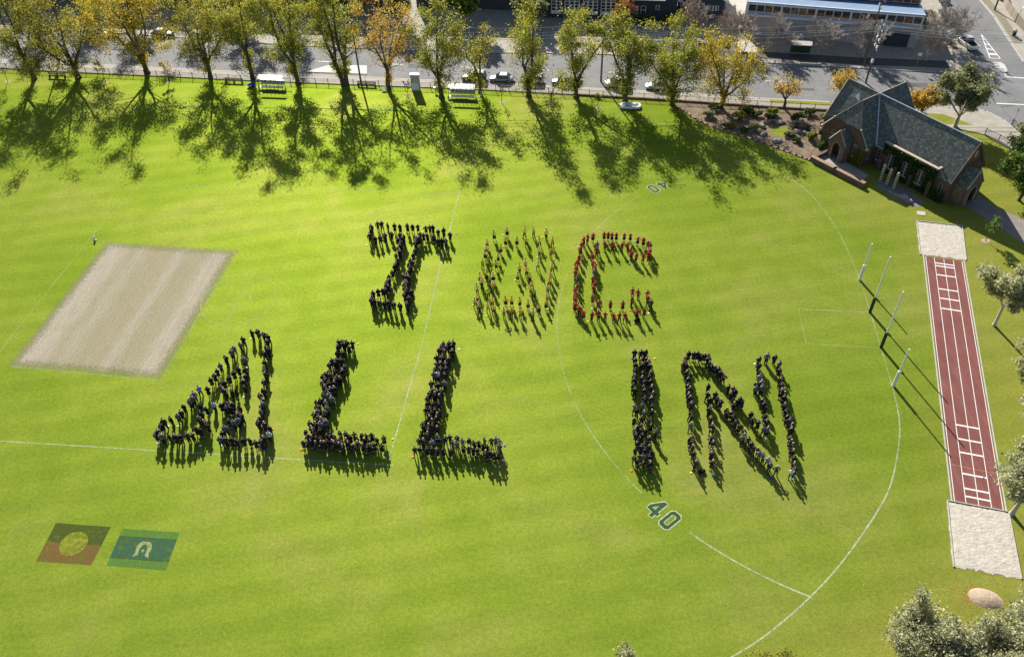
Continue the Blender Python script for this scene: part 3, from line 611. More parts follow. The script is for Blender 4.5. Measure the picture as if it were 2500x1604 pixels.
# the people farther away than the nearest ones: one crowd object
CROWD = [
(27.84,57.32,'g',''),(-23.54,59.34,'k',''),(24.43,59.2,'k',''),(-22.98,59.8,'d',''),
(14.93,62.4,'d',''),(27.0,58.21,'k',''),(-22.03,60.28,'g','B'),(15.69,62.26,'d','B'),
(21.97,60.39,'d',''),(-8.72,63.8,'d',''),(-21.55,60.69,'g',''),(23.93,59.81,'k',''),
(-22.63,60.38,'d',''),(-10.16,63.69,'d',''),(20.12,61.28,'d',''),(26.58,58.78,'k',''),
(24.38,59.81,'k',''),(30.33,57.06,'d',''),(27.95,58.3,'d',''),(-28.36,58.16,'d',''),
(-23.26,60.51,'d',''),(-9.29,64.2,'k','B'),(23.95,60.32,'k','B'),(-22.04,61.08,'g','B'),
(-29.03,58.15,'k',''),(-22.68,60.91,'d',''),(-28.18,58.61,'d',''),(16.02,63.13,'d','B'),
(26.5,59.51,'k',''),(13.95,63.66,'d',''),(-9.89,64.42,'d',''),(-8.59,64.65,'d','B'),
(-9.05,64.6,'d','B'),(30.58,57.62,'d',''),(20.11,62.15,'d',''),(-22.4,61.43,'d',''),
(15.08,63.64,'d',''),(28.0,59.13,'k',''),(-27.76,59.33,'w',''),(-9.51,64.81,'d',''),
(22.29,61.75,'d',''),(-29.77,58.54,'k',''),(30.51,58.31,'d',''),(23.5,61.49,'k',''),
(20.06,62.7,'d',''),(24.91,60.97,'k','B'),(13.9,64.4,'k',''),(-23.01,61.76,'d',''),
(-21.86,62.18,'g',''),(-30.43,58.49,'k',''),(15.07,64.24,'k',''),(16.01,64.06,'d','B'),
(23.22,62.02,'k',''),(-31.18,58.45,'d',''),(30.39,58.87,'d',''),(-22.65,62.29,'g',''),
(-27.83,60.16,'d',''),(-8.93,65.69,'d',''),(-21.65,62.75,'g',''),(-8.21,65.96,'g',''),
(22.24,62.69,'d',''),(25.47,61.48,'k',''),(20.29,63.42,'d',''),(25.97,61.34,'k',''),
(-31.73,58.59,'d',''),(28.38,60.37,'k',''),(15.32,64.93,'d',''),(-9.79,66.0,'d',''),
(23.13,62.61,'k',''),(14.12,65.26,'d',''),(-22.74,62.9,'d',''),(-28.43,60.59,'d',''),
(25.82,61.78,'k',''),(16.01,65.06,'d',''),(30.53,59.68,'k',''),(28.27,60.82,'k',''),
(-32.48,58.7,'d',''),(20.22,63.98,'d',''),(-21.89,63.54,'g','B'),(15.12,65.62,'k',''),
(24.94,62.65,'k',''),(14.26,65.94,'d',''),(-29.2,60.86,'d',''),(-33.15,58.81,'g',''),
(-21.28,64.07,'g',''),(-22.96,63.53,'d',''),(28.23,61.39,'d',''),(15.95,65.68,'d',''),
(-8.25,67.31,'d',''),(22.59,64.0,'k',''),(-22.61,64.0,'d',''),(25.5,62.94,'k',''),
(30.6,60.66,'k',''),(-9.54,67.45,'g',''),(-9.09,67.59,'w',''),(15.31,66.47,'k',''),
(20.44,65.08,'d',''),(-29.23,61.67,'k',''),(25.37,63.37,'k',''),(-33.08,59.71,'d',''),
(16.2,66.32,'d',''),(-21.69,64.76,'g',''),(14.46,66.89,'k','R'),(24.92,63.78,'d',''),
(-32.88,60.33,'g',''),(-22.45,64.94,'g',''),(-8.11,68.28,'d',''),(-8.69,68.27,'d',''),
(20.66,65.76,'d',''),(30.81,61.71,'k',''),(-21.6,65.51,'d',''),(-9.41,68.39,'d',''),
(-31.66,61.39,'g',''),(-21.2,65.75,'d','B'),(-22.06,65.52,'g',''),(-29.27,62.65,'g',''),
(-32.16,61.25,'g',''),(20.45,66.17,'d','B'),(15.39,67.54,'d',''),(16.25,67.36,'d',''),
(28.02,63.42,'g',''),(14.61,67.83,'k',''),(30.97,62.22,'k',''),(-32.65,61.36,'k',''),
(-31.39,62.02,'d',''),(-8.2,69.08,'d','B'),(28.67,63.39,'g',''),(15.35,68.0,'d',''),
(-22.32,66.07,'d','B'),(-36.37,59.51,'d',''),(-8.78,69.23,'d',''),(-9.33,69.18,'d','B'),
(30.73,62.69,'k',''),(28.18,63.88,'d',''),(-29.38,63.37,'d',''),(24.67,65.37,'d',''),
(-31.81,62.21,'d','B'),(16.17,68.03,'d',''),(-35.67,60.15,'k',''),(-36.94,59.46,'d',''),
(-21.31,66.7,'d',''),(-21.98,66.52,'d',''),(-34.93,60.73,'k',''),(24.37,65.77,'d',''),
(-7.81,69.75,'d',''),(31.16,62.96,'k',''),(-29.36,63.83,'g',''),(-37.69,59.3,'d',''),
(14.71,68.71,'k',''),(28.79,64.15,'g',''),(-31.88,62.7,'d',''),(20.56,67.28,'k',''),
(-36.16,60.37,'k',''),(15.55,68.7,'d',''),(16.12,68.6,'d',''),(-21.24,67.2,'d',''),
(-20.76,67.37,'d',''),(-35.24,61.07,'k',''),(-22.76,66.78,'d',''),(-8.64,70.11,'d',''),
(-38.29,59.37,'d',''),(20.28,67.71,'t',''),(24.24,66.43,'d',''),(-9.31,70.15,'d',''),
(-29.45,64.4,'d',''),(-22.45,67.2,'d',''),(-21.12,67.66,'d',''),(31.05,63.73,'k',''),
(-31.93,63.36,'k',''),(-35.54,61.42,'k',''),(23.93,66.81,'k',''),(20.65,67.99,'k',''),
(28.79,64.99,'g',''),(23.6,67.14,'k',''),(-39.05,59.57,'d',''),(-32.91,63.25,'k',''),
(14.78,69.82,'d',''),(-35.9,61.7,'k',''),(-22.85,67.69,'d',''),(-20.53,68.43,'d',''),
(-7.41,71.07,'d',''),(15.57,69.81,'d',''),(-22.06,68.1,'g',''),(-39.85,59.49,'g',''),
(-29.84,65.09,'d',''),(-33.38,63.35,'k',''),(23.5,67.65,'k',''),(31.13,64.5,'d',''),
(16.09,69.79,'d','B'),(-22.51,68.01,'d','B'),(20.86,68.65,'k',''),(-32.85,63.83,'k','B'),
(-36.32,62.02,'k',''),(-21.5,68.63,'k',''),(-9.0,71.36,'d',''),(-8.51,71.46,'t',''),
(28.97,65.94,'k',''),(-33.31,63.88,'k',''),(-22.23,68.59,'d',''),(23.45,68.19,'d',''),
(-20.4,69.17,'d',''),(-29.57,65.85,'d',''),(-40.57,59.76,'k',''),(-34.14,63.84,'k',''),
(-33.73,64.06,'k',''),(-8.17,71.98,'d',''),(-36.22,62.75,'k',''),(-7.45,72.07,'d',''),
(21.26,69.27,'k',''),(22.67,68.88,'k',''),(-8.82,71.98,'d',''),(-40.46,60.22,'d',''),
(21.89,69.24,'k',''),(23.54,68.77,'k',''),(22.35,69.21,'k',''),(23.12,68.96,'k',''),
(-35.78,63.39,'k',''),(-7.35,72.52,'d',''),(29.17,66.83,'k',''),(-8.57,72.47,'d',''),
(-7.84,72.64,'d',''),(-35.1,64.11,'w',''),(31.41,66.05,'k',''),(-21.59,69.92,'d',''),
(-22.36,69.73,'d',''),(-40.44,61.14,'k',''),(-20.98,70.34,'d',''),(-38.81,62.47,'g',''),
(-39.51,62.06,'d',''),(-36.62,63.85,'k',''),(-21.57,70.41,'d',''),(-40.25,61.69,'d',''),
(-29.86,67.35,'d',''),(-31.95,66.49,'k',''),(-32.89,66.06,'k',''),(-33.35,65.83,'d',''),
(-22.12,70.44,'d',''),(-38.61,62.99,'d',''),(29.44,67.84,'d',''),(31.66,67.12,'g',''),
(-34.23,66.0,'d',''),(-20.86,71.61,'d',''),(-38.54,63.94,'d',''),(-32.27,67.39,'d',''),
(-29.88,68.51,'d',''),(30.53,68.35,'g',''),(-37.94,64.56,'g',''),(-21.65,71.73,'d',''),
(-34.7,66.63,'d',''),(31.45,68.26,'d',''),(-37.8,65.0,'g',''),(-29.99,69.05,'d',''),
(-20.25,72.56,'k',''),(-32.24,68.32,'k',''),(-37.75,65.67,'g',''),(-36.37,66.46,'k',''),
(-34.58,67.42,'k',''),(-21.69,72.64,'d',''),(-30.18,69.7,'d',''),(-19.98,73.34,'d',''),
(-20.99,73.12,'d',''),(-34.2,68.2,'k',''),(-20.64,73.5,'d',''),(-37.44,66.64,'w',''),
(-32.47,69.27,'d',''),(-21.21,73.61,'d',''),(-21.66,73.55,'d',''),(-33.77,68.89,'k',''),
(-30.37,70.54,'d',''),(-33.34,69.5,'k',''),(-36.35,68.0,'k',''),(-36.03,68.6,'k',''),
(-35.94,69.46,'k',''),(-30.69,72.05,'d',''),(-32.96,71.14,'g',''),(-30.33,72.6,'d',''),
(-35.74,70.31,'g',''),(-30.64,73.19,'d',''),(-35.3,71.45,'d',''),(-30.78,74.26,'d','B'),
(-34.92,72.61,'g',''),(-34.77,73.31,'g','B'),(-13.53,80.04,'d',''),(-30.81,75.14,'d',''),
(-14.52,80.06,'d',''),(-34.09,73.95,'g',''),(-15.3,80.22,'d',''),(-31.47,75.58,'d','B'),
(-33.87,74.67,'d',''),(-15.99,80.49,'d',''),(-16.61,80.56,'d',''),(-13.41,81.34,'d',''),
(-32.28,75.97,'d',''),(-17.4,80.8,'d','B'),(-17.92,80.83,'d',''),(-33.03,75.96,'d',''),
(-14.03,82.05,'d',''),(-18.37,81.24,'d','B'),(-13.15,82.58,'d',''),(-13.91,82.5,'k',''),
(-18.32,81.86,'d',''),(-13.79,83.06,'d',''),(-14.14,83.36,'d',''),(-18.24,82.56,'d',''),
(-16.65,83.07,'d',''),(-17.63,83.0,'k','B'),(-13.86,83.72,'d',''),(-17.07,83.24,'k','B'),
(-14.22,84.01,'d','B'),(-16.33,83.82,'k',''),(-13.86,84.29,'d',''),(-16.69,84.12,'k',''),
(-14.11,84.68,'d','B'),(-16.62,84.64,'k',''),(-13.72,85.37,'d','B'),(-16.33,84.99,'k',''),
(-14.07,85.67,'d',''),(-14.37,86.02,'k',''),(-16.4,85.83,'k',''),(-14.08,86.37,'k','B'),
(-13.78,87.08,'k',''),(-16.06,86.92,'k',''),(-13.65,87.57,'k',''),(-13.79,88.17,'d',''),
(-15.84,88.06,'d',''),(-13.47,88.76,'d',''),(-15.64,88.47,'d',''),(-13.68,89.18,'d',''),
(-15.61,88.93,'k',''),(-15.47,89.39,'k',''),(-13.42,90.48,'k',''),(-15.81,90.62,'k','B'),
(-15.29,91.03,'d','B'),(-13.21,91.47,'k',''),(-15.58,91.98,'d','B'),(-8.98,93.28,'d','B'),
(-10.01,93.29,'d',''),(-15.43,92.55,'d',''),(-9.48,93.35,'d',''),(-13.24,92.95,'d','B'),
(-15.35,93.35,'d',''),(-13.2,93.82,'k','B'),(-12.79,94.03,'k',''),(-10.7,94.57,'k',''),
(-15.72,93.87,'d','B'),(-13.14,94.33,'k',''),(-8.41,94.94,'d',''),(-15.14,94.21,'d','B'),
(-11.64,94.81,'k','B'),(-12.19,94.8,'k',''),(-15.04,94.65,'d',''),(-12.72,95.07,'d','B'),
(-10.13,95.65,'d',''),(-9.34,95.78,'d',''),(-19.07,94.54,'d',''),(-15.63,95.25,'d',''),
(-18.46,94.82,'d',''),(-17.74,95.33,'d',''),(-16.86,95.6,'d','B'),(-19.98,95.19,'d',''),
(-10.92,96.73,'d','B'),(-11.37,96.71,'d',''),(-11.97,96.75,'k','B'),(-13.14,97.11,'k',''),
(-13.94,97.25,'k',''),(-14.66,97.2,'k','B'),(-15.73,97.08,'k',''),(-19.9,96.4,'k','B'),
(-16.55,97.37,'k',''),(-17.57,97.67,'d',''),(-19.94,97.35,'d',''),(-18.48,97.97,'d','B'),
(-19.1,98.1,'d',''),]
MARKERS = [
(-18.38, 80.61, 'yellow', 'yellow marker disc, first from left of the yellow ones by the upper black letter'),
(-18.04, 83.12, 'yellow', 'yellow marker disc, second from left of the yellow ones by the upper black letter'),
(-14.32, 82.63, 'yellow', 'yellow marker disc, third from left of the yellow ones by the upper black letter'),
(-7.6, 96.65, 'orange', 'orange marker disc on the grass by the upper black letter'),
(-20.42, 94.7, 'white', 'white marker disc on the grass by the upper black letter'),
(-4.98, 81.0, 'yellow', 'yellow marker disc, first from left of the yellow ones by the yellow letter'),
(-3.25, 78.76, 'yellow', 'yellow marker disc, second from left of the yellow ones by the yellow letter'),
(-0.8, 95.9, 'yellow', 'yellow marker disc, third from left of the yellow ones by the yellow letter'),
(-0.79, 93.26, 'yellow', 'yellow marker disc, fourth from left of the yellow ones by the yellow letter'),
(0.69, 85.72, 'yellow', 'yellow marker disc, fifth from left of the yellow ones by the yellow letter'),
(3.94, 90.46, 'yellow', 'yellow marker disc, sixth from left of the yellow ones by the yellow letter'),
(4.93, 95.01, 'yellow', 'yellow marker disc, seventh from left of the yellow ones by the yellow letter'),
(4.79, 79.65, 'yellow', 'yellow marker disc, eighth from left of the yellow ones by the yellow letter'),
(6.21, 89.87, 'yellow', 'yellow marker disc, ninth from left of the yellow ones by the yellow letter'),
(6.63, 92.81, 'yellow', 'yellow marker disc, tenth from left of the yellow ones by the yellow letter'),
(9.88, 92.41, 'teal', 'teal marker disc, first from left of the teal ones by the red letter C'),
(16.71, 88.46, 'teal', 'teal marker disc, second from left of the teal ones by the red letter C'),
(17.98, 93.21, 'teal', 'teal marker disc, third from left of the teal ones by the red letter C'),
(8.12, 79.19, 'yellow', 'yellow marker disc, first from left of the yellow ones by the red letter C'),
(9.83, 76.98, 'yellow', 'yellow marker disc, second from left of the yellow ones by the red letter C'),
(10.59, 79.38, 'yellow', 'yellow marker disc, third from left of the yellow ones by the red letter C'),
(19.19, 88.23, 'yellow', 'yellow marker disc, fourth from left of the yellow ones by the red letter C'),
(15.51, 78.78, 'orange', 'orange marker disc, first from left of the orange ones by the red letter C'),
(15.72, 76.34, 'orange', 'orange marker disc, second from left of the orange ones by the red letter C'),
(17.83, 78.1, 'white', 'white marker disc on the grass by the red letter C'),
(-40.67, 59.6, 'white', 'white marker disc, first from left of the white ones by the letter A'),
(-40.17, 62.09, 'white', 'white marker disc, second from left of the white ones by the letter A'),
(-39.05, 62.04, 'white', 'white marker disc, third from left of the white ones by the letter A'),
(-35.7, 59.09, 'white', 'white marker disc, fourth from left of the white ones by the letter A'),
(-33.26, 58.94, 'white', 'white marker disc, fifth from left of the white ones by the letter A'),
(-32.27, 66.18, 'white', 'white marker disc, sixth from left of the white ones by the letter A'),
(-32.82, 71.1, 'white', 'white marker disc, seventh from left of the white ones by the letter A'),
(-33.48, 76.2, 'white', 'white marker disc, eighth from left of the white ones by the letter A'),
(-30.94, 75.91, 'white', 'white marker disc, ninth from left of the white ones by the letter A'),
(-35.64, 64.06, 'blue', 'blue marker disc, first from left of the blue ones by the letter A'),
(-32.81, 61.25, 'blue', 'blue marker disc, second from left of the blue ones by the letter A'),
(-31.55, 60.95, 'blue', 'blue marker disc, third from left of the blue ones by the letter A'),
(-28.13, 58.31, 'blue', 'blue marker disc, fourth from left of the blue ones by the letter A'),
(-31.85, 63.58, 'yellow', 'yellow marker disc on the grass by the letter A'),
(-29.11, 60.79, 'orange', 'orange marker disc, first from left of the orange ones by the letter A'),
(-27.96, 61.05, 'orange', 'orange marker disc, second from left of the orange ones by the letter A'),
(-19.6, 74.51, 'yellow', 'yellow marker disc, first from left of the yellow ones by the first letter L'),
(-13.93, 58.94, 'yellow', 'yellow marker disc, second from left of the yellow ones by the first letter L'),
(-24.13, 57.92, 'orange', 'orange marker disc on the grass by the first letter L'),
(-14.25, 56.5, 'blue', 'blue marker disc on the grass by the first letter L'),
(-6.74, 72.82, 'white', 'white marker disc, first from left of the white ones by the second letter L'),
(-1.5, 55.42, 'white', 'white marker disc, second from left of the white ones by the second letter L'),
(-11.51, 56.32, 'orange', 'orange marker disc on the grass by the second letter L'),
(-1.3, 57.4, 'blue', 'blue marker disc on the grass by the second letter L'),
(14.57, 70.18, 'blue', 'blue marker disc on the grass by the letter I'),
(17.36, 69.96, 'yellow', 'yellow marker disc on the grass by the letter I'),
(12.31, 53.34, 'orange', 'orange marker disc, first from left of the orange ones by the letter I'),
(14.81, 53.25, 'orange', 'orange marker disc, second from left of the orange ones by the letter I'),
(18.7, 52.77, 'yellow', 'yellow marker disc on the grass by the letter N'),
(21.08, 52.41, 'teal', 'teal marker disc, first from left of the teal ones by the letter N'),
(29.4, 51.47, 'teal', 'teal marker disc, second from left of the teal ones by the letter N'),
(29.27, 68.4, 'white', 'white marker disc, first from left of the white ones by the letter N'),
(27.79, 56.98, 'white', 'white marker disc, second from left of the white ones by the letter N'),
(27.0, 51.73, 'blue', 'blue marker disc on the grass by the letter N'),
]
# ------------------------------------------------------------------ ground and field
struct('ground', MB().sheet([(-1500, -1500), (1500, -1500), (1500, 1500), (-1500, 1500)], 0), M['grass'])

# dry cricket square with rolled strips
t = NT('dry_turf_square')
oc = t.coords(); sp = t.n('ShaderNodeSeparateXYZ'); t.l(oc, sp.inputs[0])
u = t.math('ADD', t.math('MULTIPLY', t.math('ADD', sp.outputs[0], 10.0), .05), t.math('MULTIPLY', t.math('SUBTRACT', t.noise(.5, 4), .5), .06))
band = t.ramp(u, [(0, (.36, .325, .205)), (.06, (.46, .435, .35)), (.17, (.43, .40, .315)), (.24, (.31, .305, .18)), (.31, (.38, .36, .255)), (.40, (.295, .285, .150)),
                  (.55, (.32, .305, .175)), (.61, (.43, .405, .32)), (.68, (.285, .285, .15)), (.80, (.33, .315, .19)), (.86, (.46, .435, .355)), (.93, (.43, .395, .30)), (1, (.31, .28, .16))])
streak = t.noise(1.0, 6, .75, vec=t.coords(scale=(2.6, .22, 1)))
band = t.mix(t.ramp(streak, [(.42, (0, 0, 0)), (.72, (.65,)*3)]), band, (.215, .190, .110))
band = t.mix(t.ramp(t.noise(.45, 5, .7), [(.50, (0, 0, 0)), (.8, (.5,)*3)]), band, (.185, .190, .075))
band = t.mix(.38, band, (.345, .315, .225))
band = t.mix(1.0, band, (.79, .765, .78), 'MULTIPLY')
band = t.mix(1.0, band, t.ramp(t.noise(5, 5, .8), [(.28, (.46, .46, .44)), (.72, (1.46, 1.45, 1.43))]), 'MULTIPLY')
ax = t.math('SUBTRACT', 10.4, t.math('ABSOLUTE', sp.outputs[0])); ay = t.math('SUBTRACT', 12.9, t.math('ABSOLUTE', sp.outputs[1]))
edge = t.math('MULTIPLY', t.math('MINIMUM', ax, ay), .6)
edge = t.math('ADD', edge, t.math('MULTIPLY', t.math('SUBTRACT', t.noise(2.2, 6, .75), .5), 2.4), clamp=True)
M['square'] = t.done(t.bsdf(band, .85, .12, bump=t.noise(8, 4), bstr=.5, bdist=.04, alpha=edge))
sq = struct('cricket_square', MB().sheet([(-10.4, -12.9), (10.4, -12.9), (10.4, 12.9), (-10.4, 12.9)], 0), M['square'], loc=(-51.2, 83.8, .004), rz=math.radians(-9.1))

# painted lines
GC = Vector((45.68, 73.57)); GA = 1.4485
GLv = Vector((math.cos(GA), math.sin(GA))); GN = Vector((-math.sin(GA), math.cos(GA)))
bnd = [(-120, 139.5), (-60, 138.6), (-30, 136.0), (-8, 133.4), (4, 131.8), (11.8, 130.2), (19.2, 128.6), (26, 126.2), (31.1, 123.4), (37.5, 114.9+3.6), (39.7, 113.6), (44.3, 107.5), (46, 103.8), (47, 98.3), (47.4, 93.5),
       (47.3, 89.4), (46.9, 83.2), (46.3, 77.7), (45.2, 70.0), (44.4, 64.0), (43.5, 59.1), (42.1, 55.5), (39.3, 50.1), (36.2, 46.4), (31.0, 41.1), (27.5, 38.2), (24.4, 35.9), (21.1, 33.8), (18.5, 32.5), (12, 29.6), (0, 26)]
bnd[9] = (36.6, 117.0)
def smooth_line(p, it=3):
    for _ in range(it):
        q = [p[0]]
        for a, b in zip(p, p[1:]):
            q += [(a[0]*.75+b[0]*.25, a[1]*.75+b[1]*.25), (a[0]*.25+b[0]*.75, a[1]*.25+b[1]*.75)]
        p = q+[p[-1]]
    return p
bs = smooth_line(bnd)
near = [p for p in bs if p[1] < 62]; far = [p for p in bs if p[1] >= 61.2]
struct('boundary_line', MB().strip(near, .15, .006), M['chalk'])
struct('boundary_line', MB().strip(far, .13, .006), M['chalk_faint'])
def arc(a0, a1, R=40.0, c=GC, n=60): return [(c.x+R*math.cos(a0+(a1-a0)*i/n), c.y+R*math.sin(a0+(a1-a0)*i/n)) for i in range(n+1)]
A_ = math.atan2
ang = lambda x, y: A_(y-GC.y, x-GC.x) % (2*math.pi)
struct('forty_metre_arc', MB().strip(arc(ang(17.2, 45.5), ang(27.5, 38.2)), .15, .0065), M['chalk'])
struct('forty_metre_arc', MB().strip(arc(ang(8.3, 87.0), ang(13.1, 50.4)), .14, .0065), M['chalk_faint'])
struct('forty_metre_arc', MB().strip(arc(ang(37.5, 113.0), ang(26.2, 108.8)), .13, .0065), M['chalk_faint'])
struct('forty_metre_arc', MB().strip(arc(ang(20.6, 104.8), ang(10.5, 92.5)), .13, .0065), M['chalk_faint'])
g = MB()
for q in ([GC+GLv*3.2, GC+GLv*3.2+GN*8.95], [GC-GLv*3.2, GC-GLv*3.2+GN*8.95], [GC+GLv*3.2+GN*8.95, GC-GLv*3.2+GN*8.95]): g.strip([p[:] for p in q], .11, .0068)
struct('goal_square_line', g, M['chalk_faint'])
cc = Vector((-36.7, 84.0))
struct('centre_circle_line', MB().strip(arc(0, 2*math.pi, 5.0, cc), .11, .0072), M['chalk_faint'])
struct('centre_circle_line', MB().strip(arc(0, 2*math.pi, 1.55, cc, 30), .10, .0072), M['chalk_faint'])
struct('centre_line', MB().strip([(-35.94, 89.07), (-37.34, 78.98)], .11, .0072), M['chalk_faint'])
struct('field_line', MB().strip([(-7.2, 108.3), (-9.9, 87.7), (-11.4, 74.3), (-14.0, 57.0)], .13, .0060), M['chalk'])
struct('field_line', MB().strip([(-62, 61.2), (-40.7, 58.6), (-13.6, 55.3)], .12, .0061), M['chalk'])
struct('field_line', MB().strip([(-7.3, 107), (-22, 108.6), (-59.1, 112.6)], .10, .0062), M['chalk_faint'])
struct('field_line', MB().strip([(-58.6, 113), (-61.6, 101.1), (-65.5, 75.4)], .10, .0063), M['chalk_faint'])
struct('field_line', MB().strip([(-39.0, 95.2), (-43.2, 69.4)], .10, .0074), M['chalk_faint'])
struct('field_line', MB().strip([(-63.2, 72.9), (-43.2, 69.4)], .10, .0075), M['chalk_faint'])
# faint mower tracks along the far side
struct('mower_track', MB().strip([(-60, 138.0), (-30, 134.9), (-8, 131.8)], .30, .0052), M['flag_green'])

# the painted 40s: block digits, dark with a pale outline
def digit_poly(ch):
    if ch == '0':
        o = [(.22, 0), (.78, 0), (1, .22), (1, 1.48), (.78, 1.7), (.22, 1.7), (0, 1.48), (0, .22)]
        i = [(.40, .36), (.60, .36), (.68, .44), (.68, 1.26), (.60, 1.34), (.40, 1.34), (.32, 1.26), (.32, .44)]
        return o, i
    o = [(.55, 0), (.92, 0), (.92, .36), (1.12, .36), (1.12, .68), (.92, .68), (.92, 1.7), (.55, 1.7), (-.02, .80), (-.02, .36), (.55, .36)]
    i = [(.33, .70), (.57, .70), (.57, 1.12)]
    return o, i
def digits(name, origin, xdir, s):
    xd = Vector(xdir).normalized(); yd = Vector((-xd.y, xd.x)); O = Vector(origin)
    mp = lambda p, off: (O+xd*(p[0]*s[0]+off)+yd*(p[1]*s[1]))[:]
    root = bpy.data.objects.new(name, None); link(root); root['kind'] = 'structure'
    off = 0
    for ch in '40':
        o_, i_ = digit_poly(ch); o_ = [mp(p, off) for p in o_]; i_ = [mp(p, off) for p in i_]
        bm = bmesh.new()
        ov = [bm.verts.new((x, y, .0078)) for x, y in o_]; iv = [bm.verts.new((x, y, .0078)) for x, y in i_]
        es = [bm.edges.new((v[k], v[(k+1) % len(v)])) for v in (ov, iv) for k in range(len(v))]
        bmesh.ops.triangle_fill(bm, use_beauty=True, use_dissolve=False, edges=es)
        me = bpy.data.meshes.new('digit'); bm.to_mesh(me); bm.free(); me.materials.append(M['digit_dark'])
        d = ob('digit', me, parent=root)
        ob('outline', MB().strip(o_+[o_[0]], .12, .0090).strip(i_+[i_[0]], .09, .0091), M['chalk_outline'], d)
        off += 1.45*s[0]
    return root
digits('painted_forty', (12.85, 48.35), (1.5, -1.95), (1.36, 1.46))
digits('painted_forty', (24.3, 108.4), (-2.1, -1.2), (1.3, 1.3))

# two flags painted on the turf
def quadmap(c, u, v):
    a, b, cc_, d = [Vector(p) for p in c]
    return ((a*(1-u)+b*u)*(1-v)+(d*(1-u)+cc_*u)*v)[:]
F1 = [(-48.5, 49.5), (-42.5, 48.75), (-43.05, 44.35), (-48.85, 45.05)]
fl = bpy.data.objects.new('painted_flag', None); link(fl); fl['kind'] = 'structure'
q = lambda c, u0, u1, v0, v1: [quadmap(c, u0, v0), quadmap(c, u0, v1), quadmap(c, u1, v1), quadmap(c, u1, v0)]
ob('dark_band', MB().sheet(q(F1, 0, 1, 0, .5), .0080), M['flag_black'], fl)
ob('red_band', MB().sheet(q(F1, 0, 1, .5, 1), .0080), M['flag_red'], fl)
ob('yellow_disc', MB().sheet([quadmap(F1, .5+.238*math.cos(a), .5+.315*math.sin(a)) for a in [-2*math.pi*i/40 for i in range(40)]], .0092), M['flag_yellow'], fl)
F2 = [(-41.2, 48.5), (-35.1, 47.8), (-35.3, 43.45), (-41.5, 44.25)]
fl = bpy.data.objects.new('painted_flag', None); link(fl); fl['kind'] = 'structure'
ob('green_band', MB().sheet(q(F2, 0, 1, 0, .20), .0080), M['flag_green'], fl)
ob('black_stripe', MB().sheet(q(F2, 0, 1, .20, .225), .0080), M['flag_black'], fl)
ob('blue_band', MB().sheet(q(F2, 0, 1, .225, .775), .0080), M['flag_blue'], fl)
ob('black_stripe', MB().sheet(q(F2, 0, 1, .775, .80), .0080), M['flag_black'], fl)
ob('green_band', MB().sheet(q(F2, 0, 1, .80, 1), .0080), M['flag_green'], fl)
hd = [(.36, .735), (.44, .68), (.435, .52), (.45, .43), (.485, .385), (.515, .385), (.55, .43), (.565, .52), (.56, .68), (.64, .735), (.615, .60), (.635, .47), (.61, .37), (.565, .315), (.525, .30), (.50, .325), (.475, .30), (.435, .315), (.39, .37), (.365, .47), (.385, .60)]
bm = bmesh.new(); vv = [bm.verts.new((*quadmap(F2, a, b), .0092)) for a, b in hd]
bmesh.ops.triangle_fill(bm, use_beauty=True, use_dissolve=False, edges=[bm.edges.new((vv[i], vv[(i+1) % len(vv)])) for i in range(len(vv))])
me = bpy.data.meshes.new('headdress_emblem'); bm.to_mesh(me); bm.free(); me.materials.append(M['flag_white']); ob('headdress_emblem', me, parent=fl)
st = [quadmap(F2, .5+(.040 if i % 2 == 0 else .016)*math.sin(i*math.pi/5), .555-(.062 if i % 2 == 0 else .025)*math.cos(i*math.pi/5)) for i in range(10)]
ob('star', MB().sheet(st[::-1], .0093), M['flag_white'], fl)

# long-jump runway and sand pits
RO = Vector((57.34, 87.59)); RD = Vector((-.299, -.954)).normalized(); RP = Vector((-RD.y, RD.x)); L_RUN = 41.6
rp = lambda a, b: (RO+RD*b+RP*a)[:]
run = struct('jump_runway', MB().sheet([rp(0, 0), rp(0, L_RUN), rp(4.88, L_RUN), rp(4.88, 0)], .012), M['track'])
for a, w in ((.12, .07), (1.22, .07), (2.44, .07), (3.66, .07), (4.76, .07)):
    ob('lane_line', MB().strip([rp(a, .1), rp(a, L_RUN-.1)], w, .017), M['white_paint'], run)
for b in (1.24, 1.84, 3.79, 6.76, 8.68, 10.7, 30.65, 32.7, 34.62, 37.55, 39.5, 40.52):
    ob('take_off_board', MB().strip([rp(1.26, b), rp(3.62, b)], .20, .021), M['white_paint'], run)
ob('worn_line', MB().strip([rp(.2, 36.6), rp(4.7, 36.7)], .05, .0165), pm('tan_line', (.40, .24, .14), (.3, .17, .1), 3), run)
ob('kerb', MB().wall([rp(-.16, -.1), rp(-.16, L_RUN)], .14, 0, .05), M['kerb'], run)
ob('kerb', MB().wall([rp(5.04, -.1), rp(5.04, L_RUN)], .14, 0, .05), M['kerb'], run)
def pit(pts, frame_sides):
    xs = np.linspace(0, 1, 25); V = []; F = []
    rg = np.random.default_rng(3)
    for j, v in enumerate(xs):
        for i, uu in enumerate(xs):
            x, y = quadmap(pts, uu, v)
            edge_ = min(uu, 1-uu, v, 1-v)
            jj = (rg.random(2)-.5)*.28 if edge_ < .01 else (0, 0)
            V.append((x+jj[0], y+jj[1], .02+(.07*rg.random() if edge_ > .02 else 0)))
    for j in range(24):
        for i in range(24): F.append((j*25+i, (j+1)*25+i, (j+1)*25+i+1, j*25+i+1))
    o = ob('sand_pit', npmesh('sand_pit', V, F, M['sand'], True)); o['kind'] = 'structure'
    for a, b in frame_sides: ob('pit_edging', MB().wall([pts[a], pts[b]], .10, 0, .13), M['kerb'], o)
pit([(59.24, 95.52), (65.17, 93.92), (62.56, 86.37), (56.86, 87.92)], [(0, 1), (1, 2), (3, 0)])
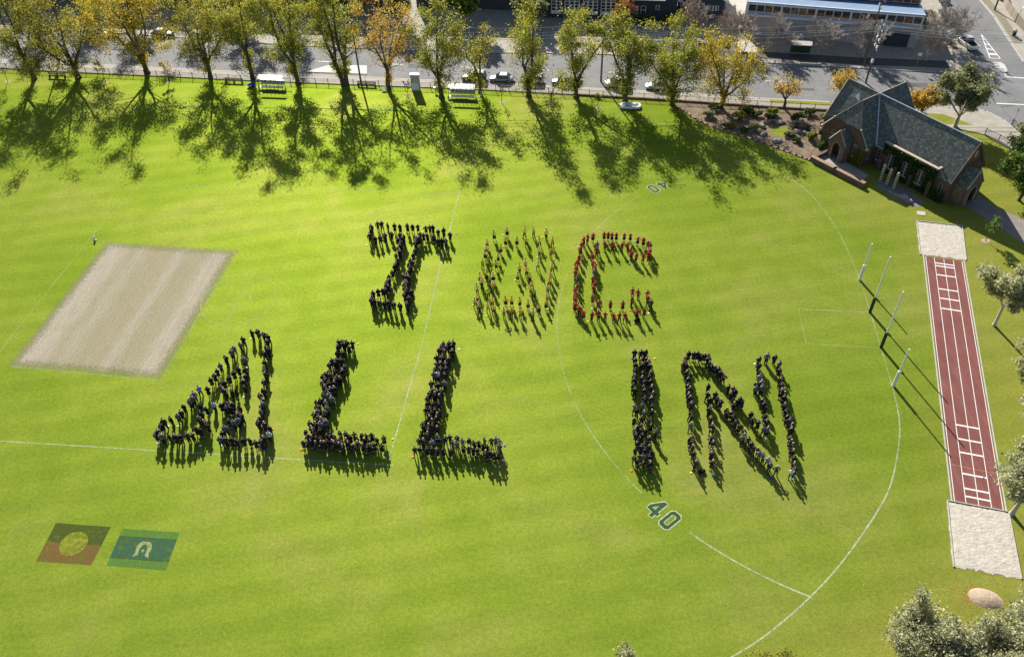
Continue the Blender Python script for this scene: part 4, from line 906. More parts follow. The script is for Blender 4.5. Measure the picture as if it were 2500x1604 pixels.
pit([(44.34, 48.09), (49.93, 46.47), (47.75, 39.06), (41.9, 40.59)], [(0, 1), (1, 2), (3, 0)])

# ------------------------------------------------------------------ roads, kerbs and pavements
NK = [(-160, 170.0), (-99, 159.6), (-49.5, 150.4), (-26, 146.5), (1, 141.7), (24, 137.3), (45.5, 132.8), (57.5, 130.5), (72, 128.0), (79.5, 126.9), (82.4, 125.6), (84.1, 122.6), (84.8, 117), (85.3, 105), (84, 60), (83, 0)]
FK = [(-160, 184), (-85, 171.6), (-40.6, 161.2), (0.2, 154.6), (18.4, 152.6), (28.8, 150.6), (48.2, 146.7), (66.9, 142.6), (80, 139.9), (82.9, 139.7), (85.6, 140.9), (87.3, 143.2), (88.5, 146.2), (91.4, 166), (92.3, 170), (97, 215)]
RK = [(106, 215), (101.2, 171), (100.4, 162.3), (98.4, 150.6), (97.1, 142.4), (98.0, 138.5), (101, 136.2), (110, 134), (160, 122)]
road = MB().sheet([(-160, 168), *NK[1:], (95, 0), (95.5, 105), (96.5, 112), (100, 118), (160, 108), (160, 122), *RK[::-1][1:], (97, 215), *FK[::-1][1:]], .006)
struct('road', road, M['asphalt'])
far_block = FK[:]+[(97, 260), (-160, 260)]
struct('far_pavement', MB().prism(far_block, -.2, .12), M['concrete'])
struct('kerb', MB().wall(FK, .30, -.1, .135), M['kerb'])
struct('right_pavement', MB().prism(RK+[(160, 215)], -.2, .12), M['concrete'])
struct('kerb', MB().wall(RK, .30, -.1, .135), M['kerb'])
FEN = [(-110, 157.9), (-99.5, 156.2), (-90.6, 154.3), (-73.6, 151.4), (-48.8, 147.1), (-25.1, 143.2), (-5.9, 140.2), (12.7, 136.7), (30.0, 133.2), (45.2, 129.8), (56.4, 127.6)]
near_walk = [(x, y) for x, y in NK if x < 83] + [(84.1, 122.6), (84.8, 117), (85.3, 105), (81.4, 105), (81.4, 113), (79.0, 118.0), (66, 126.0), (57, 127.8)]+FEN[::-1]+[(-160, 166)]
struct('near_pavement', MB().prism([p for p in near_walk], -.2, .10), M['concrete'])
struct('kerb', MB().wall(NK, .28, -.1, .115), M['kerb'])
def strip_struct(name, pts, w, z, m): return struct(name, MB().strip(pts, w, z), m)
struct('grass_verge', MB().strip([(47, 131.6), (57.5, 129.7), (64, 128.3)], 1.1, .108), M['grass'])
struct('grass_verge', MB().sheet([(66.5, 126.8), (75, 124.9), (78.5, 121.0), (74, 121.6)], .108), M['grass'])
struct('asphalt_footpath', MB().strip([(26, 153.6), (48.5, 149.6), (66.9, 145.4), (83, 142.6)], 3.0, .126), M['asphalt_dark'])
struct('dark_forecourt', MB().sheet([(27, 158.2), (47, 154.2), (44, 150.3), (26, 154.9)], .128), M['asphalt_dark'])
struct('driveway', MB().sheet([(46.0, 151.0), (49.2, 150.2), (56, 195), (50, 195)], .132), M['concrete_pale'])
struct('side_lawn', MB().sheet([(42.5, 168), (47.0, 167), (51, 195), (46, 195)], .130), M['grass'])
struct('garden_strip', MB().sheet([(83.2, 150), (87.6, 148.5), (90.0, 166), (86.5, 168)], .130), M['mulch'])
struct('verge_strip', MB().strip([(99.6, 150), (101.7, 162), (102.4, 171)], 1.6, .128), pm('worn_verge', (.21, .19, .13), (.15, .14, .09), 1.5))
M['concrete_white'] = pm('white_concrete', (.52, .51, .48), (.44, .43, .40), .9, .8, .2)
struct('traffic_island', MB().prism([(-38.0, 149.6), (-33.3, 152.2), (-26.2, 151.2), (-25.8, 147.7)], 0, .11), M['concrete_white'])
struct('traffic_island', MB().prism(smooth_line([(91.6, 143.0), (91.0, 139.6), (91.9, 138.7), (92.7, 139.2), (93.3, 142.7), (91.6, 143.0)], 1)[:-1], 0, .12), M['concrete_white'])
g = MB().strip([(94.6, 154.9), (91.8, 144.7)], .16, .010).strip([(94.6, 154.9), (93.6, 144.4)], .16, .0104).strip([(91.8, 144.7), (93.6, 144.4)], .16, .0108)
for f_, w_ in ((.42, .28), (.62, .34), (.82, .6)):
    a = Vector((94.6, 154.9)).lerp(Vector((91.8, 144.7)), f_); b = Vector((94.6, 154.9)).lerp(Vector((93.6, 144.4)), f_+.03)
    g.strip([a[:], b[:]], w_, .0112)
struct('road_marking', g, M['white_paint'])
struct('road_marking', MB().strip([(91.7, 138.6), (91.5, 137.3)], .14, .010).strip([(91.5, 137.3), (94.6, 136.5)], .3, .0104), M['white_paint'])
struct('road_marking', MB().strip([(85.5, 128.0), (95, 126.3)], .3, .010), M['white_paint'])
for i in range(12):
    x = -92+i*14.0
    if x > 80: break
    yy = np.interp(x, [p[0] for p in NK[:10]], [p[1] for p in NK[:10]])*.52+np.interp(x, [p[0] for p in FK[:9]], [p[1] for p in FK[:9]])*.48
    struct('road_marking', MB().strip([(x, yy), (x+3, yy-.55)], .13, .010), M['white_paint'])
struct('road_patch', MB().sheet([(90.0, 159.6), (92.4, 159.4), (91.6, 155.3), (90.0, 156.2)], .009), M['asphalt_dark'])

# garden beds and church paths
gedge = smooth_line([(30.3, 130.6), (31.5, 129.6), (33.9, 124.9), (38.8, 121.3), (42.3, 118.2), (45.8, 115.2), (48.8, 112.2)], 2)
struct('garden_bed', MB().sheet(gedge+[(52, 114.2), (53.5, 117.8), (56.6, 127.4), (45.2, 129.6), (31, 132.8)], .010), M['mulch'])
M['brick_edge'] = pm('brick_edging', (.34, .22, .165), (.24, .15, .11), 2.5, .85, .2)
ged = thing('garden_edging', 'curved low brick edging between the mulched garden and the field', 'edging')
for i in range(len(gedge)-1): ob('edging_block', MB().wall([gedge[i], gedge[i+1]], .42, 0, .12), M['brick_edge'], ged)
struct('church_path', MB().sheet([(67.5, 99.4), (69.0, 96.1), (71.9, 89.3), (76, 78), (80, 78), (74.6, 94.6), (72.0, 98.2), (70.9, 101.2)], .012), pm('grey_paving', (.235, .205, .185), (.18, .16, .15), .8))
struct('forecourt_slab', MB().sheet([(49.2, 112.6), (54.2, 105.2), (56.4, 107.6), (52.6, 114.4)], .016), M['concrete'])
struct('gravel_patch', MB().sheet(smooth_line([(57.4, 106.6), (60.0, 105.0), (62.4, 100.3), (60.4, 98.4), (58.2, 101.0), (56.5, 104.6), (57.4, 106.6)], 2)[:-1], .011), pm('grey_gravel', (.21, .19, .175), (.15, .135, .12), 3))
struct('step_slab', MB().prism([(60.2, 97.9), (61.3, 97.6), (61.0, 96.7), (59.9, 97.0)], 0, .06), M['concrete_pale'])

for q_ in ([(-60, 158.0), (-52, 156.7), (-52.3, 154.9), (-60.2, 156.1)], [(-18, 151.5), (-9, 150.1), (-9.3, 148.4), (-18.3, 149.8)], [(33, 143.2), (39, 142.0), (38.6, 139.9), (32.7, 141.0)], [(70, 137.2), (77, 135.9), (76.7, 134.2), (69.7, 135.4)], [(52, 136.5), (56, 135.7), (55.8, 134.8), (51.8, 135.6)]):
    struct('road_patch', MB().sheet(q_, .0085), M['asphalt_dark'])
struct('drain_cover', MB().sheet([(61+.4*math.cos(a), 139.5+.4*math.sin(a)) for a in [2*math.pi*i/16 for i in range(16)]], .0095), M['black_metal'])
# ------------------------------------------------------------------ church
def wallbrick(name, c1, c2, mortar, sc=1.0):
    t = NT(name); sp = t.n('ShaderNodeSeparateXYZ'); t.l(t.coords(), sp.inputs[0])
    cb = t.n('ShaderNodeCombineXYZ'); t.l(t.math('ADD', sp.outputs[0], sp.outputs[1]), cb.inputs[0]); t.l(sp.outputs[2], cb.inputs[1])
    b = t.n('ShaderNodeTexBrick'); t.l(cb.outputs[0], b.inputs[0])
    b.inputs['Color1'].default_value = (*c1, 1); b.inputs['Color2'].default_value = (*c2, 1); b.inputs['Mortar'].default_value = (*mortar, 1)
    b.inputs['Scale'].default_value = sc; b.inputs['Brick Width'].default_value = .24; b.inputs['Row Height'].default_value = .086; b.inputs['Mortar Size'].default_value = .010
    col = t.mix(1.0, b.outputs[0], t.ramp(t.noise(.8, 5), [(.3, (.72,)*3), (.7, (1.18,)*3)]), 'MULTIPLY')
    return t.done(t.bsdf(col, .88, .15, bump=b.outputs[1], bstr=-.4, bdist=.01))
M['brick'] = wallbrick('dark_clinker_brick', (.150, .080, .055), (.095, .055, .042), (.14, .12, .10))
t = NT('mossy_slate'); sp = t.n('ShaderNodeSeparateXYZ'); t.l(t.coords(), sp.inputs[0])
cb = t.n('ShaderNodeCombineXYZ'); t.l(t.math('ADD', sp.outputs[0], sp.outputs[1]), cb.inputs[0]); t.l(t.math('MULTIPLY', sp.outputs[2], 1.25), cb.inputs[1])
b = t.n('ShaderNodeTexBrick'); t.l(cb.outputs[0], b.inputs[0])
b.inputs['Color1'].default_value = (.110, .122, .132, 1); b.inputs['Color2'].default_value = (.052, .060, .068, 1); b.inputs['Mortar'].default_value = (.016, .018, .020, 1)
b.inputs['Scale'].default_value = 1.0; b.inputs['Brick Width'].default_value = .36; b.inputs['Row Height'].default_value = .26; b.inputs['Mortar Size'].default_value = .018; b.inputs['Bias'].default_value = -.2
moss = t.ramp(t.noise(1.1, 7, .8), [(.44, (0, 0, 0)), (.66, (.9,)*3)])
col = t.mix(moss, b.outputs[0], (.105, .125, .070))
col = t.mix(t.ramp(t.noise(2.2, 5, .85, vec=t.coords(loc=(4, 9, 2))), [(.52, (0, 0, 0)), (.62, (.9,)*3)]), col, (.27, .285, .25))
M['slate'] = t.done(t.bsdf(col, .68, .35, bump=t.math('ADD', b.outputs[1], t.math('MULTIPLY', t.noise(6, 4), -.8)), bstr=-.9, bdist=.05))
M['stone_trim'] = pm('sandstone_trim', (.43, .37, .29), (.33, .28, .22), 2.5, .85, .2)
M['lead'] = pm('pale_lead_flashing', (.60, .68, .80), (.52, .60, .72), 2, .25, .6)
M['brown_brick'] = wallbrick('brown_brick', (.19, .115, .082), (.13, .082, .06), (.20, .17, .14))

LN_, LC, WN, HE, HR, WT, LT, LR, WH, LNE = 17.75, 6.08, 3.95, 3.45, 9.02, 4.48, 6.08, 3.97, 2.6, 6.28
church = thing('brick_church', 'dark brick church with steep mossy slate cross-shaped roof beside the field', 'church', (58.73, 116.59, 0), -1.02)
wb = WN-.3
KT = (HR-HE)/WT; HH = HR-WH*KT; KN = (HR-HE)/WN
w = MB()
def gable_prism_x(m, x0, x1, yw, he, hr_, ov=0.0, inset=.25):
    "solid with a gable profile, running along x"
    prof = [(-yw, 0), (yw, 0), (yw, he), (0, hr_), (-yw, he)]
    vs = [(x0, y, z) for y, z in prof]+[(x1, y, z) for y, z in prof]
    m.add(vs, [(4, 3, 2, 1, 0)[::-1], (5, 6, 7, 8, 9)]+[(i, i+5, (i+1) % 5+5, (i+1) % 5)[::-1] for i in range(5)])
hn = HE-.12
gable_prism_x(w, -LC+.15, LN_-.15, wb, hn, hn+wb*KN)
ob('wall', w, M['brick'], church).name = 'wall'
w = MB(); xt = WT-.3
prof = [(-xt, 0), (xt, 0), (xt, HE-.1), (WH, HH-.12), (-WH, HH-.12), (-xt, HE-.1)]
n_ = len(prof); w.add([(x, -LT+.1, z) for x, z in prof]+[(x, 0.1, z) for x, z in prof], [tuple(range(n_)), tuple(range(2*n_-1, n_-1, -1))]+[(i, n_+i, n_+(i+1) % n_, (i+1) % n_) for i in range(n_)])
prof = [(-xt, 0), (xt, 0), (xt, HE-.1), (0, HR-.35), (-xt, HE-.1)]; n_ = 5
w.add([(x, 0.2, z) for x, z in prof]+[(x, LNE-.15, z) for x, z in prof], [tuple(range(n_)), tuple(range(2*n_-1, n_-1, -1))]+[(i, n_+i, n_+(i+1) % n_, (i+1) % n_) for i in range(n_)])
ob('wall', w, M['brick'], church)
# roof slopes
TH = .14
def roof(pts, m=None): return ob('roof_slope', MB().slab3(pts, TH), m or M['slate'], church)
rf_main = roof([(-LC, -WN, HE), (LN_, -WN, HE), (LN_, 0, HR), (-LC, 0, HR)])
roof([(LN_, WN, HE), (-LC, WN, HE), (-LC, 0, HR), (LN_, 0, HR)])
roof([(WT, -LT, HE), (WT, 0, HE), (0, 0, HR), (0, -LR, HR), (WH, -LT, HH)][::1])
roof([(-WT, 0, HE), (-WT, -LT, HE), (-WH, -LT, HH), (0, -LR, HR), (0, 0, HR)])
roof([(-WH, -LT-.06, HH), (WH, -LT-.06, HH), (0, -LR, HR+.02)])
roof([(WT, 0, HE), (WT, LNE, HE), (0, LNE, HR), (0, 0, HR)])
roof([(-WT, LNE, HE), (-WT, 0, HE), (0, 0, HR), (0, LNE, HR)])
# valley flashing, ridge caps and gable copings
ob('valley_flashing', MB().tube([(0.02, -.05, HR+.03), (WT+.02, -WN-.02, HE+.05)], .10, 4), M['lead'], church)
ob('valley_flashing', MB().tube([(-.02, -.05, HR+.03), (-WT-.02, -WN-.02, HE+.05)], .07, 4), M['slate'], church)
ob('ridge_cap', MB().tube([(0, 0, HR+.04), (LN_, 0, HR+.04)], .085, 5), M['lead'], church)
ob('ridge_cap', MB().tube([(-LC, 0, HR+.03), (0, 0, HR+.03)], .075, 5), M['stone_trim'], church)
ob('ridge_cap', MB().tube([(0, -LR, HR+.04), (0, LNE, HR+.04)], .075, 5), M['stone_trim'], church)
for s in (-1, 1):
    ob('hip_cap', MB().tube([(0, -LR, HR+.04), (s*WH, -LT-.04, HH+.04)], .06, 5), M['slate'], church)
    ob('gable_coping', MB().tube([(s*WH, -LT-.02, HH+.04), (s*WT, -LT-.02, HE+.04)], .10, 4), M['stone_trim'], church)
    ob('gable_coping', MB().tube([(0, LNE, HR+.08), (s*WT, LNE, HE+.06)], .10, 4), M['stone_trim'], church)
    ob('gable_coping', MB().tube([(LN_, 0, HR+.08), (LN_, s*WN, HE+.06)], .11, 4), M['brick'], church)
    ob('gable_coping', MB().tube([(-LC, 0, HR+.06), (-LC, s*WN, HE+.06)], .10, 4), M['stone_trim'], church)
    ob('kneeler_stone', MB().box(s*WT-.22, s*WT+.22, -LT-.2, -LT+.25, HE-.25, HE+.1), M['stone_trim'], church)
    ob('finial_stone', MB().box(s*WH-.13, s*WH+.13, -LT-.18, -LT+.08, HH-.02, HH+.2), M['stone_trim'], church)
# triangular roof vent on the chancel slope
ob('roof_vent', MB().slab3([(-3.4, -1.15, HR-1.15*KN+.02), (-2.1, -1.45, HR-1.45*KN+.05), (-2.9, -.95, HR-.95*KN+.55)], .08), M['white_metal'], church)
# parapeted bay of the nave with stone coping
ob('parapet_bay', MB().box(6.0, 15.2, -WN-.12, -WN+.55, 0, 4.62), M['brick'], church)
ob('parapet_coping', MB().box(5.9, 15.3, -WN-.22, -WN+.30, 4.625, 4.80), M['stone_trim'], church)
ob('parapet_coping', MB().box(14.95, 15.32, -WN+.303, -WN+.85, 4.62, 4.79), M['stone_trim'], church)
ob('gutter', MB().tube([(WT, -WN-.06, HE-.06), (6.0, -WN-.06, HE-.06)], .06, 5), M['lead'], church)
ob('downpipe', MB().tube([(4.62, -wb-.1, HE-.2), (4.62, -wb-.1, 0)], .05, 5), M['black_metal'], church)
M['win_frame'] = pm('cream_window_frame', (.36, .33, .28), (.28, .26, .22), 3, .5, .3)
def win(par, x, y, z0, z1, wd, cols, rows_, nrm='y', s=-1):
    "framed window standing on a wall plane: glass recessed, mullions and sill proud"
    f = MB(); d = .05
    def bx(m, a0, a1, b0, b1, c0, c1):
        if nrm == 'y': m.box(x+a0, x+a1, min(y+s*b0, y+s*b1), max(y+s*b0, y+s*b1), c0, c1)
        else: m.box(min(x+s*b0, x+s*b1), max(x+s*b0, x+s*b1), y+a0, y+a1, c0, c1)
    e = .045
    bx(f, -wd/2-e, -wd/2, 0, d, z0-e, z1+e); bx(f, wd/2, wd/2+e, 0, d, z0-e, z1+e)
    bx(f, -wd/2, wd/2, 0, d, z1, z1+e); bx(f, -wd/2, wd/2, 0, d, z0-e, z0)
    for i in range(1, cols):
        a = -wd/2+wd*i/cols; bx(f, a-.025, a+.025, 0, d-.012, z0, z1)
    for j in range(1, rows_):
        zz = z0+(z1-z0)*j/rows_; bx(f, -wd/2, wd/2, 0, d-.020, zz-.022, zz+.022)
    o = ob('window', f, M['win_frame'], par)
    for i in range(cols):
        a0 = -wd/2+wd*i/cols; gm = MB(); bx(gm, a0+.03, a0+wd/cols-.03, 0, .018, z0, z1); ob('pane', gm, M['glass'], o)
    sl = MB(); bx(sl, -wd/2-.14, wd/2+.14, 0, .11, z0-.20, z0-.075); ob('sill', sl, M['stone_trim'], o)
    return o
for xc in (7.55, 10.3, 13.0):
    for dx in (-.30, .30): win(church, xc+dx, -WN-.12, 1.1, 3.25, .36, 1, 4)
    ob('mullion', MB().box(xc-.05, xc+.05, -WN-.20, -WN-.12, .9, 3.4), M['stone_trim'], church)
win(church, 16.25, -wb, 1.2, 2.7, .42, 1, 3); win(church, 5.15, -wb, 1.2, 2.75, .5, 1, 3)
win(church, xt, -4.9, 1.25, 2.65, .4, 1, 3, nrm='x', s=1)
for xc in (-2.2, 2.35):
    win(church, xc, -LT+.1, 3.15, 3.6, .38, 1, 1); win(church, xc, -LT+.1, 1.3, 2.5, .42, 1, 3)
def porch(par, nm, cx_, hw, y0, y1, he, hr_, arch_w, arch_h):
    "gabled porch built along local -y with a dark arched doorway"
    r = bpy.data.objects.new(nm, None); link(r, par)
    t_ = .28
    ob('side_wall', MB().box(cx_-hw, cx_-hw+t_, y1, y0, 0, he), M['brown_brick'], r)
    ob('side_wall', MB().box(cx_+hw-t_, cx_+hw, y1, y0, 0, he), M['brown_brick'], r)
    n = 10; out = [(cx_-hw, 0), (cx_-hw, he), (cx_, hr_), (cx_+hw, he), (cx_+hw, 0)]
    ar = [(cx_+arch_w, 0)]+[(cx_+arch_w*math.cos(a), arch_h-arch_w*1.1+arch_w*1.1*math.sin(a)) for a in [math.pi*i/n for i in range(n+1)]]+[(cx_-arch_w, 0)]
    poly = out+ar[::1]
    bm = bmesh.new(); vs = [bm.verts.new((x, y1-.02, z)) for x, z in poly]
    bmesh.ops.triangle_fill(bm, use_beauty=True, use_dissolve=False, edges=[bm.edges.new((vs[i], vs[(i+1) % len(vs)])) for i in range(len(vs))])
    rr = bmesh.ops.extrude_face_region(bm, geom=list(bm.faces)); bmesh.ops.translate(bm, vec=(0, .34, 0), verts=[v for v in rr['geom'] if isinstance(v, bmesh.types.BMVert)])
    bmesh.ops.recalc_face_normals(bm, faces=bm.faces)
    me = bpy.data.meshes.new('gable_wall'); bm.to_mesh(me); bm.free(); me.materials.append(M['brown_brick']); ob('gable_wall', me, parent=r)
    ob('arch_trim', MB().tube([(x, y1-.05, z) for x, z in [(p[0]*1.0, p[1]) for p in ar]], .07, 4), M['stone_trim'], r)
    ob('door', MB().box(cx_-arch_w, cx_+arch_w, y0-.12, y0-.04, 0, arch_h), M['wood'], r)
    for s in (-1, 1):
        a = [(cx_+s*(hw+.12), y1-.1, he-.12), (cx_+s*(hw+.12), y0, he-.12), (cx_, y0, hr_+.04), (cx_, y1-.1, hr_+.04)]
        ob('porch_roof', MB().slab3(a if s > 0 else a[::-1], .10), M['slate'], r)
        ob('porch_coping', MB().tube([(cx_, y1-.06, hr_+.12), (cx_+s*(hw+.1), y1-.06, he)], .10, 4), M['stone_trim'], r)
    return r
porch(church, 'porch', 0.15, 1.5, -LT+.1, -LT-1.5, 3.0, 5.1, .78, 2.95)
pe = porch(church, 'porch', 0, 1.85, 0, -2.0, 3.1, 5.6, .9, 2.9)
pe.location = (LN_-.15, -.75, 0); pe.rotation_euler[2] = math.pi/2
ob('louvre', MB().box(LN_-.16, LN_-.08, -.25, .25, 6.6, 7.6), M['stone_trim'], church)
for xb in (6.2, 9.0, 11.7, 14.9): ob('buttress', MB().prism([(xb-.25, -WN-.5), (xb+.25, -WN-.5), (xb+.25, -WN-.13), (xb-.25, -WN-.13)], 0, 2.0 if xb < 14 else 2.6), M['brick'], church)
# ivy on the nave wall and on the transept
def leaf_quads(C, rg, s0, s1, flat=None):
    n = len(C); a = rg.normal(size=(n, 3)); a /= np.linalg.norm(a, axis=1)[:, None]
    b = rg.normal(size=(n, 3)); b -= a*(a*b).sum(1)[:, None]; b /= np.linalg.norm(b, axis=1)[:, None]
    s = rg.uniform(s0, s1, (n, 1))
    V = np.stack([C-a*s, C+b*s*.62, C+a*s, C-b*s*.62], 1).reshape(-1, 3)
    return V, np.arange(4*n).reshape(-1, 4)
M['ivy'] = leafmat('ivy_leaves', [(.2, (.018, .042, .010)), (.6, (.032, .066, .014)), (.9, (.060, .095, .022))], trans=.2)
M['ivy_yellow'] = leafmat('yellowing_creeper', [(.2, (.055, .085, .010)), (.6, (.13, .15, .015)), (.9, (.20, .19, .025))], trans=.25)
rg = np.random.default_rng(5)
n = 5200; cxv = rg.uniform(6.0, 15.4, n); czv = rg.beta(1.3, 1.1, n)*4.7
keep = np.ones(n, bool)
for xc in (7.55, 10.3, 13.0): keep &= ~((abs(cxv-xc) < .62) & (czv > .8) & (czv < 3.5))
keep &= ~((cxv < 7.2) & (czv < 2.9))
Cc = np.stack([cxv, np.full(n, -WN-.18)-rg.random(n)*.25, czv], 1)[keep]
V, F = leaf_quads(Cc, rg, .10, .22); iv = ob('ivy', npmesh('ivy', V, F, M['ivy']), parent=church); iv['kind'] = 'stuff'
n = 1600; cxv = rg.uniform(1.9, 4.3, n); czv = rg.beta(1, 1.6, n)*2.8
k2 = ~((abs(cxv-2.35) < .35) & (czv > 1.1))
V, F = leaf_quads(np.stack([cxv, np.full(n, -LT-.02)-rg.random(n)*.2, czv], 1)[k2], rg, .09, .2); iv = ob('creeper', npmesh('creeper', V, F, M['ivy_yellow']), parent=church); iv['kind'] = 'stuff'
n = 900; V, F = leaf_quads(np.stack([rg.uniform(14.2, 17.4, n), -WN-.1-rg.random(n)*.35, rg.beta(1, 2, n)*2.0], 1), rg, .1, .22); iv = ob('ivy', npmesh('ivy', V, F, M['ivy']), parent=church); iv['kind'] = 'stuff'

# low wall, ramp, totems and sculpture by the church
lw = thing('low_brick_wall', 'low brick retaining wall stepping along the church forecourt', 'wall')
ob('wall', MB().wall([(48.9, 112.3), (51.4, 108.8), (54.4, 104.6)], .55, 0, .75), M['brown_brick'], lw)
ob('wall', MB().wall([(48.9, 112.3), (52.2, 114.5)], .45, 0, .62), M['brown_brick'], lw)
ob('coping', MB().wall([(48.9, 112.3), (51.4, 108.8), (54.4, 104.6)], .66, .753, .83), M['brick_edge'], lw)
t = NT('carved_totem_paint'); bk = t.n('ShaderNodeTexVoronoi'); bk.inputs['Scale'].default_value = 3.2; t.l(t.coords(), bk.inputs[0])
M['totem'] = t.done(t.bsdf(t.mix(t.ramp(t.noise(4, 4), [(.45, (0, 0, 0)), (.6, (1, 1, 1))]), t.ramp(bk.outputs[0], [(.1, (.05, .04, .03)), (.25, (.50, .42, .28)), (.6, (.58, .54, .45))]), (.36, .28, .16)), .8, .2))
for i, (x, y, lab) in enumerate(((57.75, 106.3, 'leftmost'), (58.3, 105.1, 'middle'), (58.9, 103.9, 'rightmost'))):
    tt = thing('totem_pole', f'carved pale totem pole by the church, {lab} of the three', 'totem pole', (x, y, 0), .2*i, 'totem poles beside the church')
    ob('shaft', MB().lathe([(.21, 0), (.24, .25), (.22, 1.2), (.25, 1.5), (.21, 2.3), (.23, 2.55), (.12, 2.8)], 8), M['totem'], tt)
    for k in range(5): ob('carved_band', MB().lathe([(.262, 0), (.262, .09)], 8, (0, 0, .4+k*.45)), M['wood'], tt)
sc = thing('stone_sculpture', 'grey stone sculpture with long spout lying on gravel by the totem poles', 'sculpture', (59.1, 101.3, 0), math.atan2(99.8-102.8, 60.3-58.0))
ob('spout', MB().box(-2.2, .2, -.22, .22, 0, .30), M['rock'], sc, bevel=.05)
ob('prow', MB().prism([(0.0, -.55), (.9, -.55), (2.0, -.05), (1.0, .5), (.1, .45)], 0, .48), M['rock'], sc, bevel=.08)
ob('basin', MB().lathe([(.5, 0), (.62, .12), (.55, .2)], 12, (.4, -.1, .42)), M['rock'], sc)
ac = thing('air_conditioner', 'small white box unit standing against the church wall', 'unit', (60.9, 111.2, 0), -1.02)
ob('casing', MB().box(-.55, .55, -.4, .4, .05, .75), M['white_metal'], ac, bevel=.04); ob('base', MB().box(-.5, .5, -.34, .34, 0, .05), M['concrete'], ac)

# garden rocks, bench wall and planting
def rock(x, y, sx, sy, h, rz, lab):
    bm = bmesh.new(); bmesh.ops.create_icosphere(bm, subdivisions=2, radius=1)
    rr = random.Random(int(x*100+y*10))
    for v in bm.verts: v.co *= 1+rr.uniform(-.18, .18); v.co.x *= sx; v.co.y *= sy; v.co.z = max(-.05, v.co.z*h*.75+h*.3)
    me = bpy.data.meshes.new('garden_rock'); bm.to_mesh(me); bm.free(); me.materials.append(M['rock'])
    return tag(ob('garden_rock', me, loc=(x, y, 0), rz=rz), lab, 'rock', 'rocks in the mulched garden')
for a in ((44.9, 124.6, .9, .35, .55, .3, 'long grey rock behind the upper garden shrub'), (43.6, 123.1, .55, .5, .5, 0, 'round pale rock left of the garden lawn patch'), (43.3, 120.8, .7, .5, .5, .8, 'pale rock at the left end of the garden, near the edging'),
          (44.9, 118.5, .9, .6, .45, .3, 'dark flat rock close to the curved edging'), (49.8, 123.8, 1.0, .4, .5, -.5, 'long rock beside the shrub nearest the church wall'), (46.9, 124.2, .9, .5, .45, .1, 'dark rock in the middle of the garden under the small tree')): rock(*a)
bw = thing('stone_bench', 'curved brick seat wall with pale stone top in the garden', 'bench')
bp_ = smooth_line([(48.9, 122.5), (50.0, 122.0), (50.9, 120.9)], 2)
ob('wall', MB().wall(bp_, .35, 0, .85), M['brown_brick'], bw); ob('coping', MB().wall(bp_, .45, .853, .93), M['stone_trim'], bw)
ob('seat', MB().wall([(48.7, 121.3), (49.6, 120.9), (50.3, 120.1)], .5, 0, .4), M['concrete'], bw)
struct('garden_lawn_patch', MB().sheet([(45, 122.6), (47.8, 123.2), (48, 121), (46, 119.8), (44.4, 120.8)], .016), M['grass'])

# ------------------------------------------------------------------ fences
def polyline_pts(pts, step):
    out = []; carry = 0
    for a, b in zip(pts, pts[1:]):
        a = Vector(a); b = Vector(b); L = (b-a).length; d = carry
        while d < L: out.append((a.lerp(b, d/L), (b-a).normalized())); d += step
        carry = d-L
    return out
def fence(pts, label, h=1.15, z=0, mat='black_metal', step=2.45, pick=.15, base=None):
    root = thing('picket_fence', label, 'fence')
    for hh in (.16, h-.06):
        ob('rail', MB().wall(pts, .05, z+hh-.025, z+hh+.025), M[mat], root)
    post = MB().box(-.045, .045, -.045, .045, 0, h+.10).mesh('post', M[mat])
    for p, d in polyline_pts(pts, step): ob('post', post, parent=root, loc=(p.x, p.y, z), rz=math.atan2(d.y, d.x))
    pm_ = MB()
    for p, d in polyline_pts(pts, pick): pm_.box(p.x-.011, p.x+.011, p.y-.011, p.y+.011, z+.10, z+h)
    o = ob('pickets', pm_, M[mat], root); o['kind'] = 'stuff'
    if base: ob('base_course', MB().wall(base, .3, 0, .28), M['brown_brick'], root)
    return root
fence(FEN, 'long black picket fence between the playing field and the street', base=FEN[7:])
fence([(79.0, 118.0), (80.9, 114.9), (81.2, 112.4), (81.3, 108)], 'short black fence around the lawn behind the church', 1.2)
fence([(84.6, 120.6), (84.9, 117.4), (85.2, 112)], 'black pedestrian guard fence at the street corner kerb', 1.1, .10)
fence([(44.0, 152.2), (30, 155.2), (20, 157.0)], 'dark school fence behind the far footpath', 1.3, .12)
# paling fence at upper right, each paling its own piece
pf = thing('paling_fence', 'grey timber paling fence along the far side street', 'fence')
FP = [(107.6, 176), (104.4, 166), (103.2, 158.5), (103.0, 150)]
pal = MB().box(-.24, .24, -.02, .02, 0, 1.75).mesh('paling', M['wood_pale'])
for k, (p, d) in enumerate(polyline_pts(FP, .5)):
    o = ob('paling', pal, parent=pf, loc=(p.x+rnd.uniform(-.02, .02), p.y, .12), rz=math.atan2(d.y, d.x)); o.scale.z = rnd.uniform(.94, 1.03)
ob('rail', MB().wall([(x+.08, y) for x, y in FP], .07, 1.3, 1.4), M['wood_pale'], pf)

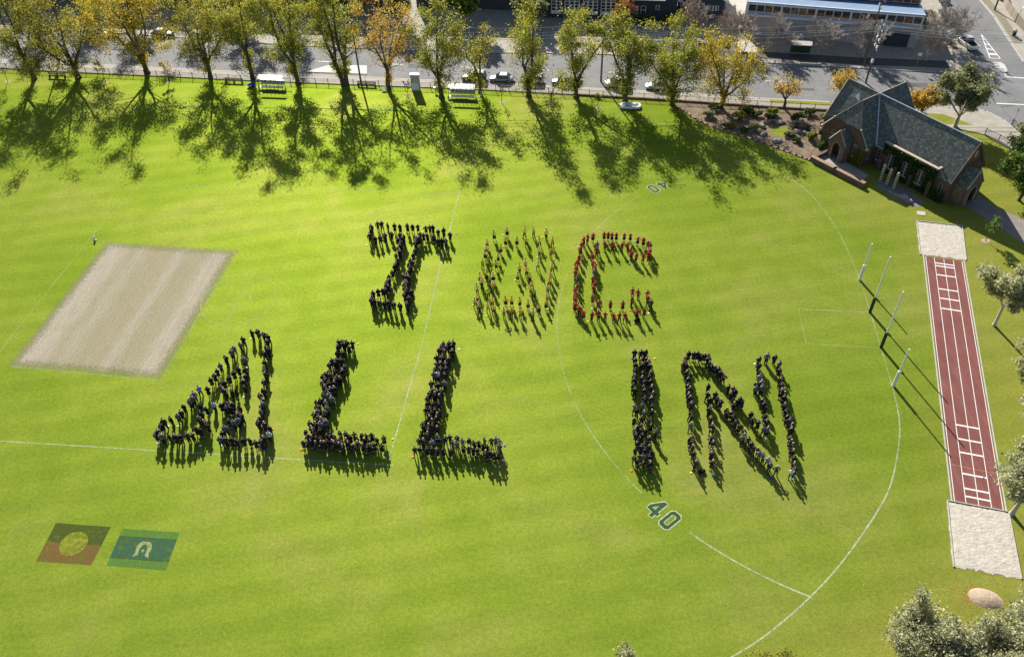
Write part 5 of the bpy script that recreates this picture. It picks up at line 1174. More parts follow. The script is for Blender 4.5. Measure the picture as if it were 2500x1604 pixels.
# ------------------------------------------------------------------ buildings across the street
M['slate_blue_paint'] = pm('blue_grey_render', (.052, .064, .088), (.042, .052, .074), .5, .8, .2)
M['dark_grey_render'] = pm('dark_grey_render', (.070, .074, .084), (.056, .060, .069), .4, .8, .2)
M['grey_concrete'] = pm('grey_board_concrete', (.25, .25, .255), (.20, .20, .205), .5, .85, .2)
M['pale_render'] = pm('pale_grey_render', (.40, .40, .41), (.35, .35, .36), .3, .8, .2)
M['tile_roof'] = pm('grey_roof_tiles', (.26, .24, .22), (.18, .165, .15), 2.0, .8, .3, bump=.5, bscale=6)
M['panel_white'] = pm('white_panel', (.70, .72, .75), (.62, .64, .67), .8, .6, .3)
t = NT('sky_tinted_corrugated_roof'); wv = t.n('ShaderNodeTexWave'); wv.wave_type = 'BANDS'; wv.bands_direction = 'X'; wv.inputs['Scale'].default_value = 1.55; t.l(t.coords(), wv.inputs[0])
M['sky_tinted_roof'] = t.done(t.bsdf(t.ramp(t.noise(.3, 4), [(.3, (.085, .17, .30)), (.7, (.105, .20, .34))]), .38, .5, bump=wv.outputs[0], bstr=.9, bdist=.05))  # blue of the reflected sky is put into the roof's base colour
M['copper_blind'] = pm('orange_brown_interior', (.34, .130, .045), (.12, .055, .03), 1.2, .7, .3, lo=.45, hi=.55)

# school hall with two strips of clerestory windows
A0 = Vector((48.6, 158.9)); B0 = Vector((79.4, 149.8)); dirx = (B0-A0).normalized(); Ls = (B0-A0).length
sch = thing('school_hall', 'pale school hall with metal roofs coloured by reflected sky and two clerestory window strips', 'building', (A0.x, A0.y, 0), math.atan2(dirx.y, dirx.x))
ob('wall', MB().box(0, Ls, 0, 20, .1, 3.9), M['pale_render'], sch)
ob('fascia', MB().box(-.25, Ls+.25, -.35, .25, 3.903, 4.2), M['panel_white'], sch)
ob('sill_wall', MB().box(0, Ls, .05, .4, 4.203, 4.65), M['pale_render'], sch)
def clerestory(y, z0, z1, nb):
    bay = Ls/5
    for bi in range(5):
        ob('bay_post', MB().box(bi*bay-.12, bi*bay+.12, y-.28, y+.1, z0-.5, z1+.25), M['panel_white'], sch)
        for k in range(nb):
            a = bi*bay+.12+(bay-.24)*k/nb; b_ = a+(bay-.24)/nb
            o = ob('window', MB().box(a+.02, a+.08, y-.10, y, z0, z1).box(b_-.08, b_-.02, y-.10, y, z0, z1).box(a+.08, b_-.08, y-.10, y, z1-.07, z1).box(a+.08, b_-.08, y-.10, y, z0, z0+.07), M['panel_white'], sch)
            ob('pane', MB().box(a+.08, b_-.08, y-.05, y-.02, z0+.07, z1-.07), M['glass'] if rnd.random() < .62 else M['tinted'], o)
            if 0 < bi < 5 or k > 1: ob('blind', MB().box(a+.08, b_-.08, y-.075, y-.052, z0+.07, z0+.07+rnd.uniform(.35, .75)), M['copper_blind'], o)
    ob('bay_post', MB().box(Ls-.12, Ls+.12, y-.28, y+.1, z0-.5, z1+.25), M['panel_white'], sch)
    ob('head_beam', MB().box(-.2, Ls+.2, y-.2, y+.25, z1+.02, z1+.42), M['panel_white'], sch)
    ob('back_wall', MB().box(0.05, Ls-.05, y+.02, y+.2, z0-.6, z1), M['dark_grey_render'], sch)
M['tinted'] = pm('brown_tinted_glass', (.06, .048, .038), (.10, .075, .05), .7, .1, .6)
clerestory(.25, 4.65, 6.05, 4)
ob('roof', MB().slab3([(-.3, 0.0, 6.52), (Ls+.3, 0.0, 6.52), (Ls+.3, 7.2, 5.55), (-.3, 7.2, 5.55)], .16), M['sky_tinted_roof'], sch)
clerestory(7.5, 5.65, 7.1, 4)
ob('roof', MB().slab3([(-.3, 7.25, 7.55), (Ls+.3, 7.25, 7.55), (Ls+.3, 15, 6.5), (-.3, 15, 6.5)], .16), M['sky_tinted_roof'], sch)
clerestory(15.2, 6.6, 7.9, 4)
ob('roof', MB().slab3([(-.3, 15, 8.3), (Ls+.3, 15, 8.3), (Ls+.3, 23, 7.4), (-.3, 23, 7.4)], .16), M['white_metal'], sch)
ob('end_wall', MB().box(-.35, -.02, 0, 20, .1, 6.2), M['pale_render'], sch)
ob('roller_door', MB().box(Ls-6.6, Ls-1.4, -.06, -.005, .12, 3.0), M['slate_blue_paint'], sch)
for k in range(5): ob('downpipe', MB().tube([(Ls*k/5+.4, -.1, 3.9), (Ls*k/5+.4, -.1, .1)], .05, 5), M['white_metal'], sch)

# blue-grey school wing with tall white windows
rz_w = math.atan2(-.16, 1)
bw_ = thing('school_wing', 'dark blue-grey school wing with tall white-framed windows and tiled roof', 'building', (9.0, 170.2, 0), rz_w)
ob('wall', MB().box(0, 27.5, 0, 9, .1, 4.85), M['slate_blue_paint'], bw_)
for s in (0, 1):
    pts = [(-.6, -.8, 4.75), (25.0, -.8, 4.75), (25.0, 4.5, 8.0), (-.6, 4.5, 8.0)] if s == 0 else [(25.0, 9.8, 4.75), (-.6, 9.8, 4.75), (-.6, 4.5, 8.0), (25.0, 4.5, 8.0)]
    ob('roof', MB().slab3(pts, .18), M['tile_roof'], bw_)
ob('gutter', MB().box(-.6, 25, -.98, -.82, 4.6, 4.78), M['panel_white'], bw_)
def big_window(par, x0, wd, z0, z1, cols, rows_, y=0):
    o = ob('window', MB().box(x0, x0+wd, y-.05, y-.003, z0, z1), M['panel_white'], par)
    for i in range(cols):
        for j in range(rows_):
            cw = wd/cols; rh = (z1-z0)/rows_
            if j == 0 and rows_ > 2: continue
            ob('pane', MB().box(x0+i*cw+.14, x0+(i+1)*cw-.14, y-.065, y-.052, z0+j*rh+.08, z0+(j+1)*rh-.06), M['glass'], o)
for x0, wd, cols in ((1.7, 2.2, 2), (4.5, 3.1, 3), (8.3, 3.1, 3), (12.0, 3.1, 3)): big_window(bw_, x0, wd, 1.0, 4.3, cols, 5)
for x0 in (17.0, 18.6, 20.2): big_window(bw_, x0, 1.05, 1.5, 3.1, 1, 2)
big_window(bw_, 23.2, .75, 2.4, 3.3, 1, 1)
gb = thing('gabled_house', 'blue-grey gabled building end with white bargeboards beyond the bare tree', 'building', (36.8, 166.6, 0), rz_w)
gm = MB(); prof = [(0, .1), (9.0, .1), (9.0, 4.4), (4.5, 7.6), (0, 4.4)]
gm.add([(x, 0, z) for x, z in prof]+[(x, 14, z) for x, z in prof], [(0, 1, 2, 3, 4), (9, 8, 7, 6, 5)]+[(i, i+5, (i+1) % 5+5, (i+1) % 5) for i in range(5)])
ob('wall', gm, M['slate_blue_paint'], gb)
for s in (0, 1):
    a = [(9.6, -.5, 4.0), (9.6, 14.5, 4.0), (4.5, 14.5, 7.75), (4.5, -.5, 7.75)] if s else [(-.6, 14.5, 4.0), (-.6, -.5, 4.0), (4.5, -.5, 7.75), (4.5, 14.5, 7.75)]
    ob('roof', MB().slab3(a, .15), M['tile_roof'], gb)
    ob('bargeboard', MB().tube([(4.5, -.55, 7.7), ((9.6 if s else -.6), -.55, 3.95)], .14, 4), M['panel_white'], gb)
big_window(gb, 1.3, 1.0, 1.0, 3.0, 2, 2); big_window(gb, 6.2, 1.7, 2.2, 3.2, 3, 1)
# grey building with white vertical panels
gv = thing('panelled_building', 'dark grey building with a row of white vertical panels, behind the street trees', 'building', (-18.0, 177.8, 0), rz_w)
ob('wall', MB().box(0, 25.5, 0, 14, .1, 8.5), M['dark_grey_render'], gv)
for k in range(12):
    ob('panel', MB().box(1.0+k*2.05, 2.1+k*2.05, -.12, -.003, 3.4, 8.3), M['panel_white'], gv)
    ob('window', MB().box(2.15+k*2.05, 3.0+k*2.05, -.05, -.003, 3.9, 7.9), M['glass'], gv)
ob('brown_return', MB().box(25.5, 27.5, -1.2, 6, .1, 6), M['brown_brick'], gv)
# concrete building with raking piers at the far left
gl = thing('concrete_building', 'grey concrete building with raking piers over a dark undercroft, far left', 'building', (-125, 196, 0), rz_w)
ob('upper_floor', MB().box(0, 100, -1, 18, 4.6, 9.5), M['grey_concrete'], gl)
ob('undercroft_wall', MB().box(0, 100, 6, 18, .1, 4.55), M['dark_grey_render'], gl)
for k in range(13):
    ob('pier', MB().add([(k*8.2, -2.2, .1), (k*8.2+.8, -2.2, .1), (k*8.2+.8, -1.4, .1), (k*8.2, -1.4, .1), (k*8.2, -.9, 4.6), (k*8.2+.8, -.9, 4.6), (k*8.2+.8, .1, 4.6), (k*8.2, .1, 4.6)], [(3, 2, 1, 0), (4, 5, 6, 7), (0, 1, 5, 4), (1, 2, 6, 5), (2, 3, 7, 6), (3, 0, 4, 7)]), M['grey_concrete'], gl)
    ob('window', MB().box(k*8.2+1.6, k*8.2+7.2, -1.05, -1.003, 5.6, 8.2), M['glass'], gl)
mb_ = thing('brick_school_block', 'brown brick block mostly hidden behind the street trees', 'building', (-62, 184.5, 0), rz_w)
ob('wall', MB().box(0, 38, 0, 14, .1, 7), M['brown_brick'], mb_); ob('roof', MB().slab3([(-.5, -.6, 7.0), (38.5, -.6, 7.0), (38.5, 7, 9.6), (-.5, 7, 9.6)], .15), M['tile_roof'], mb_)
for k in range(12): big_window(mb_, 1.2+k*3.05, 1.7, 1.3, 3.6, 2, 3); big_window(mb_, 1.2+k*3.05, 1.7, 4.4, 6.3, 2, 3)

# ------------------------------------------------------------------ poles, wires, street furniture
def power_pole(x, y, h, lab, arms, trans=False):
    p = thing('power_pole', lab, 'power pole', (x, y, 0), rz_w, 'timber power poles along the street')
    ob('shaft', MB().tube([(0, 0, 0), (0, 0, h)], [.19, .12], 8), M['pole_wood'], p)
    for z in arms:
        a = ob('crossarm', MB().box(-.06, .06, -1.15, 1.15, z-.06, z+.06), M['wood_pale'], p)
        for yy in (-1.0, -.55, .55, 1.0): ob('insulator', MB().lathe([(.05, 0), (.09, .07), (.05, .12), (.09, .19), (.04, .26)], 6, (0, yy, z+.06)), M['white_metal'], a)
    ob('brace', MB().tube([(0, -.7, arms[0]-.05), (0, 0, arms[0]-.8)], .025, 4).tube([(0, .7, arms[0]-.05), (0, 0, arms[0]-.8)], .025, 4), M['galv'], p)
    if trans:
        for yy, zz in ((-.75, 8.2), (.7, 8.2), (-.6, 6.9), (.75, 6.7)):
            ob('insulator_stack', MB().lathe([(.13, 0), (.20, .08), (.13, .14), (.20, .22), (.13, .28), (.20, .36), (.12, .44)], 8, (0, yy, zz)), M['white_metal'], p)
        ob('switch_frame', MB().box(-.07, .07, -1.3, 1.3, 8.05, 8.18).box(-.07, .07, -1.1, 1.1, 6.55, 6.68).tube([(-.5, -.9, 9.0), (-.4, 0, 9.6), (-.5, .9, 9.0)], .03, 4).tube([(.5, -.9, 8.8), (.4, 0, 9.5), (.5, .9, 8.8)], .03, 4), M['galv'], p)
        ob('fuse_box', MB().box(-.2, .2, -.34, -.08, 4.0, 4.7), M['white_metal'], p)
    return p
poles = [(-88.0, 157.2, 12.0), (-26.5, 143.9, 12.3), (18.2, 141.3, 11.0), (65.8, 137.0, 11.6), (108, 129.5, 11.6)]
power_pole(*poles[0], 'timber power pole hidden among the leftmost street trees', [10.6, 9.4])
power_pole(*poles[1], 'leaning-looking timber power pole beside the fence left of the orange-leaved tree', [11.7, 9.8])
power_pole(*poles[2], 'timber power pole on the near kerb between two green trees', [10.3, 9.2])
power_pole(*poles[3], 'timber power pole with white insulator stacks behind the church roof', [11.0, 9.9], True)
p2 = power_pole(67.6, 143.6, 11.8, 'slim timber power pole on the far kerb beside the insulator pole', [11.2])
power_pole(101.9, 165.4, 9.0, 'timber power pole beside the paling fence at upper right', [8.4])
for zi, yo in ((0, -1.0), (0, 1.0), (1, -.6), (1, .6)):
    hs = [(10.75, 9.55), (11.85, 9.95), (10.45, 9.35), (11.15, 10.05), (11.0, 9.9)]
    g = MB()
    for (a, ha), (b_, hb) in zip(zip(poles, hs), zip(poles[1:], hs[1:])):
        pts = [(a[0]+(b_[0]-a[0])*t_, a[1]+yo+(b_[1]-a[1])*t_, ha[zi]+(hb[zi]-ha[zi])*t_-1.1*4*t_*(1-t_)) for t_ in [i/14 for i in range(15)]]
        g.tube(pts, .03, 4, False)
    tag(ob('power_line', g, M['panel_white']), f"{'upper' if zi == 0 else 'lower'} {'nearer' if yo < 0 else 'farther'} overhead wire strung between the power poles", 'wire', 'overhead wires')
bs_ = thing('bus_shelter', 'green-framed bus shelter with pale roof under the bare trees', 'bus shelter', (57.0, 148.6, .12), math.atan2(-.2, 1))
ob('roof', MB().slab3([(-1.9, -.8, 2.35), (1.9, -.8, 2.35), (1.9, .7, 2.55), (-1.9, .7, 2.55)], .1), M['concrete_pale'], bs_)
M['dark_green'] = pm('dark_green_paint', (.014, .060, .034), (.010, .045, .026), 2, .5, .4)
for x_ in (-1.75, 1.75):
    for y_ in (-.6, .55): ob('post', MB().tube([(x_, y_, 0), (x_, y_, 2.4)], .045, 6), M['dark_green'], bs_)
ob('back_panel', MB().box(-1.7, 1.7, .53, .57, .3, 2.2), M['dark_green'], bs_)
ob('seat', MB().box(-1.4, 1.4, .1, .5, .42, .48), M['wood'], bs_)
sg = thing('street_sign', 'small white street sign on a grey pole on the far kerb', 'sign', (76.7, 141.8, .12), rz_w)
ob('pole', MB().tube([(0, 0, 0), (0, 0, 2.9)], .035, 6), M['galv'], sg); ob('plate', MB().box(-.32, .32, -.03, .0, 2.35, 2.85), M['white_metal'], sg)
ss = thing('stop_sign', 'red stop sign on a grey post at the street corner', 'sign', (84.9, 120.8, .1), -2.3)
ob('pole', MB().tube([(0, 0, 0), (0, 0, 2.9)], .035, 6), M['galv'], ss)
oc_ = [(.36*math.cos(math.pi/8+k*math.pi/4), .36*math.sin(math.pi/8+k*math.pi/4)+2.65) for k in range(8)]
ob('plate', MB().add([(x, -.05, z) for x, z in oc_]+[(x, -.03, z) for x, z in oc_], [tuple(range(8)), tuple(range(15, 7, -1))]+[(i, i+8, (i+1) % 8+8, (i+1) % 8) for i in range(8)]), pm('red_sign', (.42, .012, .012), (.34, .01, .01), 2, .4), ss)
def text_on(par, body, size, loc, rot, mat):
    cu = bpy.data.curves.new('lettering', 'FONT'); cu.body = body; cu.size = size; cu.align_x = 'CENTER'; cu.align_y = 'CENTER'; cu.extrude = .002
    o = bpy.data.objects.new('lettering', cu); link(o); bpy.context.view_layer.update()
    me = bpy.data.meshes.new_from_object(o.evaluated_get(bpy.context.evaluated_depsgraph_get())); bpy.data.objects.remove(o)
    me.materials.clear(); me.materials.append(mat)
    o = ob('lettering', me, parent=par, loc=loc); o.rotation_euler = rot; return o
text_on(ss, 'STOP', .26, (0, -.056, 2.65), (math.pi/2, 0, 0), M['white_metal'])
bn = thing('litter_bin', 'green litter bin on the pale footpath at upper right', 'bin', (100.2, 153.3, .12), .3)
ob('body', MB().lathe([(.30, 0), (.34, .1), (.36, 1.0), (.33, 1.05)], 12), M['dark_green'], bn); ob('lid', MB().lathe([(.36, 1.06), (.34, 1.22), (.12, 1.3)], 12), M['galv'], bn)
wt = thing('gazebo', 'white gazebo behind the paling fence at upper right', 'gazebo', (106.2, 158.5, .1), .2)
ob('canopy', MB().slab3([(-1.6, -2, 2.2), (1.6, -2, 2.2), (1.6, 2.4, 2.6), (-1.6, 2.4, 2.6)], .06), M['panel_white'], wt)
for x_ in (-1.5, 1.5):
    for y_ in (-1.9, 2.2): ob('leg', MB().tube([(x_, y_, 0), (x_, y_, 2.2)], .05, 6), M['galv'], wt)
fl_ = thing('flood_light', 'small dark flood light on the lawn beside the church end', 'light', (75.7, 112.6, 0))
ob('post', MB().tube([(0, 0, 0), (0, 0, .5)], .06, 6), M['black_metal'], fl_); ob('head', MB().box(-.24, .24, -.12, .12, .5, .8), M['black_metal'], fl_, bevel=.03)

# ------------------------------------------------------------------ vehicles
def loft(sections):
    k = len(sections[0]); V = [p for s in sections for p in s]
    F = [(i*k+j, i*k+(j+1) % k, (i+1)*k+(j+1) % k, (i+1)*k+j) for i in range(len(sections)-1) for j in range(k)]
    F += [tuple(range(k-1, -1, -1)), tuple(range((len(sections)-1)*k, len(sections)*k))]
    return MB().add(V, F)
def rrect(x, hw, z0, z1, r):
    r = min(r, hw*.9, (z1-z0)*.45); pts = []
    for cx_, cz_, a0 in ((hw-r, z1-r, 0), (-hw+r, z1-r, 90), (-hw+r, z0+r, 180), (hw-r, z0+r, 270)):
        for a in (0, 45, 90): pts.append((x, cx_+r*math.cos(math.radians(a0+a)), cz_+r*math.sin(math.radians(a0+a))))
    return pts
PAINT = {}
def paint(nm, c):
    if nm not in PAINT:
        t = NT(nm+'_car_paint'); PAINT[nm] = t.done(t.bsdf(t.ramp(t.noise(1.5, 3), [(.3, c), (.7, tuple(v*.9 for v in c))]), .32, .5, Coat_Weight=.6, Coat_Roughness=.08))
    return PAINT[nm]
M['lamp_clear'] = pm('headlamp_lens', (.70, .72, .74), (.6, .62, .64), 5, .15, .6); M['lamp_red'] = pm('tail_lamp_lens', (.32, .01, .01), (.25, .01, .01), 5, .2, .6)
def car(name, label, x, y, rz, col, kind='sedan'):
    L, hw, roof_z = {'sedan': (4.6, .88, 1.44), 'suv': (4.7, .94, 1.74), 'hatch': (4.1, .86, 1.5), 'ute': (5.2, .92, 1.78)}[kind]
    r = thing(name, label, 'ute' if kind == 'ute' else 'car', (x, y, .008), rz, 'vehicles on the street')
    P_ = paint(*col); zb = .98 if kind in ('suv', 'ute') else .86
    st = [(-L/2, .72, .45, zb-.14), (-L/2+.12, .90, .30, zb-.04), (-L/2+.6, .98, .24, zb), (-.3, 1.0, .22, zb), (L/2-1.5, 1.0, .22, zb-.02), (L/2-.9, .99, .24, zb-.08), (L/2-.18, .92, .30, zb-.2), (L/2, .76, .42, zb-.3)]
    ob('body', loft([rrect(a, hw*b_, c_, d_, .16) for a, b_, c_, d_ in st]), P_, r, smooth=True)
    if kind == 'ute': cs = [(-.55, .82, zb-.05), (-.35, .80, roof_z-.06), (.75, .80, roof_z-.02), (1.45, .86, zb-.05)]; x0, x1 = -.4, .85
    elif kind == 'sedan': cs = [(-1.75, .84, zb-.05), (-1.05, .74, roof_z-.05), (.25, .74, roof_z-.02), (1.15, .86, zb-.05)]; x0, x1 = -1.1, .35
    else: cs = [(-L/2+.12, .86, zb-.05), (-L/2+.45, .76, roof_z-.05), (.35, .76, roof_z-.02), (1.25, .88, zb-.05)]; x0, x1 = -L/2+.4, .45
    V = []
    for a, b_, z in cs: V += [(a, hw*b_, z), (a, -hw*b_, z)]
    base = [(cs[0][0], hw*.93, zb-.08), (cs[0][0], -hw*.93, zb-.08), (cs[3][0], hw*.93, zb-.08), (cs[3][0], -hw*.93, zb-.08)]
    V = [(cs[0][0], -hw*.93, zb-.06), (cs[3][0], -hw*.93, zb-.06), (cs[3][0], hw*.93, zb-.06), (cs[0][0], hw*.93, zb-.06), (cs[1][0], -hw*.76, roof_z-.05), (cs[2][0], -hw*.76, roof_z-.05), (cs[2][0], hw*.76, roof_z-.05), (cs[1][0], hw*.76, roof_z-.05)]
    gl_ = ob('windows', MB().add(V, [(3, 2, 1, 0), (4, 5, 6, 7), (0, 1, 5, 4), (1, 2, 6, 5), (2, 3, 7, 6), (3, 0, 4, 7)]), M['glass'], r)
    ob('roof', MB().box(cs[1][0]-.04, cs[2][0]+.04, -hw*.78, hw*.78, roof_z-.075, roof_z), P_, r, bevel=.035)
    for s in (-1, 1):
        for a, b_ in ((0, 1), (3, 2)): ob('pillar', MB().tube([(cs[a][0], s*hw*.92, zb-.05), (cs[b_][0], s*hw*.78, roof_z-.03)], .045, 4), P_, r)
        ob('pillar', MB().tube([((cs[1][0]+cs[2][0])/2, s*hw*.93, zb-.05), ((cs[1][0]+cs[2][0])/2-.05, s*hw*.79, roof_z-.03)], .04, 4), P_, r)
        ob('headlight', MB().box(L/2-.20, L/2-.01, s*hw*.62-.17, s*hw*.62+.17, zb-.42, zb-.28), M['lamp_clear'], r, bevel=.03)
        ob('tail_light', MB().box(-L/2-.01, -L/2+.14, s*hw*.74-.12, s*hw*.74+.12, zb-.36, zb-.14), M['lamp_red'], r, bevel=.02)
        ob('mirror', MB().box(cs[3][0]-.35, cs[3][0]-.2, s*(hw+.10)-.08, s*(hw+.10)+.08, zb, zb+.13), P_, r, bevel=.03)
        for wx in (-L*.29, L*.30):
            wl = ob('wheel', MB().tube([(wx, s*(hw-.20), .33), (wx, s*(hw+.01), .33)], .33, 14), M['rubber'], r)
            ob('rim', MB().tube([(wx, s*(hw-.02), .33), (wx, s*(hw+.025), .33)], .20, 10), M['alu'], wl)
    ob('bumper', MB().box(L/2-.14, L/2+.02, -hw*.7, hw*.7, .30, .44), M['rubber'], r, bevel=.03)
    if kind == 'ute':
        ob('tray_cover', MB().box(-L/2+.12, -.62, -hw*.82, hw*.82, zb-.01, zb+.03), M['rubber'], r)
        ob('tray_side', MB().box(-L/2+.02, -.58, -hw*.99, -hw*.86, zb-.1, zb+.07).box(-L/2+.02, -.58, hw*.86, hw*.99, zb-.1, zb+.07).box(-L/2-.01, -L/2+.1, -hw*.86, hw*.86, zb-.3, zb+.07), P_, r)
    return r
RZ = rz_w
car('parked_car', 'black four-wheel-drive parked at the near kerb behind the right-hand shelter', -5.3, 143.9, RZ+math.pi, ('black', (.012, .013, .016)), 'suv')
car('parked_car', 'silver-grey sedan parked behind the black four-wheel-drive', -.2, 143.1, RZ+math.pi, ('silver', (.30, .31, .33)), 'sedan')
car('parked_car', 'white hatchback parked behind a green street tree, next to the silver sedan', 5.6, 142.0, RZ+math.pi, ('white', (.74, .74, .73)), 'hatch')
car('parked_car', 'dark sedan with pale bonnet glare parked between two green street trees', 11.3, 141.0, RZ+math.pi, ('charcoal', (.035, .037, .042)), 'sedan')
car('parked_car', 'white four-wheel-drive parked behind the tree with the white inflatable', 20.9, 139.3, RZ+math.pi, ('white', (.74, .74, .73)), 'suv')
car('parked_car', 'white sedan parked behind the last tall green tree before the garden', 28.2, 137.9, RZ+math.pi, ('white', (.74, .74, .73)), 'sedan')
car('moving_car', 'white four-wheel-drive glimpsed on the far side of the street at left', -84.3, 169.3, RZ, ('white', (.74, .74, .73)), 'suv')
car('moving_car', 'dark blue sedan glimpsed through yellow leaves on the street at left', -70.5, 168.6, RZ, ('navy', (.02, .03, .06)), 'sedan')
car('moving_car', 'pale blue-grey hatchback glimpsed between trees on the street at left', -62.0, 166.6, RZ, ('pale_blue', (.42, .46, .50)), 'hatch')
car('white_ute', 'white ute with dark tray cover parked in the side street', 89.7, 150.1, math.radians(97), ('white', (.74, .74, .73)), 'ute')
car('parked_car', 'silver car parked at the top of the side street, at the frame edge', 93.4, 171.5, math.radians(95), ('silver', (.30, .31, .33)), 'sedan')
# ------------------------------------------------------------------ trees
def tube_np(P, R, k):
    n = len(P); T = np.gradient(P, axis=0); T /= np.linalg.norm(T, axis=1)[:, None]+1e-9
    ref = np.array([0, 0, 1.]) if abs(T[0, 2]) < .85 else np.array([1., 0, 0])
    U = np.cross(T, ref); U /= np.linalg.norm(U, axis=1)[:, None]+1e-9; Wv = np.cross(U, T)
    a = np.arange(k)*2*np.pi/k
    V = P[:, None]+(U[:, None]*np.cos(a)[None, :, None]+Wv[:, None]*np.sin(a)[None, :, None])*R[:, None, None]
    i = np.arange(n-1)[:, None]*k; j = np.arange(k)[None]; j2 = (j+1) % k
    F = np.stack([i+j, i+j2, i+k+j2, i+k+j], -1).reshape(-1, 4)
    return V.reshape(-1, 3), F
class Wood:
    def __init__(s): s.V = []; s.F = []; s.n = 0
    def add(s, P, R, k):
        V, F = tube_np(np.asarray(P, float), np.asarray(R, float), k); s.V.append(V); s.F.append(F+s.n); s.n += len(V)
    def mesh(s, nm, m): return npmesh(nm, np.concatenate(s.V), np.concatenate(s.F), m, True)
def walk(rg, p, d, L, n, upw, wob):
    P = [np.array(p, float)]; d = np.array(d, float)/np.linalg.norm(d)
    for _ in range(n):
        d = d+np.array([0, 0, upw])+rg.normal(size=3)*wob; d /= np.linalg.norm(d); P.append(P[-1]+d*L/n)
    return np.array(P)
def perp(rg, d, ang):
    a = rg.normal(size=3); a -= d*(a@d); a /= np.linalg.norm(a); return d*math.cos(ang)+a*math.sin(ang)
def tree(name, label, x, y, H, seed, leaf, bark='bark', fork=4.0, r0=.42, lean=(0, 0), nl=3, spread=.35, side=3.2, nside=11, ntwig=6, leaves=36, ls=(.13, .27), group=None,
         epic=0, cat='tree', low=.12, droop=0., bare=False, sway=.30, trunks=1, cone=.45, dn=(.25, .7, 1.0, 1.3), tip=.22):
    rg = np.random.default_rng(seed); wd = Wood(); LC_ = []
    root = thing(name, label, cat, (x, y, 0), 0, group)
    ln = np.array([lean[0], lean[1], 1.0])
    for tk in range(trunks):
        off = np.array([0, 0, 0.]) if trunks == 1 else np.array([(tk-.5)*.5, 0, 0])
        tl = ln+np.array([(tk-.5)*.16*(trunks > 1), 0, 0])
        T = walk(rg, off, tl, fork, 6, .02, .035); Rr = np.linspace(r0, r0*.72, 7); Rr[0] *= 1.35
        wd.add(T, Rr, 8); top = T[-1]
        a0 = rg.uniform(0, 6.28)
        for i in range(nl):
            az = a0+i*2*math.pi/nl+rg.uniform(-.4, .4); sp_ = spread*rg.uniform(.35, 1.15) if i else spread*.25
            d = np.array([math.cos(az)*sp_+lean[0], math.sin(az)*sp_+lean[1], 1.0])
            Ll = (H-fork)*rg.uniform(.82, 1.03)*(1.0 if i == 0 else rg.uniform(.75, 1.0))
            Lp = walk(rg, top-np.array([0, 0, .2]), d, Ll, 10, .045, .085); rl = r0*.62/math.sqrt(nl*.55)
            wd.add(Lp, np.linspace(rl*1.25, rl*.2, 11), 6)
            ns = max(3, int(nside*Ll/(H-fork)))
            for s_ in range(ns):
                tt = low+(1-low)*(s_+rg.uniform(.1, .9))/ns; f_ = tt*10; k0 = min(int(f_), 9); p = Lp[k0]+(Lp[k0+1]-Lp[k0])*(f_-k0)
                dl = Lp[k0+1]-Lp[k0]; dl = dl/np.linalg.norm(dl)
                bl = side*(1-cone*tt)*rg.uniform(.5, 1.15)
                B = walk(rg, p, perp(rg, dl, rg.uniform(.7, 1.25)), bl, 6, .10-droop, .13); rb = rl*(1-.8*tt)*.42+.012
                wd.add(B, np.linspace(rb, .010, 7), 4)
                dens = rg.choice(dn)
                for q_ in range(ntwig):
                    u_ = tip+(1-tip)*(q_+rg.uniform(0, 1))/ntwig; f2 = u_*6; k1 = min(int(f2), 5); p2 = B[k1]+(B[k1+1]-B[k1])*(f2-k1)
                    db = B[k1+1]-B[k1]; db = db/np.linalg.norm(db); tl_ = bl*rg.uniform(.22, .48)
                    Tw = walk(rg, p2, perp(rg, db, rg.uniform(.4, 1.1)), tl_, 3, .06-droop, .16)
                    wd.add(Tw, np.linspace(.016 if not bare else .036, .006 if not bare else .018, 4), 3)
                    if bare:
                        for z_ in range(7):
                            pz = Tw[rg.integers(1, 4)]; wd.add(walk(rg, pz, perp(rg, db, rg.uniform(.3, .9)), tl_*.6, 2, .05, .15), np.array([.026, .021, .014]), 3)
                    m_ = int(leaves*dens*rg.uniform(.5, 1.4))
                    if m_ > 0:
                        c_ = Tw[rg.integers(1, 4, m_)]+rg.normal(size=(m_, 3))*np.array([sway, sway, sway*.75]); LC_.append(c_)
        for e_ in range(epic):     # leafy shoots straight from the lower trunk
            p = T[rg.integers(2, 7)]; B = walk(rg, p, perp(rg, np.array([0, 0, 1.]), 1.0), rg.uniform(.8, 1.8), 4, .12, .1); wd.add(B, np.linspace(.03, .008, 5), 3)
            m_ = int(leaves*2.6); LC_.append(B[rg.integers(1, 5, m_)]+rg.normal(size=(m_, 3))*.32)
    ob('trunk', wd.mesh('trunk', M[bark]), parent=root)
    if LC_:
        V, F = leaf_quads(np.concatenate(LC_), rg, *ls); ob('crown', npmesh('crown', V, F, M[leaf]), parent=root)
    return root
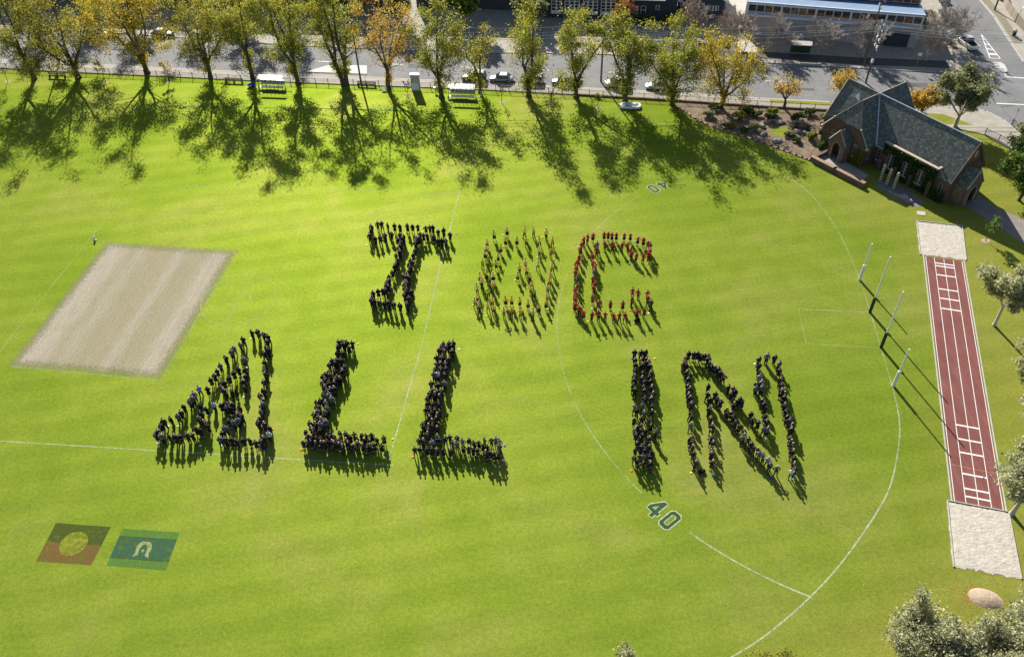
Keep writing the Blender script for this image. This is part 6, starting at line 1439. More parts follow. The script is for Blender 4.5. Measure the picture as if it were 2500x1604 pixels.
def bush(name, label, x, y, rx, ry, h, n, leaf, seed, ls=(.08, .17), cat='shrub', group=None, lobes=9, z0=.1):
    "shrub: stems carrying clumps of leaves through its volume"
    rg = np.random.default_rng(seed); root = thing(name, label, cat, (x, y, 0), 0, group); wd = Wood(); C = []
    for i in range(lobes):
        a = rg.uniform(0, 6.28); rr = math.sqrt(rg.uniform(0, 1))*.72; zz_ = z0+(h-z0)*rg.uniform(.35, .86)*(1-.35*rr)
        c = np.array([rx*rr*math.cos(a), ry*rr*math.sin(a), zz_])
        wd.add(np.array([[c[0]*.1, c[1]*.1, 0], c*np.array([.45, .45, .55]), c]), np.array([.05, .035, .012]), 4)
        m_ = n//lobes; d = rg.normal(size=(m_, 3)); d /= np.linalg.norm(d, axis=1)[:, None]
        C.append(c+d*(rg.uniform(.45, 1, (m_, 1))**.6)*np.array([rx*.42, ry*.42, h*.28])*rg.uniform(.75, 1.25))
    C = np.concatenate(C); C = C[C[:, 2] > .04]
    ob('stems', wd.mesh('stems', M['bark']), parent=root)
    V, F = leaf_quads(C, rg, *ls); ob('crown', npmesh('crown', V, F, M[leaf]), parent=root)
    return root
M['leaf_olive'] = leafmat('olive_green_leaves', [(.25, (.150, .165, .042)), (.54, (.245, .245, .055)), (.76, (.345, .310, .055)), (.96, (.48, .36, .05))], trans=0.55, lum=(.8, 1.25))
M['leaf_green'] = leafmat('mid_green_leaves', [(.25, (.130, .165, .036)), (.52, (.225, .250, .050)), (.74, (.330, .325, .060)), (.92, (.46, .37, .05))], trans=0.55, lum=(.8, 1.25))
M['leaf_yellow'] = leafmat('yellow_autumn_leaves', [(.25, (.22, .21, .045)), (.52, (.36, .305, .045)), (.72, (.50, .385, .04)), (.95, (.60, .38, .045))], trans=0.5, lum=(.8, 1.25))
M['leaf_orange'] = leafmat('orange_autumn_leaves', [(.22, (.32, .255, .075)), (.5, (.46, .34, .085)), (.8, (.55, .33, .07))], trans=0.5, lum=(.8, 1.25))
M['leaf_brown'] = leafmat('russet_leaves', [(.22, (0.182, 0.119, 0.042)), (.5, (0.364, 0.161, 0.049)), (.8, (0.476, 0.175, 0.056))], trans=.4)
M['leaf_gum'] = leafmat('grey_green_gum_leaves', [(.25, (.13, .15, .07)), (.55, (.235, .25, .115)), (.8, (.37, .37, .19))], trans=0.4, lum=(.8, 1.25), tcol=(1, 1, .8))
M['leaf_sage'] = leafmat('sage_leaves', [(.25, (.22, .235, .135)), (.55, (.36, .365, .215)), (.85, (.52, .51, .33))], trans=0.42, lum=(.8, 1.25), tcol=(1, 1, .8))
M['leaf_dark'] = leafmat('dark_green_leaves', [(.25, (0.031, 0.063, 0.017)), (.55, (0.059, 0.105, 0.025)), (.85, (0.119, 0.175, 0.042))], trans=.3)
M['leaf_glossy'] = leafmat('glossy_green_leaves', [(.25, (0.049, 0.098, 0.021)), (.55, (0.105, 0.175, 0.031)), (.85, (0.224, 0.280, 0.063))], trans=.35)

row = [  # x, y, height, leaf, lean, limbs, spread, side, trunks, epic, fork
    (-102.0, 153.5, 20.0, 'leaf_olive', (-.02, .02), 3, .45, 3.6, 1, 3, 4.0), (-90.6, 151.0, 19.8, 'leaf_olive', (.01, .05), 3, .40, 3.4, 1, 3, 4.5), (-82.0, 150.8, 19.7, 'leaf_olive', (-.03, .04), 5, .62, 4.0, 1, 4, 2.6),
    (-68.8, 151.4, 20.5, 'leaf_yellow', (0, .03), 4, .52, 3.7, 1, 3, 3.2), (-55.9, 148.7, 18.6, 'leaf_olive', (.02, .03), 4, .50, 3.5, 1, 4, 3.4), (-47.5, 147.5, 20.2, 'leaf_green', (0, .03), 3, .36, 3.5, 1, 2, 5.0),
    (-38.5, 144.9, 20.0, 'leaf_green', (0, .03), 3, .40, 3.2, 1, 3, 3.6), (-29.5, 143.7, 20.1, 'leaf_green', (0, .02), 2, .30, 3.0, 2, 3, 4.6), (-21.2, 141.6, 18.4, 'leaf_orange', (0, .03), 4, .52, 2.9, 1, 4, 3.6),
    (-11.2, 137.5, 18.0, 'leaf_green', (-.03, .05), 3, .38, 3.3, 1, 4, 3.8), (-4.2, 138.8, 14.0, 'leaf_olive', (.03, .02), 2, .40, 2.3, 1, 2, 3.0), (4.6, 136.8, 18.6, 'leaf_green', (0, .02), 3, .38, 3.2, 1, 5, 3.0),
    (13.1, 135.7, 18.0, 'leaf_green', (0, .02), 3, .42, 3.0, 1, 5, 2.8), (21.7, 133.5, 16.8, 'leaf_green', (0, .02), 3, .38, 2.9, 1, 5, 3.0), (29.8, 131.7, 15.6, 'leaf_green', (-.02, .02), 4, .50, 3.0, 1, 5, 2.6), (38.0, 130.2, 14.6, 'leaf_yellow', (.02, .01), 5, .60, 2.9, 1, 3, 2.4)]
far = [(-98, 174.5, 12.5, 'leaf_olive'), (-88, 177.5, 12.0, 'leaf_yellow'), (-76.5, 173.8, 12.5, 'leaf_yellow'), (-66, 173.2, 12.0, 'leaf_olive'), (-53.5, 170.6, 12.5, 'leaf_yellow'), (-42.5, 169.0, 11.5, 'leaf_olive')]
for i, (x, y, H, lf) in enumerate(far):
    tree('street_tree', f"{dict(leaf_olive='olive', leaf_yellow='yellow')[lf]} tree on the far side of the street, {'leftmost second third fourth fifth rightmost'.split()[i]} of six at upper left", x, y, H, 80+i, lf, fork=2.4, r0=.3, nl=4, spread=.75, side=3.8, nside=13, ntwig=7, leaves=34, ls=(.11, .21), sway=.48, group='trees on the far side of the street', low=.12, cone=.3, dn=(.1, .4, 1, 1.4))
ORD = 'leftmost second third fourth fifth sixth seventh eighth ninth tenth eleventh twelfth thirteenth fourteenth fifteenth sixteenth'.split()
DESC = dict(leaf_olive='olive green tree turning yellow', leaf_green='green leafy tree', leaf_yellow='yellow autumn tree', leaf_orange='sparse orange-leaved tree')
for i, (x, y, H, lf, ln, nl, sp_, sd, tr, ep, fk) in enumerate(row):
    sparse = lf == 'leaf_orange' or i in (10, 15)
    tree('street_tree', f"{DESC[lf]}, {ORD[i]}{' from left' if i else ''} of the row along the picket fence", x, y, H*.93, 40+i, lf, lean=ln, nl=nl, spread=sp_*(2.0 if i < 6 else 1.75), side=sd*(1.75 if i < 6 else 1.6 if i < 9 else 1.8), trunks=tr, epic=ep+5, fork=fk,
         r0=.30 if i == 10 else (.55 if i in (2, 3) else .45), leaves=22 if sparse else 48, nside=17, ntwig=8, sway=.50, group='tall trees in a row along the picket fence', low=.02 if i < 9 else .0, droop=.03, ls=(.095, .19), cone=.3 if i < 9 else .5, dn=(.1, .45, .9, 1.4) if i < 9 else (.1, .5, .9, 1.3), tip=.40)
# saplings in mulch rings
def mulch_ring(x, y): struct('mulch_ring', MB().sheet([(x+.62*math.cos(a)*(1+.1*math.sin(3*a)), y+.5*math.sin(a)) for a in [2*math.pi*i/16 for i in range(16)]], .009), M['sand_tan'])
for x, y, h, lf, bare, lab, sd in ((-95.5, 150.4, 4.2, 'leaf_brown', True, 'thin leafless sapling at the left edge by the fence', 1), (-76.1, 148.8, 4.6, 'leaf_olive', False, 'thin sapling in a mulch ring between the third and fourth tall trees', 2),
                                   (-63.6, 147.8, 4.4, 'leaf_yellow', False, 'small yellow sapling in a mulch ring right of the yellow tree', 3), (-17.4, 138.7, 3.2, 'leaf_brown', True, 'tiny bare sapling left of the tall pale cabinet', 4), (-.3, 135.0, 4.2, 'leaf_brown', True, 'bare sapling in a mulch ring right of the right-hand shelter', 5),
                                   (8.5, 133.5, 3.6, 'leaf_brown', True, 'sapling with an orange ribbon between two tall trees', 6), (16.6, 131.6, 2.6, 'leaf_green', False, 'small sapling in a mulch ring left of the white inflatable', 7)):
    tree('sapling', lab, x, y, h, 200+sd, lf, fork=1.5, r0=.05, nl=3, spread=.5, side=1.0, nside=5, ntwig=3, leaves=0 if bare else 14, ls=(.08, .16), bare=bare, group='young saplings in mulch rings', sway=.16); mulch_ring(x, y)
rb = thing('ribbon', 'orange marker ribbon tied to a bare sapling', 'ribbon', (8.5, 133.5, 0)); ob('ribbon', MB().box(-.09, .09, -.05, .05, 1.55, 2.5), pm('orange_ribbon', (.75, .12, .03), (.6, .09, .02), 4), rb)
tree('park_tree', 'leafy sapling beside the church path', 67.0, 90.4, 3.6, 231, 'leaf_glossy', fork=1.3, r0=.05, nl=3, spread=.7, side=1.2, nside=5, ntwig=4, leaves=20, ls=(.09, .17), lean=(.12, 0), sway=.18); mulch_ring(67.0, 90.4)
# garden and street trees near the church
tree('garden_tree', 'small gnarled tree with orange leaves in front of the fence, left of the church', 48.8, 129.0, 6.6, 301, 'leaf_orange', fork=2.0, r0=.24, nl=5, spread=1.0, side=2.2, nside=9, ntwig=5, leaves=9, ls=(.12, .22))
tree('garden_tree', 'small orange-leaved street tree directly behind the church roof', 58.6, 130.2, 6.4, 302, 'leaf_orange', fork=2.0, r0=.22, nl=5, spread=.95, side=2.2, nside=9, ntwig=5, leaves=9, ls=(.12, .22))
tree('garden_tree', 'rounded orange-brown tree between the church and the gum tree', 70.6, 124.0, 6.2, 303, 'leaf_orange', fork=1.6, r0=.2, nl=5, spread=.7, side=2.3, nside=12, ntwig=6, leaves=26, ls=(.12, .22))
tree('gum_tree', 'broad gum tree with open pale limbs behind the church', 75.3, 120.9, 10.4, 304, 'leaf_gum', 'bark_pale', fork=2.2, r0=.36, nl=5, spread=.85, side=3.4, nside=12, ntwig=7, leaves=52, ls=(.12, .24), low=.32, lean=(.04, .02), sway=.36)
tree('gum_tree', 'pale-trunked gum tree leaning over the lawn right of the runway', 60.6, 73.5, 9.4, 305, 'leaf_sage', 'bark_pale', fork=3.4, r0=.20, nl=5, spread=.75, side=2.4, nside=10, ntwig=7, leaves=46, ls=(.10, .20), low=.35, lean=(-.10, -.02), sway=.30)
tree('gum_tree', 'grey-green gum at the right frame edge, upper of those beside the runway', 58.4, 61.2, 8.5, 306, 'leaf_sage', 'bark_pale', fork=2.8, r0=.2, nl=5, spread=.7, side=2.3, nside=10, ntwig=7, leaves=44, ls=(.10, .19), low=.3)
tree('gum_tree', 'grey-green gum at the right frame edge, middle of those beside the runway', 56.0, 55.8, 6.5, 307, 'leaf_sage', 'bark_pale', fork=2.2, r0=.16, nl=4, spread=.7, side=2.0, nside=8, ntwig=6, leaves=36, ls=(.10, .19), low=.3)
tree('gum_tree', 'grey-green gum overhanging the near end of the red runway', 50.1, 46.2, 8.4, 308, 'leaf_sage', 'bark_grey', fork=2.4, r0=.24, nl=6, spread=.85, side=2.7, nside=11, ntwig=7, leaves=46, ls=(.09, .18), low=.25)
for i, (x, y, h, sp_, lab) in enumerate(((33.9, 32.0, 6.0, .85, 'sage green tree at the bottom right, leftmost and tallest of the clump'), (36.6, 30.2, 6.2, .95, 'sage green tree at the bottom right, second from left in the clump'),
                                         (40.6, 30.6, 6.4, .95, 'sage green tree at the bottom right, third from left in the clump'), (44.6, 31.4, 7.2, .95, 'sage green tree in the bottom right corner, rightmost of the clump'), (41.6, 27.6, 7.0, .95, 'sage green tree at the bottom frame edge behind the corner clump'))):
    tree('sage_tree', lab, x, y, h, 320+i, 'leaf_sage', 'bark_grey', fork=1.4, r0=.2, nl=6, spread=sp_, side=2.8, nside=13, ntwig=7, leaves=58, ls=(.075, .15), low=.1, group='sage green trees in the bottom right corner', sway=.34)
tree('sage_tree', 'pale tree top just showing at the bottom frame edge', 8.0, 28.6, 9.6, 330, 'leaf_sage', 'bark_grey', fork=2.5, r0=.2, nl=4, spread=.5, side=1.9, nside=9, ntwig=6, leaves=40, ls=(.08, .16))
tree('sage_tree', 'small pale tree top at the bottom frame edge beside the boundary line', 20.6, 28.9, 7.4, 331, 'leaf_olive', 'bark_grey', fork=2.2, r0=.18, nl=4, spread=.5, side=1.9, nside=9, ntwig=6, leaves=36, ls=(.08, .16))
tree('conifer', 'dark feathery tree at the right edge above the round green tree', 77.4, 106.6, 6.8, 340, 'leaf_dark', fork=1.0, r0=.18, nl=4, spread=.4, side=1.9, nside=12, ntwig=6, leaves=34, ls=(.10, .19))
tree('park_tree', 'round bright green tree at the right edge by the church path', 76.0, 99.6, 7.6, 341, 'leaf_glossy', fork=1.4, r0=.25, nl=6, spread=.85, side=2.9, nside=12, ntwig=7, leaves=50, ls=(.12, .24))
tree('conifer', 'tall brown-green tree at the right edge behind the feathery one', 81.2, 110.2, 7.5, 342, 'leaf_gum', fork=1.4, r0=.18, nl=4, spread=.5, side=2.0, nside=10, ntwig=6, leaves=36, ls=(.1, .2))
# bare street trees in front of the school hall
for i, (x, y, h, lab) in enumerate(((46.0, 153.6, 6.2, 'leafless tree with pinkish twigs at the driveway left of the school hall'), (52.8, 150.6, 5.8, 'leafless grey tree, first in front of the school hall'), (60.6, 149.0, 6.0, 'leafless grey tree right of the bus shelter'), (68.6, 147.2, 6.2, 'leafless grey tree beside the far power pole'),
                                    (79.6, 144.6, 6.4, 'leafless grey tree in front of the roller door'), (83.8, 148.0, 7.4, 'large leafless grey tree at the side street corner'), (86.2, 152.0, 6.4, 'leafless tree behind the white ute'))):
    tree('bare_tree', lab, x, y, h*1.12, 360+i, 'leaf_brown', 'bark_grey', fork=1.7, r0=.19, nl=7, spread=1.0, side=2.9, nside=12, ntwig=8, leaves=0 if i else 3, ls=(.08, .13), bare=True, group='leafless trees by the school hall', low=.15)
tree('bare_tree', 'wide leafless tree with pink-grey twigs in front of the gabled building', 38.2, 157.6, 7.8, 370, 'leaf_brown', 'bark_grey', fork=1.6, r0=.22, nl=7, spread=1.1, side=3.2, nside=14, ntwig=8, leaves=2, ls=(.08, .14), bare=True, low=.12)
tree('street_tree', 'narrow russet tree in front of the blue-grey school wing', 24.3, 161.0, 7.6, 371, 'leaf_brown', fork=1.6, r0=.18, nl=4, spread=.35, side=2.0, nside=12, ntwig=6, leaves=30, ls=(.11, .2))
tree('street_tree', 'dense dark green tree across the street behind the tall row', -7.6, 167.5, 10.5, 372, 'leaf_glossy', fork=2, r0=.3, nl=5, spread=.5, side=3.2, nside=12, ntwig=7, leaves=52, ls=(.15, .28))
tree('street_tree', 'pale glossy rounded tree across the street above the orange tree', -20.6, 168.5, 8.5, 373, 'leaf_gum', fork=2, r0=.25, nl=5, spread=.6, side=2.6, nside=12, ntwig=7, leaves=46, ls=(.14, .26))
tree('street_tree', 'dark olive tree across the street in front of the panelled building', 6.0, 165.5, 7.0, 374, 'leaf_gum', fork=1.6, r0=.22, nl=5, spread=.8, side=2.6, nside=11, ntwig=6, leaves=44, ls=(.13, .25))
tree('street_tree', 'russet tree across the street behind the seventh and eighth tall trees', -27.5, 172, 9.0, 375, 'leaf_brown', 'bark_grey', fork=2, r0=.22, nl=5, spread=.6, side=2.6, nside=11, ntwig=6, leaves=12, ls=(.13, .22))
for i, x in enumerate((-36, -47, -58, -100)):
    tree('street_tree', ['dark tree across the street behind the sixth tall tree', 'dark tree across the street behind the fifth tall tree', 'dark tree across the street behind the fourth tall tree', 'olive tree across the street at far left'][i], x, 176.5-.16*(x+36), 9.5, 380+i, 'leaf_dark' if i < 3 else 'leaf_olive', fork=2, r0=.25, nl=5, spread=.6, side=2.9, nside=11, ntwig=6, leaves=40, ls=(.15, .27))
# hedges and shrubs
for i, (x, y, rx, ry, h, n, lf, lab, nm) in enumerate(((28.6, 165.0, 3.0, 1.0, 2.4, 2600, 'leaf_dark', 'dark hedge under the small windows of the school wing', 'hedge'), (34.2, 164.2, 2.4, 1.0, 2.2, 2200, 'leaf_dark', 'dark hedge at the right end of the school wing', 'hedge'), (16.0, 167.2, 2.2, 1.0, 2.4, 1800, 'leaf_dark', 'dark shrub below the tall white windows', 'shrub'),
        (45.0, 125.4, 1.5, .9, 1.5, 1500, 'leaf_dark', 'dark green shrub at the upper left of the garden bed', 'shrub'), (50.2, 124.8, 1.5, .8, 1.3, 1500, 'leaf_dark', 'spreading dark shrub near the church transept', 'shrub'), (50.7, 118.6, 1.0, .9, 1.6, 1400, 'leaf_green', 'bright green shrub at the corner of the stone bench', 'shrub'), (51.6, 115.9, 1.0, .8, 1.2, 1200, 'leaf_glossy', 'small rounded shrub beside the church porch', 'shrub'),
        (40.4, 126.2, 1.2, .9, 1.3, 1200, 'leaf_green', 'green shrub under the yellow tree in the garden', 'shrub'), (42.2, 122.2, 1.3, .8, 1.0, 1100, 'leaf_gum', 'grey-green ground shrub left of the pale rocks', 'shrub'), (47.4, 120.2, 1.2, .8, .9, 1000, 'leaf_gum', 'low grey-green shrub at the middle of the garden', 'shrub'), (38.0, 123.4, 1.2, .7, .8, 900, 'leaf_olive', 'low olive shrub near the left end of the garden edging', 'shrub'), (35.2, 127.2, 1.3, .9, 1.1, 1100, 'leaf_gum', 'grey-green shrub at the far left of the garden bed', 'shrub'), (46.6, 127.2, 1.4, .8, 1.2, 1200, 'leaf_green', 'green shrub below the small orange tree', 'shrub'), (41.8, 128.0, 1.5, .9, 1.3, 1300, 'leaf_dark', 'dark shrub by the fence right of the yellow tree', 'shrub'), (43.4, 126.9, 1.1, .8, 1.0, 1000, 'leaf_dark', 'small dark shrub left of the upper garden shrub', 'shrub'), (48.0, 118.0, 1.0, .7, .8, 900, 'leaf_dark', 'low dark shrub in front of the stone bench', 'shrub'), (40.2, 121.9, 1.0, .6, .8, 800, 'leaf_dark', 'small dark shrub close to the middle of the edging', 'shrub'), (52.6, 126.4, 1.3, .8, 1.2, 1100, 'leaf_dark', 'dark shrub by the fence next to the church', 'shrub'), (36.8, 129.6, 1.2, .8, 1.0, 1000, 'leaf_dark', 'dark shrub at the foot of the yellow tree by the fence', 'shrub'), (52.8, 119.5, .8, .9, 1.3, 900, 'leaf_dark', 'dark shrub against the church transept wall', 'shrub'), (54.6, 124.6, 1.6, 1.0, 1.2, 1400, 'leaf_gum', 'grey-green shrub between the fence and the church', 'shrub'),
        (84.6, 161.5, 1.4, 1.6, 1.6, 1200, 'leaf_dark', 'dark shrub at the right end of the school hall', 'shrub'), (86.6, 168.5, 1.2, 1.2, 2.4, 1300, 'leaf_green', 'green shrub at the top of the side street', 'shrub'), (48.2, 178, 1.0, 2.2, 1.8, 1300, 'leaf_glossy', 'leafy shrub on the narrow side lawn by the driveway', 'shrub'), (105.4, 172.5, 1.2, 1.6, 2.4, 1400, 'leaf_glossy', 'green shrub behind the paling fence', 'shrub'))):
    bush(nm, lab, x, y, rx, ry, h, n, lf, 400+i)
# fallen leaves
rg = np.random.default_rng(9)
C = [np.stack([rg.normal(36, 3.4, 480), rg.normal(36.0, 1.8, 480), np.full(480, .02)], 1), np.stack([rg.normal(42.2, .9, 420), rg.normal(37.3, .7, 420), np.full(420, .02)], 1), np.stack([rg.uniform(-70, 48, 620), rg.uniform(32, 140, 620), np.full(620, .02)], 1),
     np.stack([rg.uniform(-100, 35, 500), rg.normal(140, 4.5, 500), np.full(500, .02)], 1), np.stack([rg.normal(28, 5.0, 260), rg.normal(33, 1.6, 260), np.full(260, .02)], 1)]
C = np.concatenate(C); n = len(C); a = rg.uniform(0, 6.28, n); s = rg.uniform(.03, .07, (n, 1))
ux = np.stack([np.cos(a), np.sin(a), rg.normal(0, .15, n)], 1)*s; vx = np.stack([-np.sin(a), np.cos(a), rg.normal(0, .15, n)], 1)*s*.7
V = np.stack([C-ux, C+vx, C+ux, C-vx], 1).reshape(-1, 3)
M['leaf_fallen'] = leafmat('fallen_leaves', [(.2, (.42, .36, .12)), (.5, (.46, .24, .05)), (.8, (.34, .15, .035))], trans=.1)
fo = ob('fallen_leaves', npmesh('fallen_leaves', V, np.arange(4*n).reshape(-1, 4), M['leaf_fallen'])); fo['kind'] = 'stuff'
tag(fo, 'scattered yellow and orange fallen leaves on the grass', 'leaves')
# sand heap at lower right
bm = bmesh.new(); bmesh.ops.create_grid(bm, x_segments=26, y_segments=26, size=1)
rr = random.Random(4)
for v in bm.verts:
    d = math.hypot(v.co.x, v.co.y); v.co.z = max(-.1, .30*(1-d*d))+rr.uniform(-.012, .012)*(d < 1); v.co.x *= 1.55; v.co.y *= 1.05
me = bpy.data.meshes.new('sand_heap'); bm.to_mesh(me); bm.free(); me.polygons.foreach_set('use_smooth', [True]*len(me.polygons)); me.materials.append(M['sand_tan'])
tag(ob('sand_heap', me, loc=(43.5, 37.2, 0), rz=-.3), 'heap of tan sand below the near sand pit', 'sand heap')

# ------------------------------------------------------------------ posts, benches and other things on the field
hs = (6.15, 9.13, 9.13, 6.15)
for i, (s_, h) in enumerate(zip((1.5, .5, -.5, -1.5), hs)):
    p = GC+GLv*6.4*s_
    tall = h > 8
    o = thing('goal_post', ('tall white goal post with dark green padding, ' if tall else 'short white behind post with pale padding, ')+('farther' if i < 2 else 'nearer')+' of the pair', 'goal post', (p.x, p.y, 0), 0, 'football goal posts on the goal line')
    ob('pole', MB().tube([(0, 0, 0), (0, 0, h)], [.105, .085], 10), M['white_metal'], o)
    ob('padding', MB().tube([(0, 0, .02), (0, 0, 2.55)], .20 if tall else .19, 12), M['pad_green'] if tall else M['white_metal'], o)
MC = dict(yellow=pm('yellow_plastic', (.80, .62, .02), (.7, .5, .02), 4, .5), orange=pm('orange_plastic', (.80, .20, .015), (.7, .16, .01), 4, .5), white=pm('white_plastic', (.8, .8, .78), (.7, .7, .68), 4, .5), blue=pm('blue_plastic', (.02, .11, .55), (.02, .09, .45), 4, .5), teal=pm('teal_plastic', (.20, .50, .55), (.16, .42, .46), 4, .5))
disc = {}
for x, y, c, lab in MARKERS:
    if c not in disc: disc[c] = MB().lathe([(.155, 0), (.16, .010), (.10, .065), (.05, .07), (.045, .04)], 14).mesh('marker_disc', MC[c], True)
    tag(ob('marker_disc', disc[c], loc=(x, y, .006)), lab, 'marker', 'marker discs around the letters')
def bag(x, y, lab):
    b_ = thing('black_bag', lab, 'bag', (x, y, 0), .3); ob('body', MB().box(-.42, .42, -.2, .2, .02, .36), M['rubber'], b_, bevel=.09); ob('strap', MB().tube([(-.3, 0, .34), (-.1, 0, .5), (.1, 0, .5), (.3, 0, .34)], .02, 4), M['rubber'], b_)
bag(19.8, 52.8, 'black bag lying on the grass at the foot of the letter N'); bag(16.1, 76.7, 'black bag on the grass below the red letter C')
def shelter(x, y, rz, lab):
    o = thing('team_shelter', lab, 'shelter', (x, y, 0), rz, 'wheeled team shelters by the fence')
    ob('canopy', MB().slab3([(-2.4, .05, 2.15), (2.4, .05, 2.15), (2.4, 1.15, 2.45), (-2.4, 1.15, 2.45)], .06), M['alu'], o)
    for k in range(7):
        xx = -2.3+k*4.6/6; ob('frame_rib', MB().tube([(xx, -.45, .05), (xx, .0, 2.12), (xx, 1.1, 2.4)], .03, 4).tube([(xx, 1.1, .05), (xx, 1.1, 2.4)], .03, 4), M['black_metal'], o)
    for yy, zz in ((.1, .45), (.45, .5), (.85, .95)): ob('seat_plank', MB().box(-2.3, 2.3, yy-.14, yy+.14, zz-.03, zz+.03), M['panel_white'], o)
    ob('back_panel', MB().box(-2.3, 2.3, 1.03, 1.06, .6, 1.5), M['alu'], o)
    ob('floor_rail', MB().box(-2.4, 2.4, -.6, -.38, .02, .20), M['wood'], o)
    ob('floor', MB().box(-1.1, 1.2, -.35, .1, .03, .08), M['rubber'], o)
    ob('tow_arm', MB().tube([(2.4, -.3, .3), (3.5, .7, .55), (3.3, 1.0, 1.2)], .07, 5), M['panel_white'], o)
    for xx in (2.62, -2.58): ob('wheel', MB().tube([(xx-.06, .3, .22), (xx+.06, .3, .22)], .22, 12), M['rubber'], o)
shelter(-43.1, 142.9, RZ, 'white wheeled team shelter with tiered seats, left-hand of two'); shelter(-7.5, 136.6, RZ, 'grey wheeled team shelter with tiered seats, right-hand of two')
def bench(x, y, rz, lab):
    o = thing('park_bench', lab, 'bench', (x, y, 0), rz, 'dark park benches along the fence')
    for yy in (-.16, 0, .16): ob('seat_slat', MB().box(-1.8, 1.8, yy-.06, yy+.06, .42, .46), M['wood'], o)
    for zz in (.60, .78): ob('back_slat', MB().box(-1.8, 1.8, .24, .28, zz-.06, zz+.06), M['wood'], o)
    for xx in (-1.6, 0, 1.6): ob('leg', MB().box(xx-.05, xx+.05, -.22, .22, 0, .41).box(xx-.05, xx+.05, .29, .34, 0, .85), M['black_metal'], o)
bench(-86.2, 151.2, RZ, 'dark timber bench between the second and third tall trees'); bench(-25.4, 143.0, RZ, 'dark timber bench beside the leaning power pole'); bench(-50.9, 146.4, RZ, 'dark timber bench left of the blue tub')
cb_ = thing('pale_cabinet', 'tall pale metal cabinet standing against the fence', 'cabinet', (-16.0, 140.7, 0), RZ)
ob('body', MB().box(-.78, .78, -.3, .3, 0, 3.1), M['concrete_white'], cb_, bevel=.03); ob('cap', MB().box(-.85, .85, -.36, .36, 3.103, 3.22), M['white_metal'], cb_); ob('door', MB().box(-.62, .62, -.335, -.303, .3, 1.5), M['white_metal'], cb_)
tb = thing('blue_tub', 'blue plastic tub leaning on a tree trunk by the left-hand shelter', 'tub', (-47.3, 144.6, 0), .6)
ob('shell', MB().lathe([(.35, .05), (.62, .40), (.66, .42), (.60, .36), (.33, .10)], 14, sx=1.25), MC['blue'], tb, smooth=True)
rg_ = thing('white_ring', 'white ring leaning against the trunk of the sparse orange tree', 'ring', (-21.9, 140.9, 0))
ob('tube', MB().tube([(.5*math.cos(a), .12*math.sin(a)*2, .10+.25*(1+math.sin(a))) for a in [2*math.pi*i/20 for i in range(21)]], .09, 8), M['panel_white'], rg_, smooth=True)
ib = thing('white_inflatable', 'white inflatable raft with gear lying on the grass below a tree', 'inflatable', (22.3, 131.6, 0), RZ)
rr_ = [(-1.6, -.75), (1.5, -.75), (1.75, -.4), (1.75, .4), (1.5, .75), (-1.6, .75), (-1.6, -.75)]
ob('tube', MB().tube([(x, y, .26) for x, y in smooth_line(rr_, 2)], .24, 10), M['panel_white'], ib, smooth=True)
ob('deck', MB().box(-1.5, 1.6, -.6, .6, .08, .18), M['panel_white'], ib)
for k, (xx, yy, hh) in enumerate(((-1.0, .1, .35), (-.1, -.15, .3), (.8, .2, .4))): ob('gear', MB().box(xx-.3, xx+.3, yy-.25, yy+.25, .183, .183+hh), [M['panel_white'], M['galv'], M['concrete_white']][k], ib, bevel=.08)
ob('handle_frame', MB().tube([(-1.6, -.6, .4), (-1.9, -.5, .8), (-1.9, .5, .8), (-1.6, .6, .4)], .03, 5), M['panel_white'], ib)
sp_ = thing('corner_marker', 'small white and black marker post at the corner of the dry square', 'marker', (-61.0, 98.4, 0))
ob('post', MB().lathe([(.06, 0), (.06, .3), (.16, .32), (.16, .6), (.05, .7)], 10), M['panel_white'], sp_); ob('base', MB().lathe([(.3, 0), (.28, .08), (.1, .1)], 10), M['black_metal'], sp_)
pb = thing('paper_box', 'small pale post box by the fence beside the right-hand shelter', 'box', (-12.4, 139.6, 0)); ob('box', MB().box(-.25, .25, -.15, .15, .6, 1.0), M['galv'], pb); ob('stand', MB().box(-.05, .05, -.05, .05, 0, .6), M['galv'], pb)
